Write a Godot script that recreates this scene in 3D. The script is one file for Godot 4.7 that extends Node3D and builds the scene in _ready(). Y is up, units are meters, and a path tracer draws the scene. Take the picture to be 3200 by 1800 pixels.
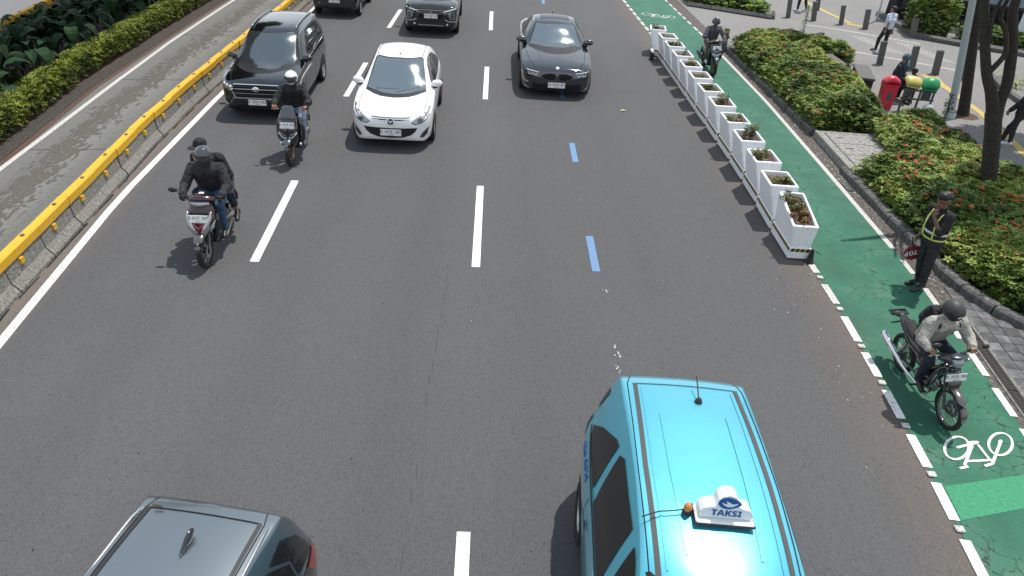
extends Node3D
# A city avenue seen from a footbridge. x runs across the road, -z runs up the road away from the bridge, metres.

var M := {}
var taken := {}
var rng := RandomNumberGenerator.new()
var wheels := {}


func _ready() -> void:
	rng.seed = 7
	# ---- camera
	var cam := Camera3D.new()
	cam.name = "camera"
	var yaw := 0.04269
	var dip := 0.56903
	var roll := 0.06979
	var fw := Vector3(sin(yaw) * cos(dip), -sin(dip), -cos(yaw) * cos(dip))
	var rt := Vector3(cos(yaw), 0, sin(yaw))
	var up := rt.cross(fw)
	cam.transform = Transform3D(Basis(rt * cos(roll) + up * sin(roll), up * cos(roll) - rt * sin(roll), -fw), Vector3(0, 5.838, 0))
	cam.fov = 44.536
	cam.near = 0.1
	cam.far = 1500.0
	add_child(cam)
	# ---- sky and exposure
	var env := Environment.new()
	env.background_mode = Environment.BG_SKY
	var sm := PanoramaSkyMaterial.new()
	sm.panorama = hazy_sky()
	var sky := Sky.new()
	sky.sky_material = sm
	env.sky = sky
	env.background_energy_multiplier = 1.0
	env.tonemap_mode = Environment.TONE_MAPPER_LINEAR
	env.tonemap_exposure = 1.18
	env.sdfgi_enabled = true
	env.ssao_enabled = true
	env.ssil_enabled = true
	var we := WorldEnvironment.new()
	we.name = "environment"
	we.environment = env
	add_child(we)
	# ---- sun: shadows fall to the left and towards the bridge
	var sun := DirectionalLight3D.new()
	sun.name = "sun"
	sun.light_color = Color(1.0, 0.975, 0.94)
	sun.light_energy = 1.25
	sun.light_angular_distance = 0.6
	sun.shadow_enabled = true
	sun.look_at_from_position(Vector3.ZERO, Vector3(-0.24, -1.0, 0.31), Vector3.FORWARD)
	add_child(sun)
	# ---- the place, large things first
	materials()
	build_ground()
	build_markings()
	build_kerbs()
	build_barriers()
	build_beds()
	build_left_strip()
	build_trees()
	build_plaza()
	build_planters()
	build_cars()
	build_bikes()
	build_people()
	build_litter()


func hazy_sky() -> ImageTexture:            # bright tropical haze with thin cloud
	var n := FastNoiseLite.new()
	n.seed = 5
	n.frequency = 1.0
	n.fractal_octaves = 5
	var w := 512
	var h := 256
	var im := Image.create(w, h, false, Image.FORMAT_RGBF)
	for j in h:
		var el := PI * (0.5 - (j + 0.5) / h)
		for i in w:
			var az := TAU * (i + 0.5) / w
			var d := Vector3(cos(el) * cos(az), sin(el), cos(el) * sin(az))
			if d.y < 0.0:
				im.set_pixel(i, j, Color(0.30, 0.30, 0.29))
				continue
			var c := Color(0.88, 0.93, 0.98).lerp(Color(0.46, 0.57, 0.70), pow(d.y, 0.55))
			var p := d / (d.y + 0.35)
			var cl := smoothstep(-0.25, 0.65, n.get_noise_2d(p.x * 1.1 + 7.0, p.z * 1.1))
			c = c.lerp(Color(0.98, 0.99, 1.0), (0.62 - 0.42 * d.y) * cl)
			im.set_pixel(i, j, c)
	return ImageTexture.create_from_image(im)


# ------------------------------------------------------------------ helpers
func W(x: float, d: float, y := 0.0) -> Vector3:
	return Vector3(x, y, -d)


func crv(a: Array, u: float) -> float:   # monotone cubic through [[u, v], ...]
	var n := a.size()
	if u <= a[0][0]:
		return a[0][1]
	if u >= a[n - 1][0]:
		return a[n - 1][1]
	var i := 0
	while i < n - 2 and u > a[i + 1][0]:
		i += 1
	var h: float = a[i + 1][0] - a[i][0]
	var s: float = (a[i + 1][1] - a[i][1]) / h
	var m0 := s
	var m1 := s
	if i > 0:
		var p: float = (a[i][1] - a[i - 1][1]) / (a[i][0] - a[i - 1][0])
		m0 = 0.0 if p * s <= 0.0 else 2.0 * p * s / (p + s)
	if i < n - 2:
		var q: float = (a[i + 2][1] - a[i + 1][1]) / (a[i + 2][0] - a[i + 1][0])
		m1 = 0.0 if q * s <= 0.0 else 2.0 * q * s / (q + s)
	var t: float = (u - a[i][0]) / h
	var t2 := t * t
	var t3 := t2 * t
	return (2 * t3 - 3 * t2 + 1) * a[i][1] + (t3 - 2 * t2 + t) * h * m0 + (3 * t2 - 2 * t3) * a[i + 1][1] + (t3 - t2) * h * m1


func lin(a: Array, u: float) -> float:   # straight-line interpolation, run on past both ends
	var n := a.size()
	var i := 0
	while i < n - 2 and u > a[i + 1][0]:
		i += 1
	return lerpf(a[i][1], a[i + 1][1], (u - a[i][0]) / (a[i + 1][0] - a[i][0]))


func numbered(called: String) -> String:
	if not taken.has(called):
		taken[called] = 0
		return called
	taken[called] += 1
	return "%s_%03d" % [called, taken[called]]


func tag(o: Node, label := "", category := "", group := "", kind := "") -> Node:
	if label: o.set_meta("label", label)
	if category: o.set_meta("category", category)
	if group: o.set_meta("group", group)
	if kind: o.set_meta("kind", kind)
	return o


func thing(called: String, label: String, category: String, at := Vector3.ZERO, turn := 0.0, group := "", size := 1.0) -> Node3D:
	var o := Node3D.new()
	o.name = numbered(called)
	add_child(o)
	o.position = at
	o.rotation.y = turn
	o.scale = Vector3.ONE * size
	tag(o, label, category, group)
	return o


func put(called: String, mesh: Mesh, m: Material, parent: Node = null, at := Vector3.ZERO) -> MeshInstance3D:
	var o := MeshInstance3D.new()
	o.mesh = mesh
	o.material_override = m
	o.position = at
	if parent == null:
		o.name = numbered(called)
		add_child(o)
	else:
		o.name = called
		parent.add_child(o, true)
	return o


func struct(called: String, mesh: Mesh, m: Material) -> MeshInstance3D:
	var o := put(called, mesh, m)
	o.set_meta("kind", "structure")
	return o


func dup(src: Node3D, called: String, at: Vector3, turn: float, label: String) -> Node3D:
	var o: Node3D = src.duplicate()
	o.name = numbered(called)
	add_child(o)
	o.position = at
	o.rotation.y = turn
	o.set_meta("label", label)
	return o


class MB:                                   # collects shapes into one mesh
	var st := SurfaceTool.new()
	var xf := Transform3D()

	func _init() -> void:
		st.begin(Mesh.PRIMITIVE_TRIANGLES)
		st.set_smooth_group(-1)

	func soft(on := true) -> MB:
		st.set_smooth_group(0 if on else -1)
		return self

	func tri(a: Vector3, b: Vector3, c: Vector3) -> void:
		st.add_vertex(xf * a)
		st.add_vertex(xf * b)
		st.add_vertex(xf * c)

	func quad(a: Vector3, b: Vector3, c: Vector3, d: Vector3) -> void:
		tri(a, b, c)
		tri(a, c, d)

	func box(c: Vector3, s: Vector3, bev := 0.0) -> MB:
		var h := s * 0.5
		if bev <= 0.0:
			var p := []
			for i in 8:
				p.append(c + Vector3(h.x if i & 1 else -h.x, h.y if i & 2 else -h.y, h.z if i & 4 else -h.z))
			quad(p[0], p[2], p[3], p[1]); quad(p[5], p[7], p[6], p[4])
			quad(p[4], p[6], p[2], p[0]); quad(p[1], p[3], p[7], p[5])
			quad(p[2], p[6], p[7], p[3]); quad(p[4], p[0], p[1], p[5])
			return self
		var b := minf(bev, minf(h.x, minf(h.y, h.z)) * 0.9)
		for ax in 3:
			var bx := (ax + 1) % 3
			var cx := (ax + 2) % 3
			for sg in [-1.0, 1.0]:
				var q := []
				for k in [[-1, -1], [-1, 1], [1, 1], [1, -1]]:
					var v := Vector3()
					v[ax] = sg * h[ax]
					v[bx] = k[0] * (h[bx] - b)
					v[cx] = k[1] * (h[cx] - b)
					q.append(c + v)
				if sg > 0: quad(q[0], q[1], q[2], q[3])
				else: quad(q[3], q[2], q[1], q[0])
			for s1 in [-1.0, 1.0]:          # edges along ax
				for s2 in [-1.0, 1.0]:
					var e := []
					for k in [[-1, 0], [1, 0], [1, 1], [-1, 1]]:
						var v := Vector3()
						v[ax] = k[0] * (h[ax] - b)
						v[bx] = s1 * (h[bx] - (b if k[1] else 0.0))
						v[cx] = s2 * (h[cx] - (0.0 if k[1] else b))
						e.append(c + v)
					if s1 * s2 < 0: quad(e[0], e[1], e[2], e[3])
					else: quad(e[3], e[2], e[1], e[0])
		for i in 8:
			var s3 := Vector3(1 if i & 1 else -1, 1 if i & 2 else -1, 1 if i & 4 else -1)
			var a1 := c + s3 * Vector3(h.x, h.y - b, h.z - b)
			var a2 := c + s3 * Vector3(h.x - b, h.y, h.z - b)
			var a3 := c + s3 * Vector3(h.x - b, h.y - b, h.z)
			if s3.x * s3.y * s3.z > 0: tri(a1, a3, a2)
			else: tri(a1, a2, a3)
		return self

	# tube of elliptical section along a path; rx is across (side), ry along "up"
	func sweep(path: Array, rx: Array, ry: Array, n := 10, upv := Vector3.UP, sub := 1, caps := true) -> MB:
		var P := []
		var A := []
		var B := []
		var m := path.size()
		for i in m - 1:
			for s in sub:
				var t := float(s) / sub
				var p0: Vector3 = path[maxi(i - 1, 0)]
				var p1: Vector3 = path[i]
				var p2: Vector3 = path[i + 1]
				var p3: Vector3 = path[mini(i + 2, m - 1)]
				P.append(p1.cubic_interpolate(p2, p0, p3, t) if sub > 1 else p1)
				A.append(lerpf(rx[i % rx.size()], rx[(i + 1) % rx.size()], smoothstep(0, 1, t)) if rx.size() == m else rx[0])
				B.append(lerpf(ry[i % ry.size()], ry[(i + 1) % ry.size()], smoothstep(0, 1, t)) if ry.size() == m else ry[0])
		P.append(path[m - 1]); A.append(rx[rx.size() - 1]); B.append(ry[ry.size() - 1])
		var rings := []
		for i in P.size():
			var tg: Vector3 = (P[mini(i + 1, P.size() - 1)] - P[maxi(i - 1, 0)]).normalized()
			var side := upv.cross(tg)
			if side.length() < 0.05: side = Vector3.RIGHT.cross(tg)
			if side.length() < 0.05: side = Vector3.BACK.cross(tg)
			side = side.normalized()
			var u2 := tg.cross(side).normalized()
			var r := []
			for k in n:
				var an := TAU * k / n
				r.append(P[i] + side * cos(an) * A[i] + u2 * sin(an) * B[i])
			rings.append(r)
		for i in rings.size() - 1:
			for k in n:
				var k2 := (k + 1) % n
				quad(rings[i][k], rings[i][k2], rings[i + 1][k2], rings[i + 1][k])
		if caps:
			for k in n:
				var k2 := (k + 1) % n
				tri(P[0], rings[0][k2], rings[0][k])
				tri(P[P.size() - 1], rings[rings.size() - 1][k], rings[rings.size() - 1][k2])
		return self

	func tube(path: Array, r: float, n := 8, sub := 1) -> MB:
		return sweep(path, [r], [r], n, Vector3(0.13, 1, 0.09).normalized(), sub)

	# profile of (radius, height) turned round the y axis of xf
	func lathe(prof: Array, n := 20, a0 := 0.0, a1 := TAU) -> MB:
		for i in prof.size() - 1:
			var p: Vector2 = prof[i]
			var q: Vector2 = prof[i + 1]
			for k in n:
				var a := lerpf(a0, a1, float(k) / n)
				var b := lerpf(a0, a1, float(k + 1) / n)
				var v0 := Vector3(cos(a) * p.x, p.y, sin(a) * p.x)
				var v1 := Vector3(cos(b) * p.x, p.y, sin(b) * p.x)
				var v2 := Vector3(cos(b) * q.x, q.y, sin(b) * q.x)
				var v3 := Vector3(cos(a) * q.x, q.y, sin(a) * q.x)
				if p.x < 0.0001: tri(v0, v3, v2)
				elif q.x < 0.0001: tri(v0, v2, v1)
				else: quad(v0, v3, v2, v1)
		return self

	# part of an ellipsoid: azimuth from +z, polar angle from +y
	func dome(c: Vector3, r: Vector3, az0: float, az1: float, low: Callable, top := 0.0, na := 20, nt := 8) -> MB:
		var g := []
		for i in na + 1:
			var a := lerpf(az0, az1, float(i) / na)
			var row := []
			for j in nt + 1:
				var t: float = lerpf(top, low.call(a), float(j) / nt)
				row.append(c + Vector3(sin(a) * sin(t) * r.x, cos(t) * r.y, cos(a) * sin(t) * r.z))
			g.append(row)
		for i in na:
			for j in nt:
				quad(g[i][j], g[i + 1][j], g[i + 1][j + 1], g[i][j + 1])
		return self

	func ball(c: Vector3, r: Vector3, n := 12) -> MB:
		return dome(c, r, 0, TAU, func(_a): return PI, 0.0, n, n / 2 + 1)

	# polygon in xy pushed out along z from z0 to z1
	func prism(poly: PackedVector2Array, z0: float, z1: float) -> MB:
		var ids := Geometry2D.triangulate_polygon(poly)
		for i in range(0, ids.size(), 3):
			var a := poly[ids[i]]
			var b := poly[ids[i + 1]]
			var c := poly[ids[i + 2]]
			if (b - a).cross(c - a) > 0:
				var sw := b
				b = c
				c = sw
			tri(Vector3(a.x, a.y, z1), Vector3(b.x, b.y, z1), Vector3(c.x, c.y, z1))
			tri(Vector3(a.x, a.y, z0), Vector3(c.x, c.y, z0), Vector3(b.x, b.y, z0))
		var ccw := not Geometry2D.is_polygon_clockwise(poly)
		for i in poly.size():
			var p := poly[i]
			var q := poly[(i + 1) % poly.size()]
			if ccw: quad(Vector3(p.x, p.y, z0), Vector3(p.x, p.y, z1), Vector3(q.x, q.y, z1), Vector3(q.x, q.y, z0))
			else: quad(Vector3(q.x, q.y, z0), Vector3(q.x, q.y, z1), Vector3(p.x, p.y, z1), Vector3(p.x, p.y, z0))
		return self

	func done() -> ArrayMesh:
		st.generate_normals()
		return st.commit()


func ribbon(mb: MB, pts: Array, width: float, y: float) -> void:   # flat strip along ground points (x, d)
	var n := pts.size()
	for i in n - 1:
		var a: Vector2 = pts[i]
		var b: Vector2 = pts[i + 1]
		var ta := (pts[mini(i + 1, n - 1)] - pts[maxi(i - 1, 0)] as Vector2).normalized().orthogonal() * width * 0.5
		var tb := (pts[mini(i + 2, n - 1)] - pts[i] as Vector2).normalized().orthogonal() * width * 0.5
		mb.quad(W(a.x + ta.x, a.y + ta.y, y), W(a.x - ta.x, a.y - ta.y, y), W(b.x - tb.x, b.y - tb.y, y), W(b.x + tb.x, b.y + tb.y, y))


func flat(mb: MB, poly: PackedVector2Array, y: float) -> void:     # flat polygon of ground points (x, d)
	var ids := Geometry2D.triangulate_polygon(poly)
	for i in range(0, ids.size(), 3):
		var a := poly[ids[i]]
		var b := poly[ids[i + 1]]
		var c := poly[ids[i + 2]]
		if (b - a).cross(c - a) > 0:
			mb.tri(W(a.x, a.y, y), W(c.x, c.y, y), W(b.x, b.y, y))
		else:
			mb.tri(W(a.x, a.y, y), W(b.x, b.y, y), W(c.x, c.y, y))


func pv(a: Array) -> PackedVector2Array:
	var o := PackedVector2Array()
	for p in a:
		o.append(Vector2(p[0], p[1]))
	return o


func mir(a: Array) -> Array:
	var o := []
	for p in a:
		o.push_front([-p[0], p[1]])
	return o


func text(called: String, s: String, height: float, m: Material, parent: Node3D, xf: Transform3D, font := "Droid Sans Mono", wide := 1.0) -> void:
	var t := TextMesh.new()
	t.text = s
	var f := SystemFont.new()
	f.font_names = PackedStringArray([font])
	f.font_weight = 700
	t.font = f
	t.font_size = 32
	t.pixel_size = height / 23.0
	t.depth = 0.003
	t.curve_step = 4.0
	var o := put(called, t, m, parent)
	o.transform = xf * Transform3D(Basis().scaled(Vector3(wide, 1, 1)), Vector3.ZERO)


# ------------------------------------------------------------------ materials
func ntex(n: FastNoiseLite, g: Gradient, w := 512, h := 0, normal := false, bump := 4.0) -> NoiseTexture2D:
	var t := NoiseTexture2D.new()
	t.width = w
	t.height = h if h else w
	t.seamless = true
	t.noise = n
	if normal:
		t.as_normal_map = true
		t.bump_strength = bump
	elif g:
		t.color_ramp = g
	return t


func noise(freq: float, oct := 4, sd := 1, kind := FastNoiseLite.TYPE_SIMPLEX_SMOOTH) -> FastNoiseLite:
	var n := FastNoiseLite.new()
	n.noise_type = kind
	n.frequency = freq
	n.fractal_octaves = oct
	n.seed = sd
	return n


func ramp(a: Array) -> Gradient:            # [[offset, linear colour], ...]
	var g := Gradient.new()
	var o := PackedFloat32Array()
	var c := PackedColorArray()
	for p in a:
		o.append(p[0])
		c.append((p[1] as Color).linear_to_srgb())
	g.offsets = o
	g.colors = c
	return g


func mat(called: String, c: Color, rough := 0.7, metal := 0.0) -> StandardMaterial3D:
	var m := StandardMaterial3D.new()
	m.resource_name = called
	m.albedo_color = c.linear_to_srgb()
	m.roughness = rough
	m.metallic = metal
	M[called] = m
	return m


func grain(called: String, stops: Array, tile: float, freq: float, oct: int, sd: int, rough := 0.9, bump := 0.0, size := 512, world := true) -> StandardMaterial3D:
	var m := mat(called, Color(1, 1, 1), rough)
	m.albedo_texture = ntex(noise(freq, oct, sd), ramp(stops), size)
	m.uv1_triplanar = true
	m.uv1_world_triplanar = world
	m.uv1_scale = Vector3.ONE / tile
	if bump > 0.0:
		m.normal_enabled = true
		m.normal_texture = ntex(noise(freq * 1.5, oct, sd + 3), null, size, 0, true, bump)
	return m


func gloss(called: String, c: Color, rough := 0.08, metal := 0.0, coat := 1.0) -> StandardMaterial3D:
	var m := mat(called, c, rough, metal)
	m.clearcoat_enabled = coat > 0.0
	m.clearcoat = coat
	m.clearcoat_roughness = 0.03
	return m


func grey(v: float) -> Color:
	return Color(v, v, v)


func materials() -> void:
	var m := mat("asphalt", Color(1, 1, 1), 0.86)     # stone grains: bright and dark specks in a grey binder
	var px := PackedByteArray()
	px.resize(512 * 512)
	for i in px.size():
		var v := 0.88 + rng.randfn(0.0, 0.045)
		var q := rng.randf()
		if q < 0.03: v = rng.randf_range(0.5, 0.75)
		elif q > 0.985: v = 1.0
		px[i] = clampi(int(255.0 * v), 60, 255)
	var gi := Image.create_from_data(512, 512, false, Image.FORMAT_L8, px)
	m.albedo_texture = ImageTexture.create_from_image(gi)
	var ni: Image = gi.duplicate()
	ni.convert(Image.FORMAT_RGBA8)
	ni.bump_map_to_normal_map(1.0)
	m.normal_enabled = true
	m.normal_texture = ImageTexture.create_from_image(ni)
	m.uv1_triplanar = true
	m.uv1_world_triplanar = true
	m.uv1_scale = Vector3.ONE / 4.6
	m.vertex_color_use_as_albedo = true
	m = grain("lane_paint", [[0.0, Color(0.26, 0.26, 0.25)], [0.3, Color(0.58, 0.58, 0.56)], [0.45, Color(0.74, 0.74, 0.72)], [1.0, Color(0.80, 0.80, 0.78)]], 1.3, 0.035, 5, 4, 0.75)
	m = grain("worn_paint", [[0.0, Color(0.16, 0.155, 0.145)], [0.3, Color(0.36, 0.35, 0.33)], [0.55, Color(0.52, 0.51, 0.48)], [1.0, Color(0.62, 0.61, 0.58)]], 1.1, 0.05, 5, 9, 0.85)
	m = grain("blue_paint", [[0.0, Color(0.09, 0.14, 0.22)], [0.4, Color(0.10, 0.20, 0.37)], [1.0, Color(0.16, 0.28, 0.46)]], 0.9, 0.04, 4, 5, 0.7)
	m = grain("bus_concrete", [[0.0, grey(0.70)], [0.4, grey(0.90)], [0.6, grey(0.97)], [1.0, grey(1.0)]], 3.1, 0.02, 6, 21, 0.88, 2.0, 1024)
	m.vertex_color_use_as_albedo = true
	m = grain("concrete", [[0.0, Color(0.06, 0.058, 0.05)], [0.35, Color(0.15, 0.145, 0.13)], [0.6, Color(0.215, 0.21, 0.19)], [1.0, Color(0.32, 0.31, 0.29)]], 1.1, 0.035, 6, 31, 0.9, 3.0)
	m = grain("kerb_stone", [[0.0, Color(0.03, 0.032, 0.032)], [0.4, Color(0.085, 0.085, 0.082)], [0.7, Color(0.14, 0.14, 0.133)], [1.0, Color(0.22, 0.22, 0.21)]], 1.0, 0.02, 6, 33, 0.9, 2.0)
	m = grain("slab_concrete", [[0.0, Color(0.12, 0.115, 0.105)], [0.45, Color(0.24, 0.235, 0.22)], [1.0, Color(0.36, 0.35, 0.33)]], 1.2, 0.018, 6, 35, 0.9, 2.0)
	m = grain("paving", [[0.0, grey(0.5)], [0.4, grey(0.85)], [0.6, grey(1.0)], [1.0, grey(1.3)]], 2.2, 0.02, 6, 41, 0.85, 1.5, 1024)
	m.vertex_color_use_as_albedo = true
	m = grain("dirt", [[0.0, Color(0.03, 0.026, 0.022)], [0.4, Color(0.075, 0.066, 0.058)], [0.65, Color(0.115, 0.10, 0.088)], [1.0, Color(0.22, 0.2, 0.18)]], 1.6, 0.03, 6, 51, 0.95, 3.0)
	m = grain("red_soil", [[0.0, Color(0.03, 0.018, 0.013)], [0.5, Color(0.09, 0.052, 0.038)], [1.0, Color(0.17, 0.11, 0.085)]], 0.8, 0.04, 5, 53, 0.97, 4.0)
	m = grain("barrier_yellow", [[0.0, Color(0.40, 0.20, 0.008)], [0.3, Color(0.62, 0.34, 0.012)], [1.0, Color(0.74, 0.44, 0.02)]], 0.9, 0.03, 5, 61, 0.55)
	m = grain("planter_white", [[0.0, Color(0.50, 0.51, 0.53)], [0.25, Color(0.68, 0.69, 0.71)], [0.5, Color(0.76, 0.77, 0.78)], [1.0, Color(0.82, 0.82, 0.82)]], 0.9, 0.025, 6, 71, 0.8, 1.2)
	m = grain("bark", [[0.0, Color(0.010, 0.008, 0.007)], [0.45, Color(0.032, 0.027, 0.022)], [0.75, Color(0.058, 0.048, 0.040)], [1.0, Color(0.12, 0.105, 0.088)]], 0.45, 0.03, 5, 81, 0.95, 14.0, 512, false)
	m.uv1_scale = Vector3(3.2, 0.7, 3.2)
	m = grain("bollard_stone", [[0.0, Color(0.05, 0.05, 0.048)], [0.5, Color(0.10, 0.098, 0.094)], [1.0, Color(0.16, 0.158, 0.15)]], 0.5, 0.03, 5, 83, 0.8)
	mat("black_plastic", grey(0.018), 0.5)
	mat("dark_trim", grey(0.012), 0.35)
	mat("rubber", grey(0.016), 0.85)
	mat("gap", grey(0.004), 0.9)
	mat("steel", Color(0.55, 0.55, 0.56), 0.3, 1.0)
	mat("chrome", Color(0.75, 0.76, 0.78), 0.12, 1.0)
	mat("rim_silver", Color(0.42, 0.43, 0.44), 0.3, 0.8)
	mat("rim_bronze", Color(0.20, 0.11, 0.06), 0.35, 0.6)
	mat("plate_white", Color(0.72, 0.72, 0.70), 0.5)
	mat("plate_ink", grey(0.012), 0.6)
	mat("galvanised", Color(0.36, 0.42, 0.42), 0.5, 0.2)
	gloss("black_paint", Color(0.006, 0.0065, 0.0075), 0.12)
	gloss("blueblack_paint", Color(0.012, 0.017, 0.021), 0.15)
	gloss("sedan_paint", Color(0.075, 0.084, 0.094), 0.09, 0.95)
	gloss("mpv_paint", Color(0.035, 0.042, 0.048), 0.12, 0.9)
	gloss("white_paint", Color(0.80, 0.80, 0.80), 0.22)
	gloss("olive_paint", Color(0.020, 0.024, 0.020), 0.2)
	m = gloss("taxi_paint", Color(0.095, 0.46, 0.60), 0.33, 0.5)
	m = gloss("grey_paint", Color(0.25, 0.285, 0.305), 0.30, 0.95, 0.5)
	gloss("bike_black", Color(0.010, 0.010, 0.011), 0.18)
	gloss("bike_grey", Color(0.10, 0.095, 0.09), 0.25, 0.5)
	gloss("bike_silver", Color(0.38, 0.38, 0.38), 0.2, 0.6)
	gloss("bike_maroon", Color(0.035, 0.008, 0.011), 0.2, 0.3)
	gloss("bike_slate", Color(0.055, 0.068, 0.085), 0.25, 0.4)
	mat("windscreen", Color(0.25, 0.29, 0.315), 0.10, 0.85)
	mat("windscreen_dark", Color(0.15, 0.18, 0.20), 0.10, 0.85)
	mat("side_glass", Color(0.012, 0.013, 0.014), 0.05)
	m = gloss("lens", Color(0.26, 0.285, 0.30), 0.12, 0.4)
	gloss("lens_dark", Color(0.05, 0.055, 0.06), 0.08, 0.2)
	mat("lamp_white", Color(0.82, 0.84, 0.84), 0.15, 0.2)
	gloss("lens_red", Color(0.22, 0.012, 0.016), 0.12)
	gloss("lens_amber", Color(0.55, 0.20, 0.02), 0.12)
	mat("sign_white", Color(0.78, 0.80, 0.80), 0.3)
	mat("sign_blue", Color(0.012, 0.075, 0.30), 0.35)
	mat("skin", Color(0.26, 0.135, 0.08), 0.6)
	mat("skin_dark", Color(0.17, 0.085, 0.052), 0.6)
	mat("eye_dark", grey(0.01), 0.2)
	mat("hair", grey(0.008), 0.5)
	for c in [["cloth_black", Color(0.013, 0.013, 0.014)], ["cloth_charcoal", Color(0.019, 0.019, 0.021)], ["cloth_navy", Color(0.012, 0.017, 0.032)], ["cloth_denim", Color(0.035, 0.085, 0.16)], ["cloth_lightjean", Color(0.30, 0.36, 0.45)], ["cloth_beige", Color(0.36, 0.34, 0.30)], ["cloth_grey", Color(0.075, 0.078, 0.09)], ["cloth_white", Color(0.52, 0.57, 0.66)], ["cloth_teal", Color(0.03, 0.075, 0.10)], ["cloth_olive", Color(0.07, 0.065, 0.04)], ["cloth_vest", Color(0.62, 0.72, 0.16)]]:
		var k: Color = c[1]
		m = grain(c[0], [[0.0, k * 0.78], [0.5, k], [1.0, k * 1.22]], 0.62, 0.013, 3, 91, 0.85, 18.0, 256, false)
	mat("shoe_black", grey(0.012), 0.35)
	mat("shoe_white", Color(0.6, 0.62, 0.64), 0.6)
	mat("stop_red", Color(0.18, 0.014, 0.03), 0.4)
	mat("hiviz_tape", Color(0.55, 0.57, 0.55), 0.4)
	gloss("bin_red", Color(0.56, 0.018, 0.045), 0.35, 0.0, 0.3)
	gloss("bin_yellow", Color(0.55, 0.47, 0.13), 0.4, 0.0, 0.3)
	gloss("bin_green", Color(0.012, 0.27, 0.10), 0.35, 0.0, 0.3)
	mat("frame_green", Color(0.07, 0.085, 0.075), 0.6)
	mat("tape_yellow", Color(0.52, 0.36, 0.03), 0.6)
	mat("tape_black", grey(0.012), 0.6)
	mat("tactile_yellow", Color(0.45, 0.33, 0.10), 0.85)
	mat("wall_dark", Color(0.018, 0.024, 0.030), 0.35)
	mat("panel_bluegrey", Color(0.20, 0.25, 0.29), 0.5)
	mat("banner_white", Color(0.55, 0.60, 0.64), 0.6)
	mat("banner_blue", Color(0.012, 0.025, 0.09), 0.6)
	mat("drain_dark", grey(0.006), 0.95)
	mat("grate_iron", Color(0.055, 0.05, 0.045), 0.7, 0.3)
	for c in [["leaf", 0.55], ["leaf_big", 0.6]]:
		m = mat(c[0], Color(1, 1, 1), c[1])
		m.metallic_specular = 0.35 if c[0] == "leaf" else 0.2
		m.vertex_color_use_as_albedo = true
		m.backlight_enabled = true
		m.backlight = Color(0.16, 0.2, 0.05)
	mat("petal", Color(1, 1, 1), 0.6).vertex_color_use_as_albedo = true
	mat("twig", Color(0.045, 0.032, 0.022), 0.9)
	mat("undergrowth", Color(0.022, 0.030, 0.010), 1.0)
	M["bike_lane"] = lane_material()


func lane_material() -> StandardMaterial3D:      # green coating with a net of cracks
	var n := 1024
	var cell := noise(0.017, 1, 17, FastNoiseLite.TYPE_CELLULAR)
	cell.cellular_return_type = FastNoiseLite.RETURN_DISTANCE2_SUB
	cell.domain_warp_enabled = true
	cell.domain_warp_amplitude = 46.0
	cell.domain_warp_frequency = 0.02
	cell.domain_warp_fractal_octaves = 4
	var ci := cell.get_seamless_image(n, n)
	ci.convert(Image.FORMAT_L8)
	var cd := ci.get_data()
	var wi := noise(0.004, 5, 23).get_seamless_image(n, n)
	wi.convert(Image.FORMAT_L8)
	var wd := wi.get_data()
	var fi := noise(0.16, 3, 29).get_seamless_image(n, n)
	fi.convert(Image.FORMAT_L8)
	var fd := fi.get_data()
	var out := PackedByteArray()
	out.resize(n * n * 3)
	var hi := PackedByteArray()
	hi.resize(n * n)
	for i in n * n:
		var w := wd[i] / 255.0
		var f := fd[i] / 255.0
		var width := 2.5 + 8.0 * clampf((w - 0.45) * 3.0, 0.0, 1.0)
		var crack := 1.0 - smoothstep(width * 0.4, width, float(cd[i]))
		crack *= smoothstep(0.36, 0.56, w) * clampf(0.35 + 1.3 * f, 0.0, 1.0)
		var k := 0.80 + 0.22 * w + 0.28 * (f - 0.5)
		var dust := smoothstep(0.62, 0.85, w) * 0.5
		k *= 1.0 - 0.72 * crack
		out[i * 3] = clampi(int(255 * k * lerpf(0.62, 0.95, dust)), 0, 255)
		out[i * 3 + 1] = clampi(int(255 * k * lerpf(0.94, 0.9, dust)), 0, 255)
		out[i * 3 + 2] = clampi(int(255 * k * lerpf(0.90, 0.9, dust)), 0, 255)
		hi[i] = int(255 * (1.0 - crack * 0.9))
	var m := mat("bike_lane", Color(1, 1, 1), 0.8)
	m.albedo_texture = ImageTexture.create_from_image(Image.create_from_data(n, n, false, Image.FORMAT_RGB8, out))
	m.vertex_color_use_as_albedo = true
	m.uv1_triplanar = true
	m.uv1_world_triplanar = true
	m.uv1_scale = Vector3.ONE / 3.7
	return m


# ------------------------------------------------------------------ ground, lanes and paint
const GL := [[-10.0, 4.2], [4.0, 4.97], [5.86, 5.2], [7.48, 5.35], [9.09, 5.47], [10.12, 5.51], [18.0, 5.58], [26.3, 5.66], [33.3, 5.5], [60.0, 5.0]]
const GR := [[-10.0, 4.6], [4.0, 6.4], [6.63, 6.79], [8.0, 6.98], [9.69, 7.19], [11.04, 7.28], [14.12, 7.41], [19.4, 7.6], [27.3, 7.64], [32.0, 7.55], [60.0, 7.1]]
const KERB := [[-10.0, 14.0], [5.0, 10.6], [7.0, 9.05], [7.9, 8.5], [8.58, 8.16], [9.06, 7.86], [9.5, 7.74], [9.88, 7.66], [11.45, 7.65], [14.3, 7.70], [16.7, 7.88], [25.0, 7.92], [60.0, 7.9]]
const BASE := [[-10.0, -5.4], [5.0, -6.25], [7.78, -6.5], [11.46, -6.80], [13.9, -7.02], [16.8, -7.15], [18.4, -7.18], [28.0, -7.34], [60.0, -7.6]]
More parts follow.
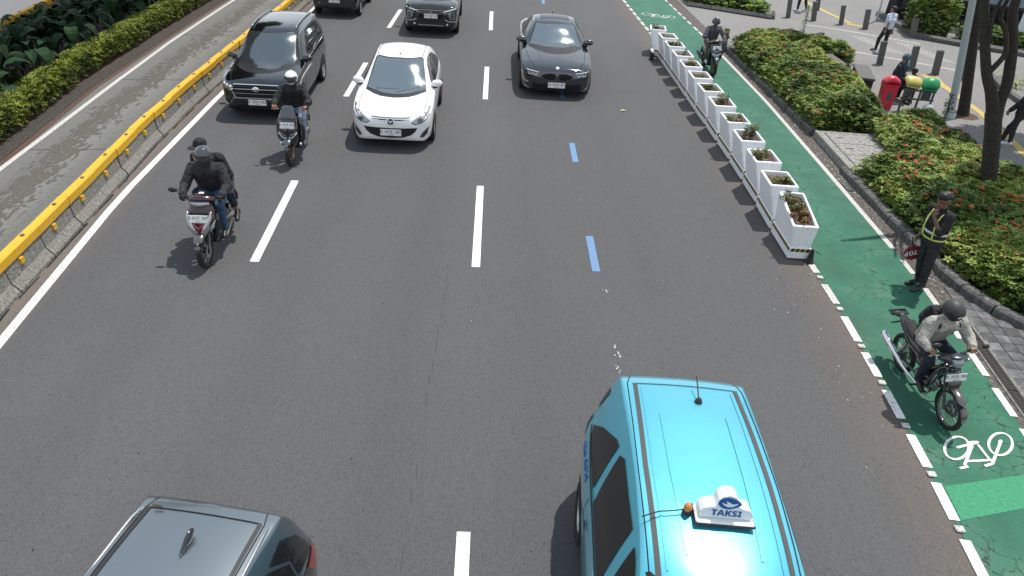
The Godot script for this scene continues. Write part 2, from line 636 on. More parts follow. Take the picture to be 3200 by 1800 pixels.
const BUSL := [[-10.0, -6.9], [8.0, -8.85], [12.45, -9.28], [13.97, -9.38], [17.84, -9.67], [22.18, -9.95], [27.4, -10.1], [36.0, -10.25], [60.0, -10.5]]
const KERBL := [[-10.0, -7.2], [8.0, -9.15], [13.1, -9.67], [17.4, -10.18], [23.45, -10.45], [26.8, -10.56], [60.0, -10.95]]
const BASE2 := [[-10.0, -11.5], [14.0, -13.45], [20.6, -14.13], [22.28, -14.23], [24.17, -14.46], [25.9, -14.70], [60.0, -16.6]]


# sheet between two curves x0(d) and x1(d); tint(x, d) is the surface's own colour
func sheet(x0: Callable, x1: Callable, d0: float, d1: float, nx: int, nd: int, y: float, tint: Callable) -> ArrayMesh:
	var st := SurfaceTool.new()
	st.begin(Mesh.PRIMITIVE_TRIANGLES)
	for j in nd + 1:
		var d := lerpf(d0, d1, float(j) / nd)
		for i in nx + 1:
			var x := lerpf(x0.call(d), x1.call(d), float(i) / nx)
			st.set_color(tint.call(x, d))
			st.set_normal(Vector3.UP)
			st.add_vertex(W(x, d, y))
	for j in nd:
		for i in nx:
			var a := j * (nx + 1) + i
			for k in [a, a + nx + 1, a + nx + 2, a, a + nx + 2, a + 1]:
				st.add_index(k)
	return st.commit()


func build_ground() -> void:
	var pm := PlaneMesh.new()
	pm.size = Vector2(900, 900)
	var g := struct("ground", pm, M.dirt)
	g.position = Vector3(0, -0.08, -120)
	var n1 := noise(0.11, 4, 3)
	var n2 := noise(0.5, 3, 8)
	var n3 := noise(0.06, 3, 15)
	var road := struct("road", sheet(func(d): return lin(BASE, d) - 0.3, func(d): return lin(GL, d) + 0.05, -14.0, 62.0, 34, 200, 0.0, func(x, d):
		var c := Color(0.100, 0.1005, 0.105)
		var k: float = 1.0 + 0.10 * n1.get_noise_2d(x * 1.6, d * 0.35) + 0.07 * n3.get_noise_2d(x, d)
		for t in [-5.9, -4.6, -2.9, -1.1, 0.7, 2.6]:      # tyre tracks, worn smoother and darker
			k -= 0.06 * exp(-pow((x - t) / 0.32, 2.0))
		var edge: float = lin(GL, d) - x
		var dust: float = clampf(1.0 - edge / (0.85 + 0.35 * n2.get_noise_2d(x, d * 0.5)), 0.0, 1.0)
		var left: float = clampf(1.0 - (x - lin(BASE, d)) / 0.42, 0.0, 1.0)
		c = c * k
		c = c.lerp(Color(0.165, 0.132, 0.108), dust * 0.70)
		return c.lerp(Color(0.20, 0.17, 0.145), left * 0.9)), M.asphalt)
	road.name = "road"
	struct("bus_lane", sheet(func(d): return lin(KERBL, d) + 0.30, func(d): return lin(BASE, d) - 0.3, -14.0, 62.0, 26, 200, -0.002, func(x, d):
		var w: float = lin(BUSL, d)
		var t: float = (x - w) / (lin(BASE, d) - 0.4 - w)
		var k: float = 1.0 + 0.10 * n1.get_noise_2d(x * 2.0, d * 0.2)
		for s in [0.26, 0.72]: k -= 0.20 * exp(-pow((t - s) / 0.09, 2.0))
		k += 0.10 * exp(-pow((t - 0.46) / 0.10, 2.0))
		return Color(0.150, 0.148, 0.137) * k), M.bus_concrete)
	struct("far_bus_lane", sheet(func(d): return lin(BASE2, d) - 4.6, func(d): return lin(BASE2, d) - 0.3, 0.0, 62.0, 8, 60, 0.0, func(x, d):
		return Color(0.17, 0.175, 0.18) * (1.0 + 0.08 * n1.get_noise_2d(x, d))), M.bus_concrete)
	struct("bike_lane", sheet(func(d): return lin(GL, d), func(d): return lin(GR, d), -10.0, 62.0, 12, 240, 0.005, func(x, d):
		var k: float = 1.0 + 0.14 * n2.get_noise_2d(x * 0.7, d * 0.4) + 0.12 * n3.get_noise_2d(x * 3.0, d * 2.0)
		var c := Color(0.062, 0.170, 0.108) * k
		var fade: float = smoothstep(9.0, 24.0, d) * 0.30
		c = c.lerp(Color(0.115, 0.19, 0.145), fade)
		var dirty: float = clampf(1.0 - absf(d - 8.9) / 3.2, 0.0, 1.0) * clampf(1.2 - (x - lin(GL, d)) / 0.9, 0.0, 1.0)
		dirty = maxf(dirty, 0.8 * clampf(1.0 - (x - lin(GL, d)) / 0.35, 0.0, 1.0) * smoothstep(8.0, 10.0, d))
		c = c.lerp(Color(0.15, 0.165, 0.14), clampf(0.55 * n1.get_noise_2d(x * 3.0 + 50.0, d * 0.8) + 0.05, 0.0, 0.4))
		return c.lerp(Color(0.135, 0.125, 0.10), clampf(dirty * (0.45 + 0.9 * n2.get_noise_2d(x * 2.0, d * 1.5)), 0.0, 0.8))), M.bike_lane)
	struct("gutter", sheet(func(d): return lin(GR, d) - 0.02, func(d): return lin(KERB, d) + 0.2, 4.0, 62.0, 3, 90, 0.001, func(_x, _d): return Color(1, 1, 1)), M.dirt)
	struct("planting_soil", sheet(func(d): return lin(BASE2, d) - 0.02, func(d): return lin(KERBL, d) + 0.32, 0.0, 62.0, 6, 60, -0.006, func(_x, _d): return Color(1, 1, 1)), M.red_soil)
	var dk := MB.new()
	ribbon(dk, curve_pts(KERBL, 6.0, 40.0, 1.0, -0.02), 0.34, 0.004)
	struct("verge", dk.done(), grain("verge_soil", [[0.0, Color(0.015, 0.013, 0.011)], [0.5, Color(0.042, 0.037, 0.032)], [1.0, Color(0.10, 0.088, 0.075)]], 1.1, 0.03, 5, 57, 0.95, 3.0))
	struct("pavement", sheet(func(d): return maxf(lin(KERB, d), 7.9) + 0.1, func(d): return 60.0, 4.0, 75.0, 60, 90, 0.0, func(x, d):
		var c := Color(0.205, 0.20, 0.195) * (1.0 + 0.13 * n1.get_noise_2d(x * 1.4, d * 1.4) + 0.1 * n2.get_noise_2d(x, d))
		return c), M.paving)
	# lighter concrete apron of the side lane, up the road beyond the flower bed
	# pieces of paving one can tell apart, beside the drain
	var pave: Node3D = get_node("pavement")
	var area := pv([[7.46, 9.5], [7.12, 6.9], [6.88, 5.2], [10.0, 5.2], [9.9, 6.3], [9.05, 7.0], [8.46, 7.9], [8.12, 8.58], [7.82, 9.06], [7.68, 9.5], [7.60, 9.84], [7.52, 9.9]])
	var shapes := []
	for k in 5:
		shapes.append(MB.new().box(Vector3.ZERO, Vector3(0.205, 0.05, 0.205), 0.006).done())
	var mats := []
	for v in [0.085, 0.10, 0.115, 0.10, 0.13]:
		var pm2 := grain("paver_%d" % mats.size(), [[0.0, grey(v * 0.5)], [0.5, Color(v, v, v * 1.03)], [1.0, grey(v * 1.7)]], 0.9, 0.02, 5, 140 + mats.size(), 0.9, 2.0, 128)
		mats.append(pm2)
	var dirv := Vector2(0.128, 1.0).normalized()
	var side := Vector2(dirv.y, -dirv.x)
	var at0 := Vector2(6.90, 5.2)
	for r in 26:
		for c in 16:
			var p: Vector2 = at0 + dirv * (0.213 * r) + side * (0.213 * (c + 0.5) + 0.05)
			if Geometry2D.is_point_in_polygon(p, area):
				var o := put("paving_tile", shapes[rng.randi() % 5], mats[rng.randi() % 5], pave, W(p.x, p.y, -0.008 + rng.randf() * 0.006))
				o.rotation = Vector3(rng.randfn(0, 0.006), -atan2(dirv.x, dirv.y), rng.randfn(0, 0.006))


func dash(parent: Node3D, called: String, x0: float, d0: float, x1: float, d1: float, width: float, y: float, m: Material) -> void:
	var mb := MB.new()
	ribbon(mb, [Vector2(x0, d0), Vector2((x0 + x1) / 2, (d0 + d1) / 2), Vector2(x1, d1)], width, y)
	put(called, mb.done(), m, parent)


func curve_pts(a: Array, d0: float, d1: float, step: float, off := 0.0) -> Array:
	var o := []
	var n := int(ceil((d1 - d0) / step))
	for i in n + 1:
		var d := lerpf(d0, d1, float(i) / n)
		o.append(Vector2(lin(a, d) + off, d))
	return o


func bike_symbol(parent: Node3D, c1: Vector2, c2: Vector2, b: Vector2, y: float) -> void:
	var ax := (c2 - c1) / 0.6
	var bx := b / 0.2
	var f := func(u: float, v: float) -> Vector2: return c1 + ax * u + bx * v
	var mb := MB.new()
	for cx in [0.0, 0.6]:
		var ring := []
		for i in 29:
			ring.append(f.call(cx + 0.165 * cos(TAU * i / 28), 0.2 * sin(TAU * i / 28)))
		ribbon(mb, ring, 0.030, y)
	for l in [[0.21, 0.02, 0.10, -0.32], [0.04, -0.36, 0.15, -0.34], [0.29, 0.02, 0.45, -0.28], [0.12, -0.25, 0.47, -0.27], [0.60, 0.03, 0.47, -0.34], [0.48, -0.33, 0.37, -0.36], [0.0, 0.0, 0.22, 0.05]]:
		ribbon(mb, [f.call(l[0], l[1]), f.call(l[2], l[3])], 0.032, y + 0.0006)
	for q in [[0.22, 0.06, 0.085, 0.035], [0.60, 0.04, 0.03, 0.035]]:
		var poly := PackedVector2Array()
		for i in 12:
			poly.append(f.call(q[0] + q[2] * cos(TAU * i / 12), q[1] + q[3] * sin(TAU * i / 12)))
		flat(mb, poly, y + 0.0012)
	put("bicycle_symbol", mb.done(), M.lane_paint, parent)


func build_markings() -> void:
	var road: Node3D = get_node("road")
	var lane: Node3D = get_node("bike_lane")
	for e in [[-0.36, 37.3, 34.2], [-0.30, 29.28, 26.1], [-0.285, 21.35, 18.25], [-0.205, 12.8, 9.69], [-0.10, 4.58, 1.5]]:
		dash(road, "lane_dash", e[0] - 0.015, e[1], e[0] + 0.015, e[2], 0.135, 0.004, M.lane_paint)
	for e in [[-3.83, 36.6, -3.83, 33.6], [-3.81, 28.63, -3.83, 25.54], [-3.86, 21.03, -3.83, 17.84], [-3.80, 12.6, -3.66, 9.53]]:
		dash(road, "lane_dash", e[0], e[1], e[2], e[3], 0.14, 0.004, M.lane_paint)
	for e in [[1.84, 32.6, 31.45], [1.84, 28.1, 26.95], [1.82, 24.2, 23.1], [1.81, 19.85, 18.75], [1.795, 15.42, 14.29], [1.76, 10.93, 9.73]]:
		dash(road, "blue_dash", e[0] + 0.005, e[1], e[0], e[2], 0.13, 0.004, M.blue_paint)
	var mb := MB.new()
	ribbon(mb, curve_pts([[-10.0, -5.0], [3.0, -5.72], [7.24, -6.2], [11.48, -6.63], [17.46, -6.87], [30.0, -6.98], [60.0, -7.2]], -8.0, 58.0, 1.0), 0.125, 0.004)
	put("edge_line", mb.done(), M.lane_paint, road)
	mb = MB.new()
	for i in 90:
		var sd := 6.0 + i * 0.28
		if rng.randf() < 0.8: ribbon(mb, [Vector2(lin(BASE, sd) + 0.012 + rng.randfn(0, 0.006), sd), Vector2(lin(BASE, sd + 0.3) + 0.012 + rng.randfn(0, 0.006), sd + 0.3)], rng.randf_range(0.012, 0.035), 0.005)
	put("edge_crack", mb.done(), M.gap, road)
	mb = MB.new()
	ribbon(mb, curve_pts(BUSL, -6.0, 58.0, 1.0), 0.11, 0.004)
	put("edge_line", mb.done(), M.worn_paint, get_node("bus_lane"))
	mb = MB.new()
	ribbon(mb, curve_pts(BASE2, 2.0, 58.0, 2.0, -1.0), 0.11, 0.005)
	put("edge_line", mb.done(), M.worn_paint, get_node("far_bus_lane"))
	# joints of the bus lane's concrete slabs and the lengthwise seam of the asphalt
	for d in [4.0, 8.9, 13.6, 18.4, 23.2, 28.2, 33.0]:
		mb = MB.new()
		ribbon(mb, [Vector2(lin(BUSL, d - 0.2), d - 0.2), Vector2(lin(BASE, d + 0.2), d + 0.2)], 0.018, 0.0015)
		put("slab_joint", mb.done(), M.gap, get_node("bus_lane"))
	mb = MB.new()
	var x := -0.72
	var d := 2.6
	while d < 9.6:
		var step := rng.randf_range(0.15, 0.5)
		ribbon(mb, [Vector2(x, d), Vector2(x + rng.randfn(0, 0.012), d + step * rng.randf_range(0.5, 1.0))], rng.randf_range(0.003, 0.008), 0.003)
		x += rng.randfn(0.004, 0.014)
		d += step * rng.randf_range(1.0, 1.8)
	put("seam_crack", mb.done(), M.tape_black, road)
	for p in [[33.43, 32.7], [32.47, 31.88], [31.62, 31.07], [30.83, 30.2], [29.97, 29.27], [29.05, 28.39], [28.17, 27.55], [27.26, 26.76], [26.47, 26.06], [25.7, 25.2], [10.32, 10.02], [9.66, 9.09], [8.74, 8.11], [7.85, 7.32], [7.04, 6.5], [6.22, 5.69], [5.46, 4.94], [4.69, 4.1]]:
		dash(lane, "border_dash", lin(GL, p[0]) + 0.0, p[0], lin(GL, p[1]), p[1], 0.115, 0.0095, M.lane_paint if p[0] < 9 else M.worn_paint)
	for p in [[34.07, 33.58], [33.17, 32.58], [32.32, 31.7], [31.4, 30.8], [30.52, 30.02], [29.69, 29.11], [28.69, 28.05], [27.86, 27.28], [26.9, 26.3], [25.9, 25.3], [10.61, 10.14], [9.69, 9.2], [8.85, 8.3], [8.0, 7.44], [7.18, 6.63], [6.4, 5.85], [5.5, 5.0]]:
		dash(lane, "border_dash", lin(GR, p[0]), p[0], lin(GR, p[1]), p[1], 0.095, 0.0095, M.lane_paint if p[0] < 9 else M.worn_paint)
	mb = MB.new()
	ribbon(mb, curve_pts(GR, 11.02, 24.4, 0.8), 0.105, 0.0095)
	put("border_line", mb.done(), M.worn_paint, lane)
	for s in [9.87, 8.94, 7.99, 7.19, 6.37, 5.58, 4.82]:
		var o := put("road_stud", MB.new().box(Vector3(0, 0.012, 0), Vector3(0.10, 0.024, 0.085), 0.009).done(), M.worn_paint, lane, W(lin(GL, s) + 0.0, s, 0.004))
		o.rotation.y = -0.08
	mb = MB.new()
	flat(mb, pv([[5.22, 5.41], [6.62, 5.70], [6.48, 5.26], [5.16, 4.94]]), 0.0085)
	var fresh := grain("fresh_green", [[0.0, Color(0.02, 0.17, 0.085)], [0.5, Color(0.026, 0.225, 0.11)], [1.0, Color(0.04, 0.26, 0.135)]], 0.9, 0.03, 5, 77, 0.75)
	put("repainted_band", mb.done(), fresh, lane)
	bike_symbol(lane, Vector2(5.705, 6.025), Vector2(6.30, 6.12), Vector2(0.105, 0.19), 0.012)
	bike_symbol(lane, Vector2(6.12, 30.57), Vector2(6.97, 30.35), Vector2(0.02, 0.24), 0.012)
	# broken patches along the middle of the bus lane
	var st := MB.new()
	for i in 2600:
		var dd := 6.0 + 27.0 * pow(rng.randf(), 1.15)
		var u := lin([[6.0, -7.8], [11.27, -8.35], [14.06, -8.68], [16.06, -8.85], [18.2, -8.93], [22.56, -9.06], [34.0, -9.25]], dd)
		var p := Vector2(u + rng.randfn(0.0, 0.15), dd)
		var w := rng.randf_range(0.015, 0.06)
		var l := rng.randf_range(0.04, 0.17)
		var poly := PackedVector2Array()
		var a0 := rng.randf() * TAU
		for k in 6:
			var a := a0 + TAU * k / 6.0
			var r := rng.randf_range(0.6, 1.1)
			poly.append(p + Vector2(cos(a) * w * r, sin(a) * l * r))
		flat(st, poly, 0.0012 + 0.0015 * rng.randf())
	var worn := grain("worn_patch", [[0.0, Color(0.04, 0.037, 0.03)], [0.5, Color(0.085, 0.079, 0.066)], [1.0, Color(0.17, 0.16, 0.135)]], 0.7, 0.05, 4, 78, 0.95)
	put("worn_patches", st.done(), worn, get_node("bus_lane")).set_meta("kind", "stuff")


# ------------------------------------------------------------------ kerbs and drains
func build_kerbs() -> void:
	var root := Node3D.new()
	root.name = "kerb"
	add_child(root)
	root.set_meta("kind", "structure")
	var shapes := []
	for k in 4:
		var mb := MB.new()
		mb.prism(pv([[-0.02, -0.06], [-0.005, 0.13], [0.03, 0.165], [0.17, 0.165], [0.17, -0.06]]), -0.5, 0.5)
		shapes.append(mb.done())
	for span in [[5.4, 14.2, 0.62], [16.85, 25.1, 0.62]]:
		var d: float = span[0]
		while d < span[1]:
			var x0 := lin(KERB, d)
			var x1 := lin(KERB, d + 0.5)
			var dirv := Vector2(x1 - x0, 0.5).normalized()
			var step: float = span[2] * dirv.y
			var o := put("kerb_block", shapes[rng.randi() % 4], M.kerb_stone, root, W(lin(KERB, d + step * 0.5) + rng.randfn(0, 0.006), d + step * 0.5, rng.randfn(-0.005, 0.006)))
			o.rotation.y = -atan2(dirv.x, dirv.y) + rng.randfn(0, 0.012)
			o.scale = Vector3(1, 1, span[2] - 0.022)
			d += step
	# inspection chamber beside the bike lane
	var t := thing("chamber_slab", "raised pale concrete chamber slab with three cover panels between two flower beds", "utility slab", W(7.80, 14.32, 0), -0.052)
	var fr := MB.new()
	fr.box(Vector3(0.09, 0.08, -1.2), Vector3(0.18, 0.22, 2.40), 0.012)
	fr.box(Vector3(0.99, 0.08, -0.06), Vector3(1.62, 0.22, 0.12), 0.012)
	fr.box(Vector3(0.99, 0.08, -2.33), Vector3(1.62, 0.22, 0.12), 0.012)
	fr.box(Vector3(0.99, 0.04, -1.2), Vector3(1.62, 0.20, 2.14))
	put("frame", fr.done(), M.slab_concrete, t)
	for k in 3:
		put("cover_panel", MB.new().box(Vector3(0.99, 0.17, -0.50 - k * 0.70), Vector3(1.58, 0.05, 0.675), 0.01).done(), M.slab_concrete, t)
		for q in [0.45, 1.25]:
			put("lifting_slot", MB.new().box(Vector3(q, 0.196, -0.52 - k * 0.70), Vector3(0.16, 0.006, 0.035)).done(), M.gap, t)
	var gg := thing("gully_grate", "small iron gully grate in the gutter at the foot of the chamber slab", "drain grate", W(7.56, 13.72, 0.003), -0.03)
	put("frame", MB.new().box(Vector3(0, 0.004, 0), Vector3(0.16, 0.012, 0.46)).done(), M.drain_dark, gg)
	for k in 7:
		put("bar", MB.new().box(Vector3(0, 0.013, -0.2 + k * 0.066), Vector3(0.16, 0.012, 0.026), 0.003).done(), M.steel, gg)
	# long slotted drain along the bike lane, near the bridge
	var dr := thing("slot_drain", "long rusty slotted drain grate along the right edge of the green bike lane", "drain grate", W(7.36, 9.1, 0), 0.0)
	var a := Vector2(7.36, 9.12)
	var b := Vector2(6.78, 5.0)
	var bed := MB.new()
	ribbon(bed, [a, b], 0.15, 0.004)
	var x := Transform3D(Basis(), -dr.position)
	var m1 := put("channel", bed.done(), M.drain_dark, dr)
	m1.transform = x
	var rim := MB.new()
	var sd := (a - b).normalized().orthogonal()
	if sd.x < 0: sd = -sd
	ribbon(rim, [a + sd * 0.11, b + sd * 0.11], 0.07, 0.018)
	ribbon(rim, [a - sd * 0.088, b - sd * 0.088], 0.026, 0.012)
	put("rim", rim.done(), M.concrete, dr).transform = x
	var bars := MB.new()
	var n := 118
	for k in n:
		if rng.randf() < 0.06: continue
		var c := a.lerp(b, (k + 0.5) / n)
		ribbon(bars, [c - sd * 0.072, c + sd * 0.072], 0.017, 0.010)
	for q in [-0.07, 0.0, 0.07]:
		ribbon(bars, [a + sd * q, b + sd * q], 0.010, 0.0115)
	put("bars", bars.done(), M.grate_iron, dr).transform = x


# ------------------------------------------------------------------ concrete barriers with a yellow cap
func barrier_proto(l: float) -> Node3D:
	var t := Node3D.new()
	var mb := MB.new()
	mb.prism(pv([[0.0, -0.03], [-0.004, 0.05], [-0.095, 0.17], [-0.125, 0.43], [-0.225, 0.43], [-0.26, 0.17], [-0.35, 0.05], [-0.35, -0.03]]), -l / 2 + 0.012, l / 2 - 0.012)
	put("concrete_block", mb.done(), M.concrete, t)
	mb = MB.new()
	mb.prism(pv([[-0.100, 0.405], [-0.100, 0.530], [-0.118, 0.548], [-0.232, 0.548], [-0.25, 0.530], [-0.25, 0.405]]), -l / 2 + 0.002, l / 2 - 0.002)
	put("yellow_cap", mb.done(), M.barrier_yellow, t)
	mb = MB.new()
	mb.prism(pv([[-0.05, 0.285], [-0.038, 0.37], [0.038, 0.37], [0.05, 0.285]]), 0.0, 0.05)
	var o := put("reflector", mb.done(), M.barrier_yellow, t, Vector3(-0.125, 0.0, 0.12))
	o.rotation.y = PI / 2
	put("cap_bolt", MB.new().box(Vector3(-0.17, 0.557, -0.20), Vector3(0.05, 0.025, 0.06), 0.008).done(), M.bollard_stone, t)
	return t


func build_barriers() -> void:
	var ords := ["first", "second", "third", "fourth", "fifth", "sixth", "seventh", "eighth", "ninth", "tenth", "eleventh", "twelfth", "thirteenth", "fourteenth", "fifteenth", "sixteenth", "seventeenth", "eighteenth", "nineteenth", "twentieth", "twenty-first", "twenty-second", "twenty-third", "twenty-fourth"]
	for row in [[BASE, 7.35, 24, "concrete barrier block with yellow cap along the road's left white line, %s from the bridge", "yellow capped barrier blocks beside the avenue"], [BASE2, 16.6, 14, "concrete barrier block with yellow cap behind the dark broadleaf plants, %s from the bridge", "yellow capped barrier blocks beyond the plants"]]:
		var d: float = row[1]
		var proto: Node3D = null
		for i in int(row[2]):
			var dv := Vector2(lin(row[0], d + 1.02) - lin(row[0], d), 1.02).normalized()
			var mid := d + 0.51 * dv.y
			var l: String = row[3] % ords[i]
			var at := W(lin(row[0], mid) + rng.randfn(0, 0.006), mid)
			var turn := -atan2(dv.x, dv.y) + rng.randfn(0, 0.006)
			var o: Node3D
			if proto == null:
				proto = barrier_proto(1.02)
				o = proto
				o.name = numbered("barrier_block")
				add_child(o)
				o.position = at
				o.rotation.y = turn
				o.set_meta("label", l)
			else:
				o = dup(proto, "barrier_block", at, turn, l)
			o.set_meta("category", "barrier")
			o.set_meta("group", row[4])
			d += 1.02 * dv.y


# ------------------------------------------------------------------ plants
func leaf_shape(n: int, l: float, w: float, lift: float, fold := 0.25) -> ArrayMesh:   # n folded leaves round one stem tip
	var mb := MB.new()
	mb.st.set_color(Color(1, 1, 1))
	for k in n:
		var a := TAU * k / n + 0.35 * sin(k * 7.0)
		var f := Vector3(cos(a), lift * (0.6 + 0.4 * sin(k * 3.1)), sin(a)).normalized()
		var s := f.cross(Vector3.UP).normalized()
		var u := s.cross(f)
		var tip := f * l - u * l * 0.12
		var b := f * l * 0.1
		var m := f * l * 0.52 - u * 0.004
		var e1 := f * l * 0.48 + s * w + u * w * fold
		var e2 := f * l * 0.48 - s * w + u * w * fold
		mb.tri(b, e1, m); mb.tri(e1, tip, m)
		mb.tri(b, m, e2); mb.tri(e2, m, tip)
	return mb.done()


func multi(called: String, mesh: Mesh, xs: Array, cols: PackedColorArray, m: Material, parent: Node) -> MultiMeshInstance3D:
	var mm := MultiMesh.new()
	mm.transform_format = MultiMesh.TRANSFORM_3D
	mm.use_colors = true
	mm.mesh = mesh
	mm.instance_count = xs.size()
	for i in xs.size():
		mm.set_instance_transform(i, xs[i])
		mm.set_instance_color(i, cols[i])
	var o := MultiMeshInstance3D.new()
	o.name = called
	o.multimesh = mm
	o.material_override = m
	o.set_meta("kind", "stuff")
	parent.add_child(o, true)
	return o


func leaf_basis(tilt: float, s: float) -> Basis:
	var a := rng.randf() * TAU
	var b := Basis(Vector3.UP, rng.randf() * TAU)
	return Basis(Vector3(cos(a), 0, sin(a)), rng.randfn(0, tilt)) * b.scaled(Vector3.ONE * s)


func edge_dist(p: Vector2, poly: PackedVector2Array) -> float:
	var best := 1e9
	for i in poly.size():
		best = minf(best, p.distance_to(Geometry2D.get_closest_point_to_segment(p, poly[i], poly[(i + 1) % poly.size()])))
	return best


# shrubs filling a ground polygon up to about h: leaf tufts, blossom heads and the dark twigs below
func shrub_bed(called: String, label: String, poly: PackedVector2Array, h: float, per_m2: float, bloom: float, sd: int, group: String, round_ := 0.45, tint := Color(1, 1, 1), size := 1.0) -> Node3D:
	var root := Node3D.new()
	root.name = numbered(called)
	add_child(root)
	tag(root, label, "shrub bed", group)
	var n := noise(0.55, 3, sd)
	var n2 := noise(0.22, 2, sd + 9)
	var box := Rect2(poly[0], Vector2.ZERO)
	for p in poly: box = box.expand(p)
	var area := 0.0
	for i in poly.size(): area += poly[i].cross(poly[(i + 1) % poly.size()]) * 0.5
	var total := int(absf(area) * per_m2)
	var xs := []
	var cols := PackedColorArray()
	var fx := []
	var fc := PackedColorArray()
	var lush := Color(0.145, 0.235, 0.045) * tint
	var lime := Color(0.29, 0.35, 0.085) * tint
	var dark := Color(0.05, 0.085, 0.022) * tint
	var rust := Color(0.26, 0.16, 0.045) * tint
	while xs.size() < total:
		var p := Vector2(rng.randf_range(box.position.x, box.end.x), rng.randf_range(box.position.y, box.end.y))
		if not Geometry2D.is_point_in_polygon(p, poly): continue
		var e := edge_dist(p, poly)
		var hill := n.get_noise_2d(p.x * 2.0, p.y * 2.0)
		var top := h * (0.62 + 0.38 * smoothstep(0.0, round_, e)) * (1.0 + 0.20 * hill + 0.12 * n2.get_noise_2d(p.x * 3.0, p.y * 3.0))
		var deep := rng.randf()
		var y := top * (1.0 - 0.30 * deep * deep)
		if e < 0.22 and rng.randf() < 0.65:
			y = top * rng.randf_range(0.12, 1.0)
			p += Vector2(rng.randfn(0, 0.06), rng.randfn(0, 0.06))
		var s := size * rng.randf_range(0.65, 1.25)
		xs.append(Transform3D(leaf_basis(0.45, s), W(p.x, p.y, y)))
		var v := clampf(0.5 + 0.9 * n2.get_noise_2d(p.x * 2.2 + 40.0, p.y * 2.2) + rng.randfn(0, 0.28), 0.0, 1.0)
		var c := dark.lerp(lush, clampf(v * 2.0, 0, 1)).lerp(lime, clampf(v * 2.0 - 0.85, 0, 1))
		if rng.randf() < 0.02 * bloom + 0.15 * bloom * maxf(0.0, n.get_noise_2d(p.x * 1.5 + 90.0, p.y * 1.5)): c = c.lerp(rust, rng.randf_range(0.3, 0.9))
		cols.append(c)
		if y > top * 0.8 and rng.randf() < 0.017 * bloom * (0.18 + 3.6 * maxf(0.0, n.get_noise_2d(p.x * 1.3 + 90.0, p.y * 1.3))):
			for k in rng.randi_range(2, 6):
				fx.append(Transform3D(leaf_basis(0.5, rng.randf_range(0.7, 1.3)), W(p.x + rng.randfn(0, 0.035), p.y + rng.randfn(0, 0.035), y + 0.03 + rng.randf() * 0.03)))
				fc.append(Color(0.52, 0.085, 0.035).lerp(Color(0.55, 0.20, 0.06), rng.randf()).lerp(Color(0.45, 0.03, 0.05), rng.randf() * 0.4))
	multi("foliage", leaf_shape(5, 0.075, 0.020, 0.55), xs, cols, M.leaf, root)
	if fx.size(): multi("blossom", leaf_shape(6, 0.034, 0.014, 0.9), fx, fc, M.petal, root)
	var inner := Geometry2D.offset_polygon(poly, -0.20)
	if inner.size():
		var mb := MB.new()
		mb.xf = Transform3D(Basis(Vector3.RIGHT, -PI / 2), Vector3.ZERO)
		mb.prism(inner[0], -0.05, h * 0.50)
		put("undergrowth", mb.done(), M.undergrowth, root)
	return root


func build_beds() -> void:
	shrub_bed("flower_bed", "large red-flowered green shrub bed along the bike lane, beyond the concrete chamber slab", pv([[7.96, 16.9], [7.98, 24.7], [8.45, 25.3], [9.9, 25.75], [11.5, 24.85], [11.95, 24.1], [11.55, 23.3], [11.1, 23.7], [10.45, 23.6], [10.42, 22.0], [10.55, 20.7], [10.25, 18.9], [9.95, 17.4], [9.3, 16.95]]), 0.78, 1300, 0.9, 3, "flowering shrub beds on the right pavement")
	shrub_bed("flower_bed", "large red-flowered green shrub bed round the forked tree, nearest the bridge", pv([[9.32, 16.9], [9.0, 14.25], [7.92, 14.2], [7.84, 11.5], [7.86, 9.95], [8.05, 9.3], [8.42, 8.6], [8.85, 7.95], [9.4, 7.2], [10.6, 6.2], [12.2, 6.0], [11.8, 9.0], [11.25, 12.0], [11.0, 13.6], [11.1, 15.4], [10.95, 17.25], [10.0, 17.2]]), 0.76, 1300, 1.5, 4, "flowering shrub beds on the right pavement")
	shrub_bed("flower_bed", "small green shrub bed with low dark kerb at the far end of the pavement", pv([[8.35, 33.2], [11.35, 31.35], [11.7, 32.2], [10.6, 36.0], [8.35, 37.0]]), 0.6, 330, 0.15, 5, "", 0.4, Color(0.85, 1.0, 0.9), 1.3)
	# kerb round that far bed
	var mb := MB.new()
	for s in [[8.3, 33.0, 11.5, 31.15], [11.55, 31.15, 11.95, 32.3]]:
		var a := W(s[0], s[1])
		var b := W(s[2], s[3])
		mb.sweep([a + Vector3(0, 0.06, 0), b + Vector3(0, 0.06, 0)], [0.09], [0.12], 4, Vector3.UP, 1)
	tag(put("bed_kerb", mb.done(), M.kerb_stone), "low dark stone kerb round the far green shrub bed", "kerb")
	# tall single shoots above the beds
	for q in [[10.15, 24.4, 1.75, "thin tall leafy shoot rising above the far flower bed"], [11.1, 16.9, 1.2, "small leafy shoot rising above the near flower bed behind the bins"]]:
		var t := thing("tall_shoot", q[3], "plant", W(q[0], q[1]))
		put("stem", MB.new().tube([Vector3.ZERO, Vector3(0.03, q[2] * 0.5, 0), Vector3(-0.01, q[2], 0.02)], 0.011, 6, 3).done(), M.twig, t)
		var xs := []
		var cs := PackedColorArray()
		for k in 26:
			var y: float = lerpf(0.45, 1.0, k / 25.0) * q[2]
			xs.append(Transform3D(leaf_basis(0.3, rng.randf_range(0.8, 1.4)), Vector3(rng.randfn(0, 0.03), y, rng.randfn(0, 0.03))))
			cs.append(Color(0.10, 0.15, 0.04).lerp(Color(0.03, 0.06, 0.02), rng.randf()))
		multi("leaves", leaf_shape(4, 0.085, 0.024, 0.3), xs, cs, M.leaf, t)


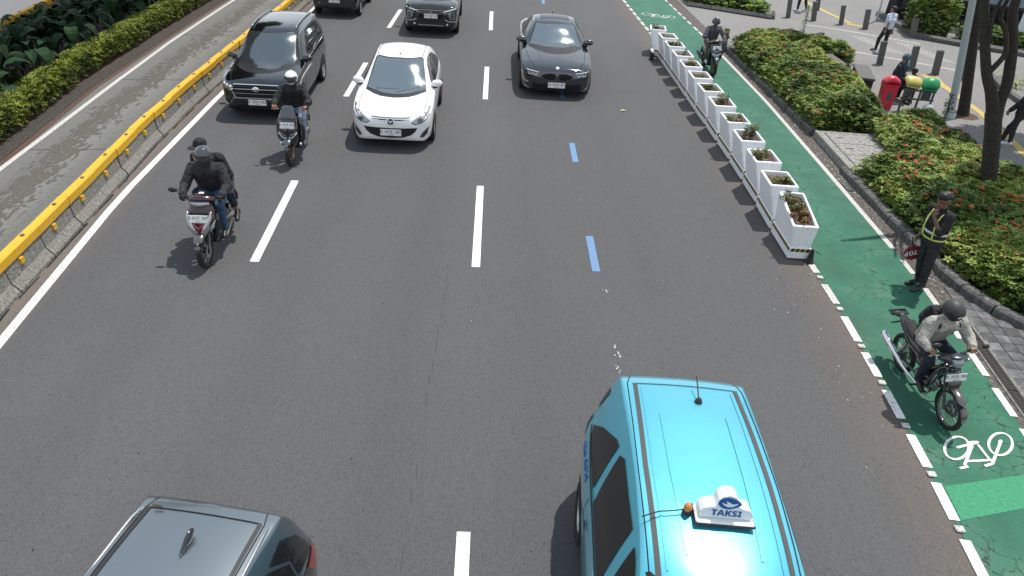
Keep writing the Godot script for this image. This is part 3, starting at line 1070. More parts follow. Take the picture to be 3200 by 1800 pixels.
func build_left_strip() -> void:
	# clipped hedge
	for part in [[9.0, 17.6, 0.0, "bright green clipped hedge beside the bus lane, the stretch nearer the bridge"], [17.7, 36.0, 0.06, "bright green clipped hedge beside the bus lane, the stretch farther from the bridge"]]:
		var root := Node3D.new()
		root.name = numbered("clipped_hedge")
		add_child(root)
		tag(root, part[3], "hedge", "clipped hedges beside the bus lane")
		var n := noise(0.4, 3, 13)
		var xs := []
		var cols := PackedColorArray()
		var total := int((part[1] - part[0]) * 1150)
		for i in total:
			var d := rng.randf_range(part[0], part[1])
			var c: float = lin(KERBL, d) - 0.46 - part[2]
			var nz := n.get_noise_2d(d * 2.0, 3.0)
			var half := 0.28 * (1.0 + 0.12 * nz)
			var u := rng.randf_range(-1.0, 1.0)
			var top := (0.60 + 0.05 * n.get_noise_2d(d * 4.0, u * 2.0)) * (1.0 - 0.14 * pow(absf(u), 4.0))
			var y := top - 0.12 * pow(rng.randf(), 2.0)
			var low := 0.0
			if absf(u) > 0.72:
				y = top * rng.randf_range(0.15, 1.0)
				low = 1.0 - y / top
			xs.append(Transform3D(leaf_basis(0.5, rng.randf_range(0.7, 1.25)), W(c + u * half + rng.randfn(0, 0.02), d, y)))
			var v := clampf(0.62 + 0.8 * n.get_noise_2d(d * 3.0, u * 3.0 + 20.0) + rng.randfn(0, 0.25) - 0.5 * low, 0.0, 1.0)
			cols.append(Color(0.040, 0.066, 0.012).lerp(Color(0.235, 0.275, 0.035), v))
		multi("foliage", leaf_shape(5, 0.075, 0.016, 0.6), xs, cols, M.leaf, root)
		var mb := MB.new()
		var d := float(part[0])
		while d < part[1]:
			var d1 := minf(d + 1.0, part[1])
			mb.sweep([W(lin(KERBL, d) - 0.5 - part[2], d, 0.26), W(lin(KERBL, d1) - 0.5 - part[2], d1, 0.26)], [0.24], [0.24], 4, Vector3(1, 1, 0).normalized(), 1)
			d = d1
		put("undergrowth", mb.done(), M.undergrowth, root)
	# dark broadleaf plants in the bed between hedge and far barrier
	var protos := []
	for k in 4:
		var p := Node3D.new()
		var strap := k == 3
		for i in (18 if strap else 13):
			var l := rng.randf_range(0.55, 0.85) if strap else rng.randf_range(0.34, 0.56)
			var w := 0.022 if strap else l * rng.randf_range(0.24, 0.33)
			var stalk := 0.05 if strap else rng.randf_range(0.45, 0.95)
			var mb := MB.new()
			var bend := rng.randf_range(0.5, 1.1)
			mb.st.set_color(Color(0.05, 0.09, 0.026) * rng.randf_range(0.7, 1.3) if strap else Color(0.013, 0.030, 0.013) * rng.randf_range(0.5, 1.6))
			var base := Vector3(0, stalk, stalk * 0.30)
			var seg := 6
			var prev := []
			for s in seg + 1:
				var t := float(s) / seg
				var ang := (1.25 if strap else 0.75) - bend * t * 1.5
				var c := base + Vector3(0, sin(ang) * l * t, cos(ang) * l * t)
				var hw := w * (sin(PI * clampf(t * 0.92 + 0.06, 0, 1)) if not strap else (1.0 - t * 0.85))
				var row := [c + Vector3(-hw, hw * 0.25, 0), c, c + Vector3(hw, hw * 0.25, 0)]
				if s > 0:
					mb.quad(prev[0], prev[1], row[1], row[0])
					mb.quad(prev[1], prev[2], row[2], row[1])
				prev = row
			if not strap:
				mb.quad(Vector3(-0.008, 0, 0), Vector3(0.008, 0, 0), base + Vector3(0.008, 0, 0), base + Vector3(-0.008, 0, 0))
			var o := put("leaf", mb.done(), M.leaf_big, p)
			o.rotation.y = TAU * i / 13.0 * 1.9 + rng.randf()
			if strap: o.rotation.z = rng.randfn(0, 0.25)
		protos.append(p)
	var i := 0
	var d := 10.8
	while d < 33.0:
		for row in 3:
			var x := lin(KERBL, d) - 1.12 - row * 0.66 + rng.randfn(0, 0.12)
			if x < lin(BASE2, d) + 1.05: continue
			var k := rng.randi() % 3
			if row == 0 and rng.randf() < 0.45: k = 3
			var o: Node3D = protos[k].duplicate()
			o.name = numbered("strap_leaf_plant" if k == 3 else "broadleaf_plant")
			add_child(o)
			o.position = W(x, d + rng.randfn(0, 0.15), 0)
			o.rotation.y = rng.randf() * TAU
			o.scale = Vector3.ONE * rng.randf_range(0.85, 1.2)
			if k == 3: tag(o, "strap-leaved green plant clump between the clipped hedge and the dark broadleaf plants", "plant", "strap-leaved clumps in the left bed")
			else: tag(o, "dark green broadleaf plant in the left bed, %s" % ["next to the clipped hedge", "between the hedge-side and barrier-side plants", "next to the far barrier"][row], "plant", "dark broadleaf plants in the left bed, %s row" % ["hedge side", "middle", "barrier side"][row])
			i += 1
		d += 0.74
	for p in protos: p.free()


# ------------------------------------------------------------------ trees
func crown(root: Node3D, c: Vector3, r: Vector3, n: int, sd: int) -> void:
	var xs := []
	var cs := PackedColorArray()
	var nz := noise(0.35, 3, sd)
	while xs.size() < n:
		var p := Vector3(rng.randf_range(-1, 1), rng.randf_range(-1, 1), rng.randf_range(-1, 1))
		if p.length() > 1.0: continue
		var q := c + p * r
		if nz.get_noise_3d(q.x * 2, q.y * 2, q.z * 2) < 0.02: continue
		xs.append(Transform3D(leaf_basis(0.6, rng.randf_range(1.0, 2.0)), q))
		cs.append(Color(0.03, 0.055, 0.012).lerp(Color(0.09, 0.13, 0.03), rng.randf()))
	multi("crown", leaf_shape(6, 0.16, 0.04, 0.4), xs, cs, M.leaf, root)


func build_trees() -> void:
	var t := thing("tree", "forked dark-barked tree growing in the near flower bed on the right", "tree", W(9.95, 12.65))
	var P := func(x: float, y: float, dz := 0.0) -> Vector3: return Vector3(x - 9.95, y, dz)
	var limb := func(called: String, pts: Array, rad: Array) -> void:
		put(called, MB.new().soft().sweep(pts, rad, rad, 12, Vector3.BACK, 3).done(), M.bark, t)
	limb.call("trunk", [P.call(9.98, -0.05), P.call(9.93, 0.12), P.call(9.69, 0.74), P.call(9.37, 1.66), P.call(9.20, 2.08)], [0.20, 0.165, 0.145, 0.14, 0.14])
	limb.call("limb", [P.call(9.28, 1.92), P.call(8.98, 2.46, 0.02), P.call(8.76, 2.76, 0.03), P.call(8.52, 3.28), P.call(8.31, 3.79, -0.03), P.call(8.0, 4.9, -0.2), P.call(7.9, 6.2, -0.5)], [0.125, 0.10, 0.085, 0.08, 0.072, 0.05, 0.025])
	limb.call("limb", [P.call(9.28, 1.92), P.call(9.25, 2.3, -0.04), P.call(9.27, 2.56, -0.06), P.call(9.15, 3.04, -0.08), P.call(9.02, 3.42, -0.1), P.call(8.84, 4.05, -0.15), P.call(9.2, 5.0, -0.2), P.call(10.4, 6.6)], [0.13, 0.105, 0.095, 0.09, 0.086, 0.075, 0.055, 0.03])
	limb.call("limb", [P.call(8.74, 2.72, 0.02), P.call(8.80, 2.88, 0.06), P.call(8.90, 3.12, 0.07), P.call(8.85, 3.32, 0.06), P.call(8.72, 3.58, 0.05), P.call(8.55, 3.9, 0.05), P.call(8.5, 5.4, 0.5)], [0.055, 0.05, 0.045, 0.042, 0.038, 0.034, 0.02])
	limb.call("limb", [P.call(8.55, 3.2, 0.04), P.call(8.48, 3.5, 0.08), P.call(8.40, 3.85, 0.1), P.call(8.3, 4.7, 0.5)], [0.04, 0.034, 0.03, 0.02])
	crown(t, P.call(12.0, 6.9, 0.0), Vector3(2.3, 1.5, 2.6), 3000, 31)
	t = thing("tree", "straight dark tree trunk standing just behind the pale grey lamp pole", "tree", W(13.14, 19.25))
	var Q := func(x: float, y: float, dz := 0.0) -> Vector3: return Vector3(x - 13.14, y, dz)
	put("trunk", MB.new().soft().sweep([Q.call(13.16, -0.05), Q.call(13.13, 0.15), Q.call(12.85, 1.2), Q.call(12.50, 2.4), Q.call(12.28, 3.2), Q.call(12.0, 4.6), Q.call(11.8, 6.4)], [0.20, 0.15, 0.13, 0.125, 0.115, 0.09, 0.04], [0.19, 0.15, 0.13, 0.125, 0.115, 0.09, 0.04], 12, Vector3.BACK, 3).done(), M.bark, t)
	put("limb", MB.new().soft().sweep([Q.call(12.35, 3.0), Q.call(12.5, 3.9, 0.2), Q.call(13.0, 5.2, 0.5)], [0.08, 0.06, 0.03], [0.08, 0.06, 0.03], 8, Vector3.BACK, 3).done(), M.bark, t)
	crown(t, Q.call(14.0, 6.8, 1.0), Vector3(2.4, 1.6, 2.4), 2600, 37)
	put("tree_pit", MB.new().lathe([Vector2(0.0, 0.012), Vector2(0.42, 0.010), Vector2(0.46, -0.01)], 9).done(), M.red_soil, t)
	# trees of the left bed, whose crowns are above the picture and shade the dark plants
	for q in [[-12.6, 26.5, "tree with high crown standing in the left bed, the farther one"], [-12.2, 18.5, "tree with high crown standing in the left bed, the nearer one"]]:
		t = thing("tree", q[2], "tree", W(q[0], q[1] + 8.5), 0.0, "high crowned trees of the left bed")
		put("trunk", MB.new().soft().sweep([Vector3(0, -0.05, 0), Vector3(0.03, 1.0, 0), Vector3(0.1, 3.0, 0.1), Vector3(0.0, 6.5, 0.4)], [0.20, 0.16, 0.14, 0.07], [0.20, 0.16, 0.14, 0.07], 10, Vector3.BACK, 3).done(), M.bark, t)
		crown(t, Vector3(0.6, 8.0, 3.5), Vector3(2.3, 1.7, 5.2), 7500, 41)


# ------------------------------------------------------------------ pavement furniture
func build_plaza() -> void:
	var pave: Node3D = get_node("pavement")
	for s in [[[12.54, 30.49], [13.96, 29.86], [15.06, 29.07], [16.4, 28.1]], [[13.0, 26.1], [13.82, 25.58], [15.15, 24.73], [16.2, 23.9]]]:
		var mb := MB.new()
		var pts := []
		for p in s: pts.append(Vector2(p[0], p[1]))
		ribbon(mb, pts, 0.11, 0.005)
		put("painted_line", mb.done(), M.worn_paint, pave)
	for z in [[[13.9, 28.9], [14.5, 28.75], [14.95, 26.1], [14.25, 26.4]], [[15.35, 28.35], [15.95, 28.0], [16.35, 25.1], [15.7, 25.5]]]:
		var mb := MB.new()
		flat(mb, pv(z), 0.004)
		put("painted_stripe", mb.done(), M.slab_concrete, pave)
	for z in [[[14.75, 38.0], [14.9, 33.5], [15.1, 31.2], [14.9, 31.3], [14.68, 33.5], [14.55, 38.0]], [[14.05, 23.5], [14.55, 23.2], [14.32, 22.4], [14.22, 21.5], [13.95, 19.4], [13.4, 17.0], [12.6, 14.3], [11.9, 12.2], [11.75, 12.25], [12.42, 14.35], [13.2, 17.05], [13.75, 19.5], [14.02, 21.6]], [[14.75, 31.25], [15.5, 30.9], [15.42, 30.55], [14.7, 30.95]]]:
		var mb := MB.new()
		flat(mb, pv(z), 0.006)
		put("tactile_strip", mb.done(), M.tactile_yellow, pave)
	# bollards
	var proto := Node3D.new()
	put("post", MB.new().prism(pv([[-0.095, 0.0], [0.095, 0.0], [0.095, 0.735], [-0.095, 0.765]]), -0.095, 0.095).done(), M.bollard_stone, proto)
	put("cap", MB.new().box(Vector3(0, 0.752, 0), Vector3(0.205, 0.022, 0.205), 0.006).done(), M.wall_dark, proto)
	var n := 0
	for q in [[12.42, 31.76, "far row of square stone bollards, first from the far shrub bed"], [13.4, 31.4, "far row of square stone bollards, second from the far shrub bed"], [14.4, 30.91, "square stone bollard at the lower end of the short yellow tactile strip"], [15.18, 30.32, "far row of square stone bollards, just left of the man in the white shirt"], [15.96, 29.74, "far row of square stone bollards, just right of the man in the white shirt"], [16.64, 29.23, "square stone bollard at the left foot of the big cube hedge"], [13.14, 24.49, "square stone bollard hiding the feet of the man in the white shirt"], [14.02, 24.0, "square stone bollard just behind the woman in the teal headscarf"], [14.63, 23.59, "square stone bollard between the seated woman and the lamp pole"], [15.35, 23.13, "square stone bollard just left of the straight tree trunk"], [11.3, 25.3, "square stone bollard half hidden behind the back corner of the far flower bed"], [14.5, 33.9, "square stone bollard beside the upper end of the short yellow tactile strip"]]:
		var o := proto if n == 0 else proto.duplicate() as Node3D
		o.name = numbered("bollard")
		add_child(o)
		o.position = W(q[0], q[1])
		o.rotation = Vector3(rng.randfn(0, 0.012), -0.30 + rng.randfn(0, 0.1), 0.12 + rng.randfn(0, 0.012))
		tag(o, q[2] if "bollard " in q[2] else "square stone bollard, " + q[2].replace("far row of square stone bollards, ", "in the far row, "), "bollard", "square stone bollards on the pavement")
		n += 1
	var t := thing("striped_post", "dark marker post with yellow bands beside the distant scooter rider in the bike lane", "post", W(7.80, 24.97), -0.2)
	put("post", MB.new().box(Vector3(0, 0.39, 0), Vector3(0.17, 0.78, 0.17), 0.012).done(), M.bollard_stone, t)
	for k in 3:
		put("band", MB.new().box(Vector3(0, 0.68 - k * 0.13, 0), Vector3(0.178, 0.075, 0.178), 0.012).done(), M.tape_yellow if k != 1 else M.tape_black, t)
	# lamp pole
	t = thing("lamp_pole", "pale grey tapered steel lamp pole at the back of the near flower bed", "pole", W(12.60, 18.92))
	put("shaft", MB.new().soft().sweep([Vector3(0.0, 0, 0), Vector3(-0.28, 1.42, 0), Vector3(-0.56, 2.76, 0), Vector3(-1.1, 5.4, 0)], [0.098, 0.092, 0.086, 0.07], [0.098, 0.092, 0.086, 0.07], 16, Vector3.BACK, 3).done(), M.galvanised, t)
	put("collar", MB.new().soft().lathe([Vector2(0.10, 0.16), Vector2(0.125, 0.16), Vector2(0.128, 0.0), Vector2(0.128, -0.05)], 18).done(), M.galvanised, t)
	# benches half grown over
	for q in [[10.76, 22.95, 1.28, 0.0, "grey stone bench slab half buried in the far flower bed"], [11.2, 21.6, 1.7, -0.30, "dark stone bench block at the edge of the far flower bed, nearer the bins"]]:
		t = thing("stone_bench", q[4], "bench", W(q[0], q[1]), q[3], "stone benches by the flower beds")
		put("seat", MB.new().box(Vector3(0, 0.43, 0), Vector3(0.46, 0.07, q[2]), 0.012).done(), M.bollard_stone, t)
		for s in [-1, 1]:
			put("leg", MB.new().box(Vector3(0, 0.2, s * (q[2] / 2 - 0.16)), Vector3(0.42, 0.40, 0.16), 0.01).done(), M.wall_dark, t)
	build_bins()
	# clipped cube hedge, low hedges and the dark wall at the back
	shrub_bed("cube_hedge", "tall clipped block of hedge with orange-red top in front of the dark wall", pv([[16.55, 29.3], [18.2, 29.0], [18.4, 30.4], [16.8, 30.7]]), 1.45, 1300, 0.5, 8, "", 0.05, Color(0.8, 0.85, 0.8), 1.2).set_meta("category", "hedge")
	shrub_bed("low_hedge", "low clipped hedge along the dark wall, right of the cube hedge", pv([[18.3, 28.75], [19.6, 27.7], [21.6, 26.2], [22.2, 27.0], [20.2, 28.6], [18.6, 29.9]]), 0.62, 500, 0.0, 9, "", 0.05, Color(0.95, 1.0, 0.85), 1.2).set_meta("category", "hedge")
	var mb2 := MB.new()
	var line := [[17.15, 33.5], [16.72, 29.25], [17.2, 28.7], [17.98, 28.1], [19.5, 27.2], [22.5, 25.1]]
	for i in line.size() - 1:
		mb2.sweep([W(line[i][0], line[i][1], 0.09), W(line[i + 1][0], line[i + 1][1], 0.09)], [0.12], [0.15], 4, Vector3(1, 1, 0).normalized(), 1)
	tag(put("bed_kerb", mb2.done(), M.kerb_stone), "low dark stone kerb in front of the clipped hedges and dark wall", "kerb")
	t = thing("glass_wall", "dark building base with blue-grey cladding panels behind the clipped hedges", "building", W(17.3, 33.2), 0.0)
	var a := Vector3.ZERO
	var b := Vector3(11.5, 0, 6.2)
	var ang := -atan2(b.z, b.x)
	var wl := b.length()
	var holder := Transform3D(Basis(Vector3.UP, ang), a)
	var p := put("wall", MB.new().box(Vector3(wl / 2, 1.9, -0.2), Vector3(wl, 3.8, 0.4)).done(), M.wall_dark, t)
	p.transform = holder
	for k in 7:
		var q := put("cladding_panel", MB.new().box(Vector3(1.1 + k * 1.75, 2.35, 0.03), Vector3(1.70, 2.5, 0.05), 0.012).done(), M.panel_bluegrey, t)
		q.transform = holder
	for k in 7:
		var q := put("base_panel", MB.new().box(Vector3(1.1 + k * 1.75, 0.52, 0.02), Vector3(1.71, 0.95, 0.035), 0.01).done(), M.side_glass, t)
		q.transform = holder
	t = thing("banner_sign", "white upright banner sign with dark blue side beside the low hedge", "sign", W(20.1, 28.1), 0.35)
	put("panel", MB.new().box(Vector3(0, 0.85, 0), Vector3(0.44, 1.3, 0.05), 0.01).done(), M.banner_white, t)
	put("side_panel", MB.new().box(Vector3(0.30, 0.85, -0.02), Vector3(0.15, 1.3, 0.06), 0.01).done(), M.banner_blue, t)
	put("foot", MB.new().box(Vector3(0.05, 0.1, 0), Vector3(0.5, 0.2, 0.25), 0.02).done(), M.wall_dark, t)
	t = thing("white_post", "thin white post at the far end of the pavement beside the dark wall", "post", W(16.5, 32.2))
	put("shaft", MB.new().soft().tube([Vector3(0, 0, 0), Vector3(-0.05, 2.4, 0)], 0.045, 10).done(), M.banner_white, t)
	# bed of strap-leaved plants at the right edge
	var mb3 := MB.new()
	for s in [[16.6, 23.9, 15.95, 21.9], [15.95, 21.9, 15.5, 19.6], [15.5, 19.6, 15.2, 17.2]]:
		mb3.sweep([W(s[0], s[1], 0.06), W(s[2], s[3], 0.06)], [0.11], [0.13], 4, Vector3(1, 1, 0).normalized(), 1)
	tag(put("bed_kerb", mb3.done(), M.kerb_stone), "low dark kerb of the strap-leaved plant bed at the right edge", "kerb")
	for i in 16:
		var d := 17.4 + i * 0.42
		var x := lin([[17.2, 15.75], [19.6, 16.1], [21.9, 16.5], [24.0, 17.2]], d) + (i % 3) * 0.45
		t = thing("spider_lily", "striped light green strap-leaved plant in the kerbed bed at the right edge", "plant", W(x, d), rng.randf() * TAU, "strap-leaved plants at the right edge")
		for k in 15:
			var l := rng.randf_range(0.4, 0.65)
			var mb := MB.new()
			mb.st.set_color(Color(0.13, 0.19, 0.05).lerp(Color(0.42, 0.45, 0.20), rng.randf() * 0.8))
			var bend := rng.randf_range(0.8, 1.5)
			var prev := []
			for s in 6:
				var u := s / 5.0
				var an := 1.35 - bend * u * 1.3
				var c := Vector3(0, sin(an) * l * u + 0.02, cos(an) * l * u)
				var hw := 0.024 * (1.0 - u * 0.85)
				var row := [c + Vector3(-hw, hw * 0.4, 0), c, c + Vector3(hw, hw * 0.4, 0)]
				if s: 
					mb.quad(prev[0], prev[1], row[1], row[0])
					mb.quad(prev[1], prev[2], row[2], row[1])
				prev = row
			var o := put("leaf", mb.done(), M.leaf_big, t)
			o.rotation.y = TAU * k / 15.0 + rng.randfn(0, 0.2)


func build_bins() -> void:
	var lid := func(shape_w: float, dpt: float, hgt: float) -> ArrayMesh:
		var mb := MB.new().soft()
		mb.sweep([Vector3(-shape_w * 0.5, 0.0, 0), Vector3(-shape_w * 0.46, 0.05, 0), Vector3(-shape_w * 0.2, hgt * 0.5, 0), Vector3(shape_w * 0.1, hgt * 0.52, 0), Vector3(shape_w * 0.44, 0.06, 0), Vector3(shape_w * 0.5, 0.0, 0)], [dpt * 0.42, dpt * 0.5, dpt * 0.5, dpt * 0.5, dpt * 0.5, dpt * 0.42], [0.03, 0.08, hgt * 0.5, hgt * 0.5, 0.08, 0.03], 14, Vector3.UP, 3)
		mb.st.set_smooth_group(-1)
		mb.box(Vector3(0, -0.012, 0), Vector3(shape_w * 1.05, 0.03, dpt * 1.06), 0.012)
		return mb.done()
	var t := thing("litter_bin", "red plastic litter bin with rounded lid behind the near flower bed", "litter bin", W(11.0, 19.55), -0.12)
	t.scale = Vector3(0.80, 0.98, 0.80)
	var mb := MB.new()
	mb.prism(pv([[-0.20, 0.0], [0.20, 0.0], [0.245, 0.66], [-0.245, 0.66]]), -0.19, 0.19)
	put("body", mb.done(), M.bin_red, t)
	put("front_panel", MB.new().box(Vector3(0.02, 0.36, 0.193), Vector3(0.16, 0.22, 0.008), 0.003).done(), M.frame_green, t)
	put("rim", MB.new().box(Vector3(0, 0.665, 0), Vector3(0.52, 0.035, 0.42), 0.012).done(), M.bin_red, t)
	put("lid", lid.call(0.50, 0.40, 0.22), M.bin_red, t, Vector3(0, 0.69, 0))
	t = thing("litter_bin", "yellow bin lid on a green steel bin frame, in front of the seated woman", "litter bin", W(11.50, 19.42), -0.2)
	put("lid", lid.call(0.38, 0.32, 0.16), M.bin_yellow, t, Vector3(0, 0.78, 0.05)).rotation = Vector3(0.55, 0.15, -0.16)
	put("hanger", MB.new().box(Vector3(0, 0.70, -0.02), Vector3(0.30, 0.10, 0.04), 0.01).done(), M.frame_green, t)
	put("bracket", MB.new().box(Vector3(0, 0.52, -0.02), Vector3(0.20, 0.26, 0.03), 0.01).done(), M.frame_green, t)
	t = thing("litter_bin", "green bin lid on a green steel bin frame, in front of the child", "litter bin", W(11.94, 19.30), -0.2)
	put("lid", lid.call(0.36, 0.32, 0.20), M.bin_green, t, Vector3(0, 0.77, 0.05)).rotation = Vector3(0.7, -0.1, 0.1)
	put("hanger", MB.new().box(Vector3(0, 0.68, -0.02), Vector3(0.30, 0.10, 0.04), 0.01).done(), M.frame_green, t)
	put("bracket", MB.new().box(Vector3(0.02, 0.48, -0.02), Vector3(0.24, 0.30, 0.05), 0.01).done(), M.frame_green, t)
	t = thing("bin_frame", "low green steel frame of posts and rails carrying the three coloured bins", "frame", W(11.45, 19.30), -0.12)
	for x in [-0.12, 0.30, 0.66]:
		put("post", MB.new().box(Vector3(x, 0.32, 0), Vector3(0.05, 0.64, 0.05), 0.006).done(), M.frame_green, t)
	for y in [0.36, 0.60]:
		put("rail", MB.new().box(Vector3(0.26, y, 0.0), Vector3(0.90, 0.05, 0.03), 0.006).done(), M.frame_green, t)
	t = thing("plastic_bag", "crumpled pale plastic bags and papers lying under the bin frame", "bag", W(11.66, 19.0))
	for k in 4:
		put("bag", MB.new().soft().ball(Vector3(rng.randf_range(-0.3, 0.35), 0.1 + 0.04 * k, rng.randf_range(-0.1, 0.1)), Vector3(rng.randf_range(0.08, 0.16), rng.randf_range(0.08, 0.14), 0.1), 7).done(), M.banner_white if k % 2 else M.cloth_teal, t)


# ------------------------------------------------------------------ row of planter boxes
# hn, hf: height of the near and far end; nn, nf: how far the ends lean in towards the top
func planter_proto(hn: float, hf: float, nn: float, nf: float, fl: float) -> Node3D:
	var t := Node3D.new()
	var L := 1.06
	var wb := 0.17
	var lb := L / 2 - 0.035
	# four walls on a plinth, an open top
	var mb := MB.new()
	var ring := func(x0: float, x1: float, z0: float, z1: float, y0: float, y1: float) -> Array:   # z0 far, z1 near
		var c := 0.02
		return [Vector3(x0, y1, z1 - c), Vector3(x0 + c, y1, z1), Vector3(x1 - c, y1, z1), Vector3(x1, y1, z1 - c), Vector3(x1, y0, z0 + c), Vector3(x1 - c, y0, z0), Vector3(x0 + c, y0, z0), Vector3(x0, y0, z0 + c)]
	var tx0 := -wb - fl
	var tx1 := wb + 0.035
	var rings := [ring.call(-wb - 0.012, wb + 0.012, -lb - 0.005, lb + 0.005, 0.03, 0.03), ring.call(-wb - 0.016, wb + 0.016, -lb - 0.008, lb + 0.008, 0.225, 0.225), ring.call(-wb, wb, -lb + 0.008, lb - 0.008, 0.23, 0.23),
		ring.call(tx0, tx1, -lb + nf, lb - nn, hf - 0.012, hn - 0.012), ring.call(tx0 + 0.008, tx1 - 0.008, -lb + nf + 0.008, lb - nn - 0.008, hf, hn), ring.call(tx0 + 0.045, tx1 - 0.045, -lb + nf + 0.05, lb - nn - 0.05, hf, hn), ring.call(tx0 + 0.05, tx1 - 0.05, -lb + nf + 0.055, lb - nn - 0.055, hf - 0.12, hn - 0.12)]
	for i in rings.size() - 1:
		for k in 8:
			var k2 := (k + 1) % 8
			mb.quad(rings[i][k2], rings[i][k], rings[i + 1][k], rings[i + 1][k2])
	put("box", mb.done(), M.planter_white, t)
	mb = MB.new()
	mb.box(Vector3(0, 0.015, 0), Vector3(wb * 2 - 0.03, 0.03, lb * 2 - 0.06))
	put("base", mb.done(), M.gap, t)
	# hazard tape round the waist: black and yellow slanted pieces
	var yl := MB.new()
	var bl := MB.new()
	var w := wb + 0.0185
	var l := lb + 0.0105
	for side in 4:
		var ln: float = (l if side % 2 == 0 else w) * 2 - 0.03
		var n := int(ln / 0.04)
		for k in n:
			var a := -ln / 2 + ln * (k - (0.0 if k % 2 == 0 else -0.38)) / n
			var b := a + ln / n * (0.62 if k % 2 else 1.38)
			var y0 := 0.158
			var y1 := 0.218
			var sl := 0.02
			var f := func(u: float, y: float) -> Vector3:
				u = clampf(u, -ln / 2, ln / 2)
				match side:
					0: return Vector3(-w, y, u)
					1: return Vector3(u, y, l)
					2: return Vector3(w, y, -u)
				return Vector3(-u, y, -l)
			var m: MB = yl if k % 2 else bl
			m.quad(f.call(a, y0), f.call(a + sl, y1), f.call(b + sl, y1), f.call(b, y0))
	put("yellow_tape", yl.done(), M.tape_yellow, t)
	put("black_tape", bl.done(), M.tape_black, t)
	# soil, uneven
	mb = MB.new().soft()
	var nz := noise(2.0, 3, 6)
	for i in 5:
		for j in 10:
			var q := []
			for e in [[0, 0], [1, 0], [1, 1], [0, 1]]:
				var x := lerpf(tx0 + 0.04, tx1 - 0.04, (i + e[0]) / 5.0)
				var v: float = (j + e[1]) / 10.0
				q.append(Vector3(x, lerpf(hf, hn, v) - 0.075 + 0.03 * nz.get_noise_2d(x * 9, v * 9), lerpf(-lb + nf + 0.05, lb - nn - 0.05, v)))
			mb.quad(q[0], q[1], q[2], q[3])
	put("soil", mb.done(), M.red_soil, t)
	return t


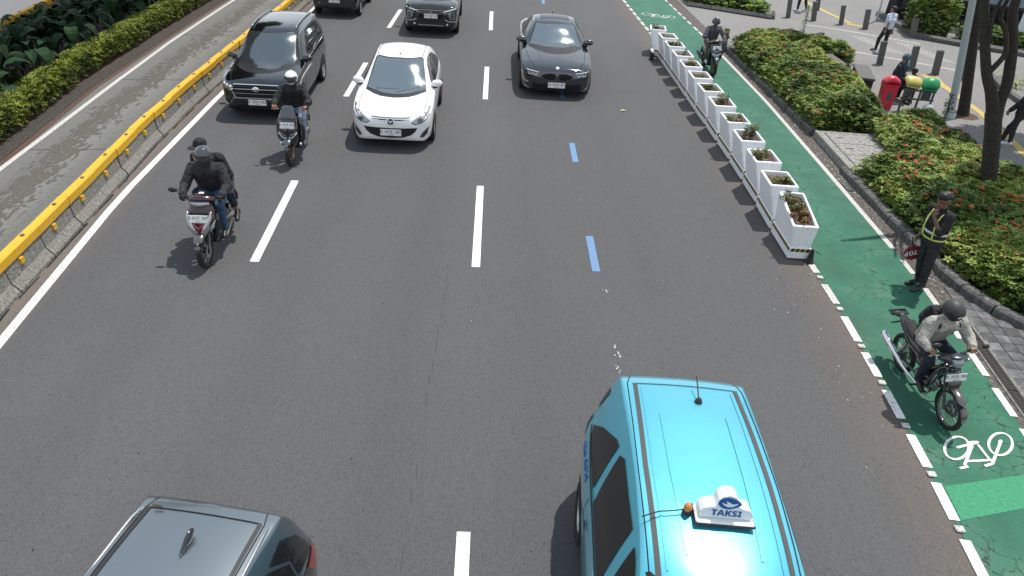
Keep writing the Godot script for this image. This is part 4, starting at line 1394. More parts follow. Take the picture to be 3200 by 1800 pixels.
func build_planters() -> void:
	var spots := [[5.13, 10.41], [5.17, 11.49], [5.225, 12.6], [5.25, 13.72], [5.27, 14.85], [5.265, 15.99], [5.26, 17.12], [5.26, 18.24], [5.255, 19.35], [5.255, 20.46], [5.25, 21.55], [5.245, 22.62], [5.12, 23.70]]
	var names_ := ["nearest and longest white planter box, at the row's near end beside a rubber stub"]
	for w in ["second", "third", "fourth", "fifth", "sixth", "seventh"]: names_.append("%s white concrete planter box from the near end of the row along the bike lane" % w)
	for w in ["sixth", "fifth", "fourth", "third", "second"]: names_.append("%s white concrete planter box from the far end of the row along the bike lane" % w)
	names_.append("farthest white concrete planter box, set skewed")
	var plants := ["low spreading plant with dry patch in the nearest planter box", "sparse low plant in the second planter box from the front", "twiggy plant in the third planter box from the front", "tall leafy dark plant in the fourth planter box from the front", "upright shoot in the fifth planter box from the front", "leafy upright plant in the sixth planter box from the front", "low bright green plant filling the seventh, middle planter box", "few thin shoots in the sixth planter box from the far end", "dark bushy shoots in the fifth planter box from the far end", "nearly bare shoots in the fourth planter box from the far end", "small green plant in the third planter box from the far end", "wilted bits of plant in the second planter box from the far end", "small dark shoots in the farthest planter box"]
	var style := [[210, 0.12, 0.5], [80, 0.10, 0.3], [70, 0.16, 0.25], [90, 0.28, 0.13], [60, 0.15, 0.2], [70, 0.22, 0.15], [110, 0.10, 0.4], [30, 0.10, 0.3], [60, 0.17, 0.25], [22, 0.08, 0.3], [60, 0.10, 0.25], [24, 0.07, 0.3], [34, 0.15, 0.2]]
	var proto: Node3D = null
	for i in spots.size():
		var x0: float = spots[i][0]
		var d0: float = spots[i][1]
		var at := W(x0 + 0.205, d0 + 0.53)
		var turn := 0.0 if i == spots.size() - 1 else -atan2(spots[mini(i + 1, 11)][0] - x0, 1.1)
		turn += rng.randfn(0, 0.012)
		if i == 12: turn = -0.16
		var o: Node3D
		if i < 2:
			o = planter_proto(0.64, 0.83, 0.0, 0.02, 0.07) if i == 0 else planter_proto(0.82, 0.82, 0.15, 0.13, 0.15)
			proto = o
			o.name = numbered("planter_box")
			add_child(o)
			o.position = at
			o.rotation.y = turn
			o.set_meta("label", names_[i])
			o.set_meta("category", "planter")
			o.set_meta("group", "white planter boxes along the bike lane")
		else:
			o = dup(proto, "planter_box", at, turn, names_[i])
		var ly := 0.66 if i == 0 else 0.75
		var t := thing("planter_plant", plants[i], "plant", at + Vector3(-0.06, ly, 0), turn, "plants in the planter boxes")
		var half := 0.42 if i == 0 else 0.25
		var st: Array = style[i]
		var xs := []
		var cs := PackedColorArray()
		var tw := MB.new()
		var stems := []
		for k in int(3 + st[0] / 14.0):
			var b := Vector3(rng.randf_range(-0.15, 0.15), 0, rng.randf_range(-half, half) * minf(1.0, st[2] * 2.4) - (0.1 if i == 0 else 0.0))
			if i == 0: b.y = -b.z * 0.17
			var h: float = st[1] * rng.randf_range(0.5, 1.35)
			var e := b + Vector3(rng.randfn(0, 0.05), h, rng.randfn(0, 0.05))
			tw.sweep([b, b.lerp(e, 0.5) + Vector3(rng.randfn(0, 0.015), 0, 0), e], [0.006, 0.005, 0.003], [0.006, 0.005, 0.003], 4)
			stems.append([b, e])
		for k in int(st[0]):
			var s: Array = stems[rng.randi() % stems.size()]
			var p: Vector3 = s[0].lerp(s[1], rng.randf_range(0.25, 1.05)) + Vector3(rng.randfn(0, 0.025), 0, rng.randfn(0, 0.025))
			xs.append(Transform3D(leaf_basis(0.5, rng.randf_range(0.5, 1.0)), p))
			var c := Color(0.05, 0.085, 0.02).lerp(Color(0.16, 0.21, 0.06), rng.randf())
			if (i == 0 and p.z > 0.0 and rng.randf() < 0.8) or rng.randf() < 0.2: c = Color(0.20, 0.115, 0.055) * rng.randf_range(0.6, 1.3)
			cs.append(c)
		# dry litter on the soil
		for k in 26:
			xs.append(Transform3D(leaf_basis(0.15, rng.randf_range(0.3, 0.7)), Vector3(rng.randf_range(-0.16, 0.16), 0.02, rng.randf_range(-half, half))))
			if i == 0: xs[-1].origin.y -= xs[-1].origin.z * 0.17
			cs.append(Color(0.22, 0.12, 0.06).lerp(Color(0.4, 0.33, 0.25), rng.randf()) * rng.randf_range(0.4, 1.0))
		put("stems", tw.done(), M.twig, t)
		multi("leaves", leaf_shape(4, 0.075, 0.02, 0.5), xs, cs, M.leaf, t)
	var t2 := thing("rubber_stub", "black worn rubber stub standing at the foot of the nearest white planter box", "bollard stub", W(5.50, 10.37))
	put("stub", MB.new().soft().lathe([Vector2(0.0, 0.26), Vector2(0.028, 0.25), Vector2(0.04, 0.15), Vector2(0.062, 0.03), Vector2(0.085, 0.02), Vector2(0.09, 0.0)], 12).done(), M.rubber, t2)
	t2 = thing("rubber_stub", "dark broken stub with white band beside the farthest planter box", "bollard stub", W(5.02, 23.35))
	put("stub", MB.new().box(Vector3(0, 0.12, 0), Vector3(0.10, 0.24, 0.34), 0.03).done(), M.rubber, t2)
	put("band", MB.new().box(Vector3(0, 0.27, 0), Vector3(0.10, 0.07, 0.34), 0.02).done(), M.planter_white, t2)


# ------------------------------------------------------------------ cars
class Car:                                  # body as cross sections along the length; u runs from the front tip to the rear
	var S := []
	var U := PackedFloat32Array()
	var L := 4.0
	var root: Node3D

	func xmax(i: int, y: float) -> float:
		var s: PackedVector2Array = S[i]
		var best := -1.0
		for j in s.size() - 1:
			var a := s[j]
			var b := s[j + 1]
			if (a.y - y) * (b.y - y) <= 0.0 and a.y != b.y:
				best = maxf(best, lerpf(a.x, b.x, (y - a.y) / (b.y - a.y)))
		return best

	func ytop(i: int, x: float) -> float:
		var s: PackedVector2Array = S[i]
		var best := -1.0
		for j in s.size() - 1:
			var a := s[j]
			var b := s[j + 1]
			if (a.x - x) * (b.x - x) <= 0.0 and a.x != b.x:
				best = maxf(best, lerpf(a.y, b.y, (x - a.x) / (b.x - a.x)))
		return best

	func seg(u: float) -> int:
		var i := 0
		while i < U.size() - 2 and u > U[i + 1]:
			i += 1
		return i

	func side(u: float, y: float) -> float:
		var i := seg(u)
		var a := xmax(i, y)
		var b := xmax(i + 1, y)
		if a < 0.0: return b
		if b < 0.0: return a
		return lerpf(a, b, clampf((u - U[i]) / (U[i + 1] - U[i]), 0, 1))

	func over(u: float, x: float) -> float:
		var i := seg(u)
		var a := ytop(i, absf(x))
		var b := ytop(i + 1, absf(x))
		if a < 0.0: return b
		if b < 0.0: return a
		return lerpf(a, b, clampf((u - U[i]) / (U[i + 1] - U[i]), 0, 1))

	func reach(i: int, x: float, y: float) -> Vector3:   # how far inside section i: above its floor, below its top, within its width
		var s: PackedVector2Array = S[i]
		var t := ytop(i, absf(x))
		var m := xmax(i, y)
		return Vector3(y - s[0].y, t - y if t >= 0.0 else -0.05, m - absf(x) if m >= 0.0 else (0.05 if t >= 0.0 else -0.05))

	func front(x: float, y: float) -> float:             # u where a line along the car first meets it
		var p := Vector3(-1, -1, -1)
		for i in U.size():
			var f := reach(i, x, y)
			if f.x >= 0.0 and f.y >= 0.0 and f.z >= 0.0:
				if i == 0: return U[0]
				var t := 0.0
				for k in 3:
					if p[k] < 0.0: t = maxf(t, p[k] / (p[k] - f[k] - 1e-9))
				return lerpf(U[i - 1], U[i], clampf(t, 0, 1))
			p = f
		return -1.0


func car_body(label: String, category: String, at: Vector3, turn: float, size: float, sp: Dictionary, paint: Material) -> Car:
	var c := Car.new()
	c.root = thing("car", label, category, at, turn, "", size)
	c.L = sp.L
	var us := [0.0, 0.012, 0.03, 0.055, 0.09, 0.13, 0.18, 0.24, 0.31]
	var u := 0.39
	while u < sp.L - 0.35:
		us.append(u)
		u += 0.075
	for e in [0.31, 0.24, 0.18, 0.13, 0.09, 0.055, 0.03, 0.012, 0.0]:
		us.append(sp.L - e)
	var roofy: float = sp.H
	for k in us.size():
		u = us[k]
		c.U.append(u)
		var yl := crv(sp.low, u)
		var yu := crv(sp.top, u)
		var w := crv(sp.wid, u)
		var yb := minf(crv(sp.belt, u), yu - 0.012)
		var bf: float = sp.bow * smoothstep(0.35, 0.8, u)
		var br: float = sp.bow_r * smoothstep(0.25, 0.7, sp.L - u)
		var crown := 0.030 + 0.02 * smoothstep(0.6, 0.2, u)
		var yg := minf(crv(sp.top, u - bf), crv(sp.top, u + br)) - crown * clampf((yu - yl) / 0.4, 0.1, 1.0)
		yg = clampf(yg, yb + 0.004, yu - 0.002)
		var t := clampf((yg - yb) / (roofy - 0.03 - crv(sp.belt, sp.L * 0.5)), 0.0, 1.0)
		var wb := w * 0.965
		var xg := lerpf(wb * 0.94, minf(sp.wt, wb * 0.95), pow(t, 0.8))
		var s := PackedVector2Array()
		var ymid := lerpf(yl, yb, 0.62)
		s.append(Vector2(0.0, yl))
		s.append(Vector2(w * 0.80, yl))
		s.append(Vector2(w * 0.93, yl + (yb - yl) * 0.035))
		s.append(Vector2(w * 0.97, yl + (yb - yl) * 0.12))
		s.append(Vector2(w * 0.988, lerpf(yl, yb, 0.33)))
		s.append(Vector2(w, ymid))
		s.append(Vector2(w * 0.998, lerpf(yl, yb, 0.82)))
		s.append(Vector2(w * 0.985, lerpf(yl, yb, 0.93)))
		s.append(Vector2(wb, yb))
		for q in [0.12, 0.35, 0.6, 0.82, 0.94]:
			var bulge := 0.018 * sin(PI * q) * t
			s.append(Vector2(lerpf(wb * 0.985, xg, q) + bulge, lerpf(yb, yg, q)))
		for q in [0.0, 0.035, 0.09, 0.18, 0.32, 0.48, 0.66, 0.84, 1.0]:
			s.append(Vector2(xg * (1.0 - q), yg + (yu - yg) * (1.0 - pow(1.0 - q, 2.6))))
		c.S.append(s)
	var st := SurfaceTool.new()
	st.begin(Mesh.PRIMITIVE_TRIANGLES)
	st.set_smooth_group(0)
	var m: int = c.S[0].size()
	var V := func(i: int, j: int, sg: float) -> Vector3:
		var p: Vector2 = c.S[i][j]
		return Vector3(p.x * sg, p.y, c.L / 2 - c.U[i])
	for sg in [1.0, -1.0]:
		for i in us.size() - 1:
			for j in m - 1:
				var q := [V.call(i, j, sg), V.call(i + 1, j, sg), V.call(i + 1, j + 1, sg), V.call(i, j + 1, sg)]
				var o := [0, 2, 1, 0, 3, 2] if sg > 0 else [0, 1, 2, 0, 2, 3]
				for k in o: st.add_vertex(q[k])
		for i in [0, us.size() - 1]:
			var y0: float = (c.S[i][0].y + c.S[i][m - 1].y) / 2
			for j in m - 1:
				var a: Vector3 = V.call(i, j, sg)
				var b: Vector3 = V.call(i, j + 1, sg)
				var ce := Vector3(0, y0, a.z)
				if (i == 0) == (sg > 0): 
					st.add_vertex(ce); st.add_vertex(b); st.add_vertex(a)
				else:
					st.add_vertex(ce); st.add_vertex(a); st.add_vertex(b)
	st.generate_normals()
	put("body", st.commit(), paint, c.root)
	return c


# a piece that lies on the body: polygon seen from the front ("z": x, y), from above ("y": x, u) or from a side ("x": u, y)
func patch(c: Car, called: String, m: Material, axis: String, poly: Array, off := 0.006, cell := 0.07, sg := 1.0, parent: Node = null, smooth := true) -> MeshInstance3D:
	var P := pv(poly)
	var box := Rect2(P[0], Vector2.ZERO)
	for p in P: box = box.expand(p)
	var st := SurfaceTool.new()
	st.begin(Mesh.PRIMITIVE_TRIANGLES)
	st.set_smooth_group(0 if smooth else -1)
	var seen := {}
	var lift := func(p: Vector2) -> Vector3:
		var key := Vector2i(roundi(p.x * 4000), roundi(p.y * 4000))
		if seen.has(key): return seen[key]
		var v := Vector3(0, -9, 0)
		match axis:
			"z":
				var u := c.front(p.x, p.y)
				if u >= 0.0: v = Vector3(p.x, p.y, c.L / 2 - u + off)
			"y":
				var y := c.over(p.y, p.x)
				if y >= 0.0: v = Vector3(p.x, y + off, c.L / 2 - p.y)
			"x":
				var x := c.side(p.x, p.y)
				if x >= 0.0: v = Vector3(sg * (x + off), p.y, c.L / 2 - p.x)
		seen[key] = v
		return v
	var org := (box.position / cell).floor() * cell       # pieces over one another share their grid
	var nx := int(ceil((box.end.x - org.x) / cell))
	var ny := int(ceil((box.end.y - org.y) / cell))
	for i in nx:
		for j in ny:
			var r := Rect2(org + Vector2(i, j) * cell, Vector2(cell, cell))
			var R := PackedVector2Array([r.position, Vector2(r.end.x, r.position.y), r.end, Vector2(r.position.x, r.end.y)])
			for part in Geometry2D.intersect_polygons(P, R):
				var ids := Geometry2D.triangulate_polygon(part)
				for k in range(0, ids.size(), 3):
					var a: Vector2 = part[ids[k]]
					var b: Vector2 = part[ids[k + 1]]
					var d: Vector2 = part[ids[k + 2]]
					var A: Vector3 = lift.call(a)
					var B: Vector3 = lift.call(b)
					var D: Vector3 = lift.call(d)
					if A.y < -1 or B.y < -1 or D.y < -1: continue
					var ccw := (b - a).cross(d - a) > 0
					if axis == "z" or axis == "x" and sg < 0: ccw = not ccw
					# clockwise seen from outside
					if ccw:
						st.add_vertex(A); st.add_vertex(B); st.add_vertex(D)
					else:
						st.add_vertex(A); st.add_vertex(D); st.add_vertex(B)
	st.generate_normals()
	return put(called, st.commit(), m, parent if parent else c.root)


func strip2(pts: Array, w: float) -> Array:      # polygon of a thin line
	var a := []
	var b := []
	for i in pts.size():
		var p := Vector2(pts[i][0], pts[i][1])
		var q := Vector2(pts[mini(i + 1, pts.size() - 1)][0], pts[mini(i + 1, pts.size() - 1)][1])
		var r := Vector2(pts[maxi(i - 1, 0)][0], pts[maxi(i - 1, 0)][1])
		var n := (q - r).normalized().orthogonal() * w * 0.5
		a.append([p.x + n.x, p.y + n.y])
		b.push_front([p.x - n.x, p.y - n.y])
	return a + b


func oval(cx: float, cy: float, rx: float, ry: float, n := 16) -> Array:
	var o := []
	for i in n: o.append([cx + rx * cos(TAU * i / n), cy + ry * sin(TAU * i / n)])
	return o


func wheel_proto(r: float, w: float, spokes: int, rim: Material) -> Node3D:
	var key := "%f %d" % [r, spokes]
	if wheels.has(key): return wheels[key].duplicate()
	var t := MeshInstance3D.new()
	t.name = "wheel"
	var x := Transform3D(Basis(Vector3.BACK, -PI / 2), Vector3.ZERO)     # y of the lathe to +x, outwards
	var mb := MB.new().soft()
	mb.xf = x
	mb.lathe([Vector2(0.0, w * 0.34), Vector2(r * 0.13, w * 0.34), Vector2(r * 0.15, w * 0.26), Vector2(r * 0.15, w * 0.05), Vector2(r * 0.6, -w * 0.1)], 18)
	t.mesh = mb.done()
	t.material_override = rim
	mb = MB.new().soft()
	mb.xf = x
	mb.lathe([Vector2(r * 0.66, w * 0.40), Vector2(r * 0.72, w * 0.46), Vector2(r * 0.90, w * 0.5), Vector2(r * 0.98, w * 0.40), Vector2(r, w * 0.25), Vector2(r, -w * 0.25), Vector2(r * 0.95, -w * 0.5), Vector2(r * 0.6, -w * 0.5)], 28)
	put("tyre", mb.done(), M.rubber, t)
	mb = MB.new().soft()
	mb.xf = x
	mb.lathe([Vector2(r * 0.67, w * 0.41), Vector2(r * 0.63, w * 0.38), Vector2(r * 0.60, w * 0.1), Vector2(r * 0.60, -w * 0.3)], 28)
	mb.st.set_smooth_group(-1)
	for k in spokes:
		mb.xf = Transform3D(Basis(Vector3.RIGHT, TAU * k / spokes), Vector3.ZERO)
		mb.box(Vector3(w * 0.27, r * 0.38, 0), Vector3(w * 0.16, r * 0.52, r * 0.13), 0.008)
	put("rim", mb.done(), rim, t)
	mb = MB.new()
	mb.xf = x
	mb.lathe([Vector2(0.0, w * 0.02), Vector2(r * 0.61, w * 0.0)], 18)
	put("brake_disc", mb.done(), M.gap, t)
	wheels[key] = t
	return t.duplicate()


func car_wheels(c: Car, front_u: float, rear_u: float, r: float, half: float, spokes := 5, rim: Material = null) -> void:
	for sg in [1.0, -1.0]:
		for u in [front_u, rear_u]:
			patch(c, "wheel_arch", M.gap, "x", oval(u, r, r + 0.055, r + 0.055, 22), 0.004, 0.09, sg)
			var w := wheel_proto(r, 0.20, spokes, rim if rim else M.rim_silver)
			w.name = "wheel"
			c.root.add_child(w, true)
			w.position = Vector3(sg * (half - 0.085), r, c.L / 2 - u)
			if sg < 0: w.rotation.y = PI


func plate(c: Car, s: String, x: float, y: float, tilt := 0.0) -> void:
	var u := c.front(x, y)
	var p := put("number_plate", MB.new().box(Vector3.ZERO, Vector3(0.43, 0.135, 0.014), 0.004).done(), M.plate_white, c.root, Vector3(x, y, c.L / 2 - u + 0.022))
	p.rotation.x = tilt
	text("lettering", s, 0.055, M.plate_ink, p, Transform3D(Basis(), Vector3(0, 0.014, 0.0085)), "Droid Sans Mono", 0.92)
	text("lettering", "10.28", 0.022, M.plate_ink, p, Transform3D(Basis(), Vector3(0, -0.045, 0.0085)))


func both(c: Car, called: String, m: Material, axis: String, poly: Array, off := 0.006, cell := 0.07) -> void:
	if axis == "x":
		patch(c, called, m, axis, poly, off, cell, 1.0)
		patch(c, called, m, axis, poly, off, cell, -1.0)
	else:
		patch(c, called, m, axis, poly, off, cell)
		patch(c, called, m, axis, mir(poly), off, cell)


func mirrors(c: Car, u: float, y: float, paint: Material, out := 0.17) -> void:
	for sg in [1.0, -1.0]:
		var x := c.side(u, y - 0.03)
		var mb := MB.new().soft()
		mb.sweep([Vector3(0.02, 0, 0), Vector3(out * 0.45, 0.03, 0.01), Vector3(out, 0.035, 0.0), Vector3(out + 0.06, 0.02, -0.02)], [0.045, 0.075, 0.075, 0.035], [0.035, 0.075, 0.08, 0.04], 12, Vector3.UP, 3)
		var o := put("mirror", mb.done(), paint, c.root, Vector3(sg * (x - 0.02), y, c.L / 2 - u))
		if sg < 0: o.scale.x = -1.0
		put("mirror_base", MB.new().box(Vector3(0.07, -0.055, 0.0), Vector3(0.13, 0.03, 0.07), 0.01).done(), M.dark_trim, o)


func wipers(c: Car, pts: Array) -> void:
	for l in pts:
		var path := []
		for i in 5:
			var p := Vector2(l[0], l[1]).lerp(Vector2(l[2], l[3]), i / 4.0)
			var u := c.front(p.x, p.y)
			path.append(Vector3(p.x, p.y + 0.004, c.L / 2 - u + 0.022))
		put("wiper", MB.new().tube(path, 0.011, 5).done(), M.black_plastic, c.root)


func windscreen(c: Car, yb: float, wb: float, yt: float, wt: float, glass: Material, drop := 0.02) -> void:
	var f := func(e: float) -> Array:
		return [[-wb - e, yb - e], [-wb * 0.5, yb - drop - e], [0, yb - drop * 1.3 - e], [wb * 0.5, yb - drop - e], [wb + e, yb - e], [wt + e, yt], [wt * 0.9 + e * 0.5, yt + 0.02 + e * 0.4], [0, yt + 0.03 + e * 0.4], [-wt * 0.9 - e * 0.5, yt + 0.02 + e * 0.4], [-wt - e, yt]]
	patch(c, "windscreen_seal", M.dark_trim, "z", f.call(0.028), 0.016, 0.06)
	patch(c, "windscreen", glass, "z", f.call(0.0), 0.028, 0.06)


func rails(c: Car, x: float, u0: float, u1: float, m: Material, w := 0.035, off := 0.006) -> void:
	for sg in [1.0, -1.0]:
		patch(c, "roof_channel", m, "y", strip2([[sg * x, u0], [sg * x * 1.02, (u0 + u1) / 2], [sg * x * 0.98, u1]], w), off, 0.1)


func build_cars() -> void:
	car_white()
	car_mpv()
	car_sedan()
	car_crossover()
	car_olive()
	car_taxi()
	car_greysuv()


func car_white() -> void:
	var sp := {
		"L": 3.9, "H": 1.475, "wt": 0.53, "bow": 0.20, "bow_r": 0.15,
		"top": [[0, 0.60], [0.03, 0.68], [0.10, 0.745], [0.25, 0.81], [0.55, 0.885], [0.9, 0.945], [1.05, 0.965], [1.85, 1.41], [2.2, 1.465], [2.6, 1.475], [3.2, 1.43], [3.55, 1.30], [3.8, 0.98], [3.9, 0.62]],
		"low": [[0, 0.30], [0.04, 0.22], [0.15, 0.18], [0.4, 0.175], [3.5, 0.19], [3.8, 0.25], [3.9, 0.42]],
		"wid": [[0, 0.50], [0.03, 0.60], [0.10, 0.70], [0.22, 0.775], [0.45, 0.83], [0.8, 0.845], [3.0, 0.845], [3.5, 0.80], [3.8, 0.70], [3.9, 0.58]],
		"belt": [[0, 0.55], [0.12, 0.68], [0.4, 0.78], [0.9, 0.88], [1.5, 0.93], [2.6, 0.99], [3.3, 1.02], [3.7, 0.95], [3.9, 0.58]]}
	var c := car_body("white hatchback with grey-tinted windscreen and smiling grille in the middle lane", "car", W(-2.23, 16.40), 0.02, 1.03, sp, M.white_paint)
	windscreen(c, 0.965, 0.62, 1.385, 0.50, M.windscreen)
	both(c, "front_side_window", M.side_glass, "x", [[1.42, 0.965], [1.62, 1.10], [1.90, 1.28], [2.12, 1.36], [2.42, 1.375], [2.42, 1.0]], 0.007)
	both(c, "rear_side_window", M.side_glass, "x", [[2.47, 1.0], [2.47, 1.375], [2.85, 1.34], [3.18, 1.19], [3.25, 1.08]], 0.007)
	both(c, "door_gap", M.gap, "x", strip2([[1.28, 0.30], [1.22, 0.6], [1.33, 0.93]], 0.012), 0.004, 0.1)
	both(c, "door_gap", M.gap, "x", strip2([[2.45, 0.30], [2.46, 0.99]], 0.012), 0.004, 0.1)
	both(c, "bonnet_gap", M.gap, "y", strip2([[0.66, 0.30], [0.70, 0.6], [0.70, 1.0]], 0.010), 0.004, 0.08)
	patch(c, "bonnet_gap", M.gap, "z", strip2([[-0.40, 0.705], [-0.2, 0.697], [0, 0.694], [0.2, 0.697], [0.40, 0.705]], 0.010), 0.006, 0.05)
	var hl := [[0.42, 0.62], [0.50, 0.588], [0.61, 0.605], [0.71, 0.665], [0.775, 0.745], [0.79, 0.83], [0.74, 0.825], [0.62, 0.745], [0.50, 0.685]]
	both(c, "headlight", M.lens, "z", hl, 0.010, 0.04)
	both(c, "headlight_lamp", M.lens_dark, "z", oval(0.60, 0.655, 0.055, 0.04), 0.015, 0.04)
	both(c, "headlight_edge", M.dark_trim, "z", strip2([[0.42, 0.618], [0.50, 0.584], [0.61, 0.60], [0.71, 0.658], [0.778, 0.738]], 0.014), 0.013, 0.04)
	patch(c, "upper_grille", M.gap, "z", [[-0.40, 0.672], [-0.22, 0.640], [0, 0.628], [0.22, 0.640], [0.40, 0.672], [0.2, 0.668], [0, 0.664], [-0.2, 0.668]], 0.009, 0.04)
	patch(c, "grille_bar", M.chrome, "z", strip2([[-0.38, 0.664], [-0.2, 0.642], [0, 0.634], [0.2, 0.642], [0.38, 0.664]], 0.012), 0.016, 0.05)
	patch(c, "badge", M.chrome, "z", oval(0, 0.628, 0.085, 0.066, 20), 0.022, 0.04)
	patch(c, "badge_field", M.dark_trim, "z", oval(0, 0.628, 0.068, 0.051, 20), 0.026, 0.04)
	patch(c, "badge_wing", M.chrome, "z", [[-0.062, 0.640], [-0.03, 0.632], [0, 0.600], [0.03, 0.632], [0.062, 0.640], [0.03, 0.648], [0, 0.622], [-0.03, 0.648]], 0.030, 0.04)
	patch(c, "lower_grille", M.dark_trim, "z", [[-0.55, 0.515], [-0.3, 0.495], [0, 0.488], [0.3, 0.495], [0.55, 0.515], [0.50, 0.43], [0.42, 0.355], [0.25, 0.295], [0, 0.275], [-0.25, 0.295], [-0.42, 0.355], [-0.50, 0.43]], 0.007, 0.05)
	both(c, "fog_lamp_bezel", M.chrome, "z", [[0.585, 0.305], [0.66, 0.285], [0.745, 0.345], [0.785, 0.515], [0.70, 0.455], [0.63, 0.39]], 0.006, 0.04)
	both(c, "fog_lamp", M.dark_trim, "z", [[0.61, 0.318], [0.66, 0.303], [0.728, 0.352], [0.765, 0.475], [0.70, 0.43], [0.645, 0.375]], 0.011, 0.04)
	both(c, "fog_lamp_glass", M.lens_dark, "z", oval(0.675, 0.355, 0.03, 0.03), 0.016, 0.04)
	patch(c, "bumper_lip", M.gap, "z", [[-0.62, 0.225], [0.62, 0.225], [0.58, 0.20], [-0.58, 0.20]], 0.01, 0.06)
	plate(c, "B 1876 SMT", 0, 0.40, -0.05)
	mirrors(c, 1.42, 1.0, M.white_paint)
	wipers(c, [[-0.42, 0.965, 0.08, 0.975], [0.02, 0.95, 0.50, 1.0]])
	rails(c, 0.50, 1.95, 3.2, M.dark_trim, 0.014)
	put("washer_nozzle", MB.new().box(Vector3(0.0, 1.475, 3.9 / 2 - 2.06), Vector3(0.03, 0.025, 0.05), 0.008).done(), M.dark_trim, c.root)
	car_wheels(c, 0.80, 3.28, 0.30, 0.845)


func car_mpv() -> void:
	var sp := {
		"L": 4.735, "H": 1.795, "wt": 0.60, "bow": 0.20, "bow_r": 0.12,
		"top": [[0, 0.78], [0.025, 0.88], [0.08, 0.95], [0.2, 1.0], [0.55, 1.055], [0.95, 1.095], [1.10, 1.11], [1.95, 1.67], [2.3, 1.765], [2.9, 1.795], [3.7, 1.785], [4.3, 1.73], [4.55, 1.58], [4.68, 1.15], [4.735, 0.78]],
		"low": [[0, 0.38], [0.04, 0.29], [0.15, 0.24], [0.5, 0.22], [4.3, 0.24], [4.6, 0.30], [4.735, 0.5]],
		"wid": [[0, 0.60], [0.03, 0.70], [0.1, 0.79], [0.25, 0.86], [0.5, 0.90], [0.9, 0.915], [4.0, 0.91], [4.5, 0.87], [4.68, 0.80], [4.735, 0.7]],
		"belt": [[0, 0.72], [0.1, 0.86], [0.4, 0.96], [1.0, 1.03], [1.7, 1.06], [3.0, 1.10], [4.2, 1.13], [4.6, 1.05], [4.735, 0.74]]}
	var c := car_body("black people carrier with wide chrome-edged grille beside the yellow barrier", "car", W(-5.46, 17.93), 0.035, 0.93, sp, M.mpv_paint)
	windscreen(c, 1.10, 0.67, 1.64, 0.57, M.windscreen_dark, 0.02)
	patch(c, "sun_strip", M.windscreen_dark, "z", [[-0.57, 1.60], [0.57, 1.60], [0.55, 1.665], [-0.55, 1.665]], 0.021, 0.06)
	both(c, "front_side_window", M.side_glass, "x", [[1.50, 1.10], [1.75, 1.27], [2.05, 1.50], [2.25, 1.60], [2.62, 1.63], [2.62, 1.12]], 0.007)
	both(c, "rear_side_window", M.side_glass, "x", [[2.69, 1.12], [2.69, 1.63], [3.55, 1.62], [3.55, 1.15]], 0.007)
	both(c, "quarter_window", M.side_glass, "x", [[3.62, 1.16], [3.62, 1.615], [4.15, 1.56], [4.32, 1.35], [4.30, 1.19]], 0.007)
	both(c, "window_trim", M.chrome, "x", strip2([[1.46, 1.075], [2.6, 1.10], [4.30, 1.165]], 0.022), 0.012, 0.15)
	for l in [[[1.36, 0.36], [1.33, 0.8], [1.42, 1.05]], [[2.655, 0.34], [2.66, 1.10]], [[3.58, 0.40], [3.6, 1.13]]]:
		both(c, "door_gap", M.gap, "x", strip2(l, 0.012), 0.004, 0.12)
	for u in [2.48, 3.42]:
		both(c, "door_handle", M.chrome, "x", [[u - 0.1, 0.93], [u + 0.1, 0.935], [u + 0.1, 0.965], [u - 0.1, 0.96]], 0.025, 0.1)
	patch(c, "grille", M.gap, "z", [[-0.50, 0.88], [0.50, 0.88], [0.56, 0.74], [0.50, 0.60], [-0.50, 0.60], [-0.56, 0.74]], 0.008, 0.05)
	for k in 5:
		var y := 0.635 + k * 0.052
		patch(c, "grille_bar", M.dark_trim if k % 2 == 0 else M.rim_silver, "z", strip2([[-0.51, y], [0.51, y]], 0.014), 0.016, 0.1)
	patch(c, "grille_edge", M.chrome, "z", strip2([[-0.56, 0.72], [-0.50, 0.59], [-0.44, 0.575], [0.44, 0.575], [0.50, 0.59], [0.56, 0.72]], 0.028), 0.018, 0.05)
	patch(c, "grille_edge", M.chrome, "z", strip2([[-0.53, 0.895], [0, 0.902], [0.53, 0.895]], 0.018), 0.014, 0.05)
	patch(c, "badge", M.chrome, "z", oval(0, 0.795, 0.082, 0.058, 20), 0.028, 0.04)
	patch(c, "badge_field", M.dark_trim, "z", oval(0, 0.795, 0.066, 0.043, 20), 0.031, 0.04)
	patch(c, "badge_oval", M.chrome, "z", strip2(oval(0, 0.795, 0.022, 0.042, 14) + [[0.022, 0.795]], 0.012), 0.034, 0.04)
	patch(c, "badge_oval", M.chrome, "z", strip2(oval(0, 0.812, 0.048, 0.018, 14) + [[0.048, 0.812]], 0.011), 0.034, 0.04)
	both(c, "headlight", M.lens_dark, "z", [[0.54, 0.80], [0.62, 0.775], [0.76, 0.82], [0.86, 0.895], [0.855, 0.965], [0.76, 0.955], [0.62, 0.91], [0.54, 0.875]], 0.010, 0.04)
	for q in [[0.60, 0.842, 0.040], [0.685, 0.868, 0.036], [0.76, 0.895, 0.032]]:
		both(c, "headlight_lamp", M.lamp_white, "z", oval(q[0], q[1], q[2], q[2] * 0.75, 12), 0.016, 0.04)
	both(c, "headlight_trim", M.chrome, "z", strip2([[0.54, 0.79], [0.62, 0.763], [0.76, 0.808], [0.865, 0.885]], 0.018), 0.015, 0.04)
	patch(c, "lower_intake", M.gap, "z", [[-0.52, 0.40], [0.52, 0.40], [0.46, 0.31], [-0.46, 0.31]], 0.008, 0.05)
	both(c, "fog_lamp", M.dark_trim, "z", [[0.66, 0.40], [0.80, 0.44], [0.84, 0.58], [0.76, 0.54], [0.68, 0.47]], 0.008, 0.04)
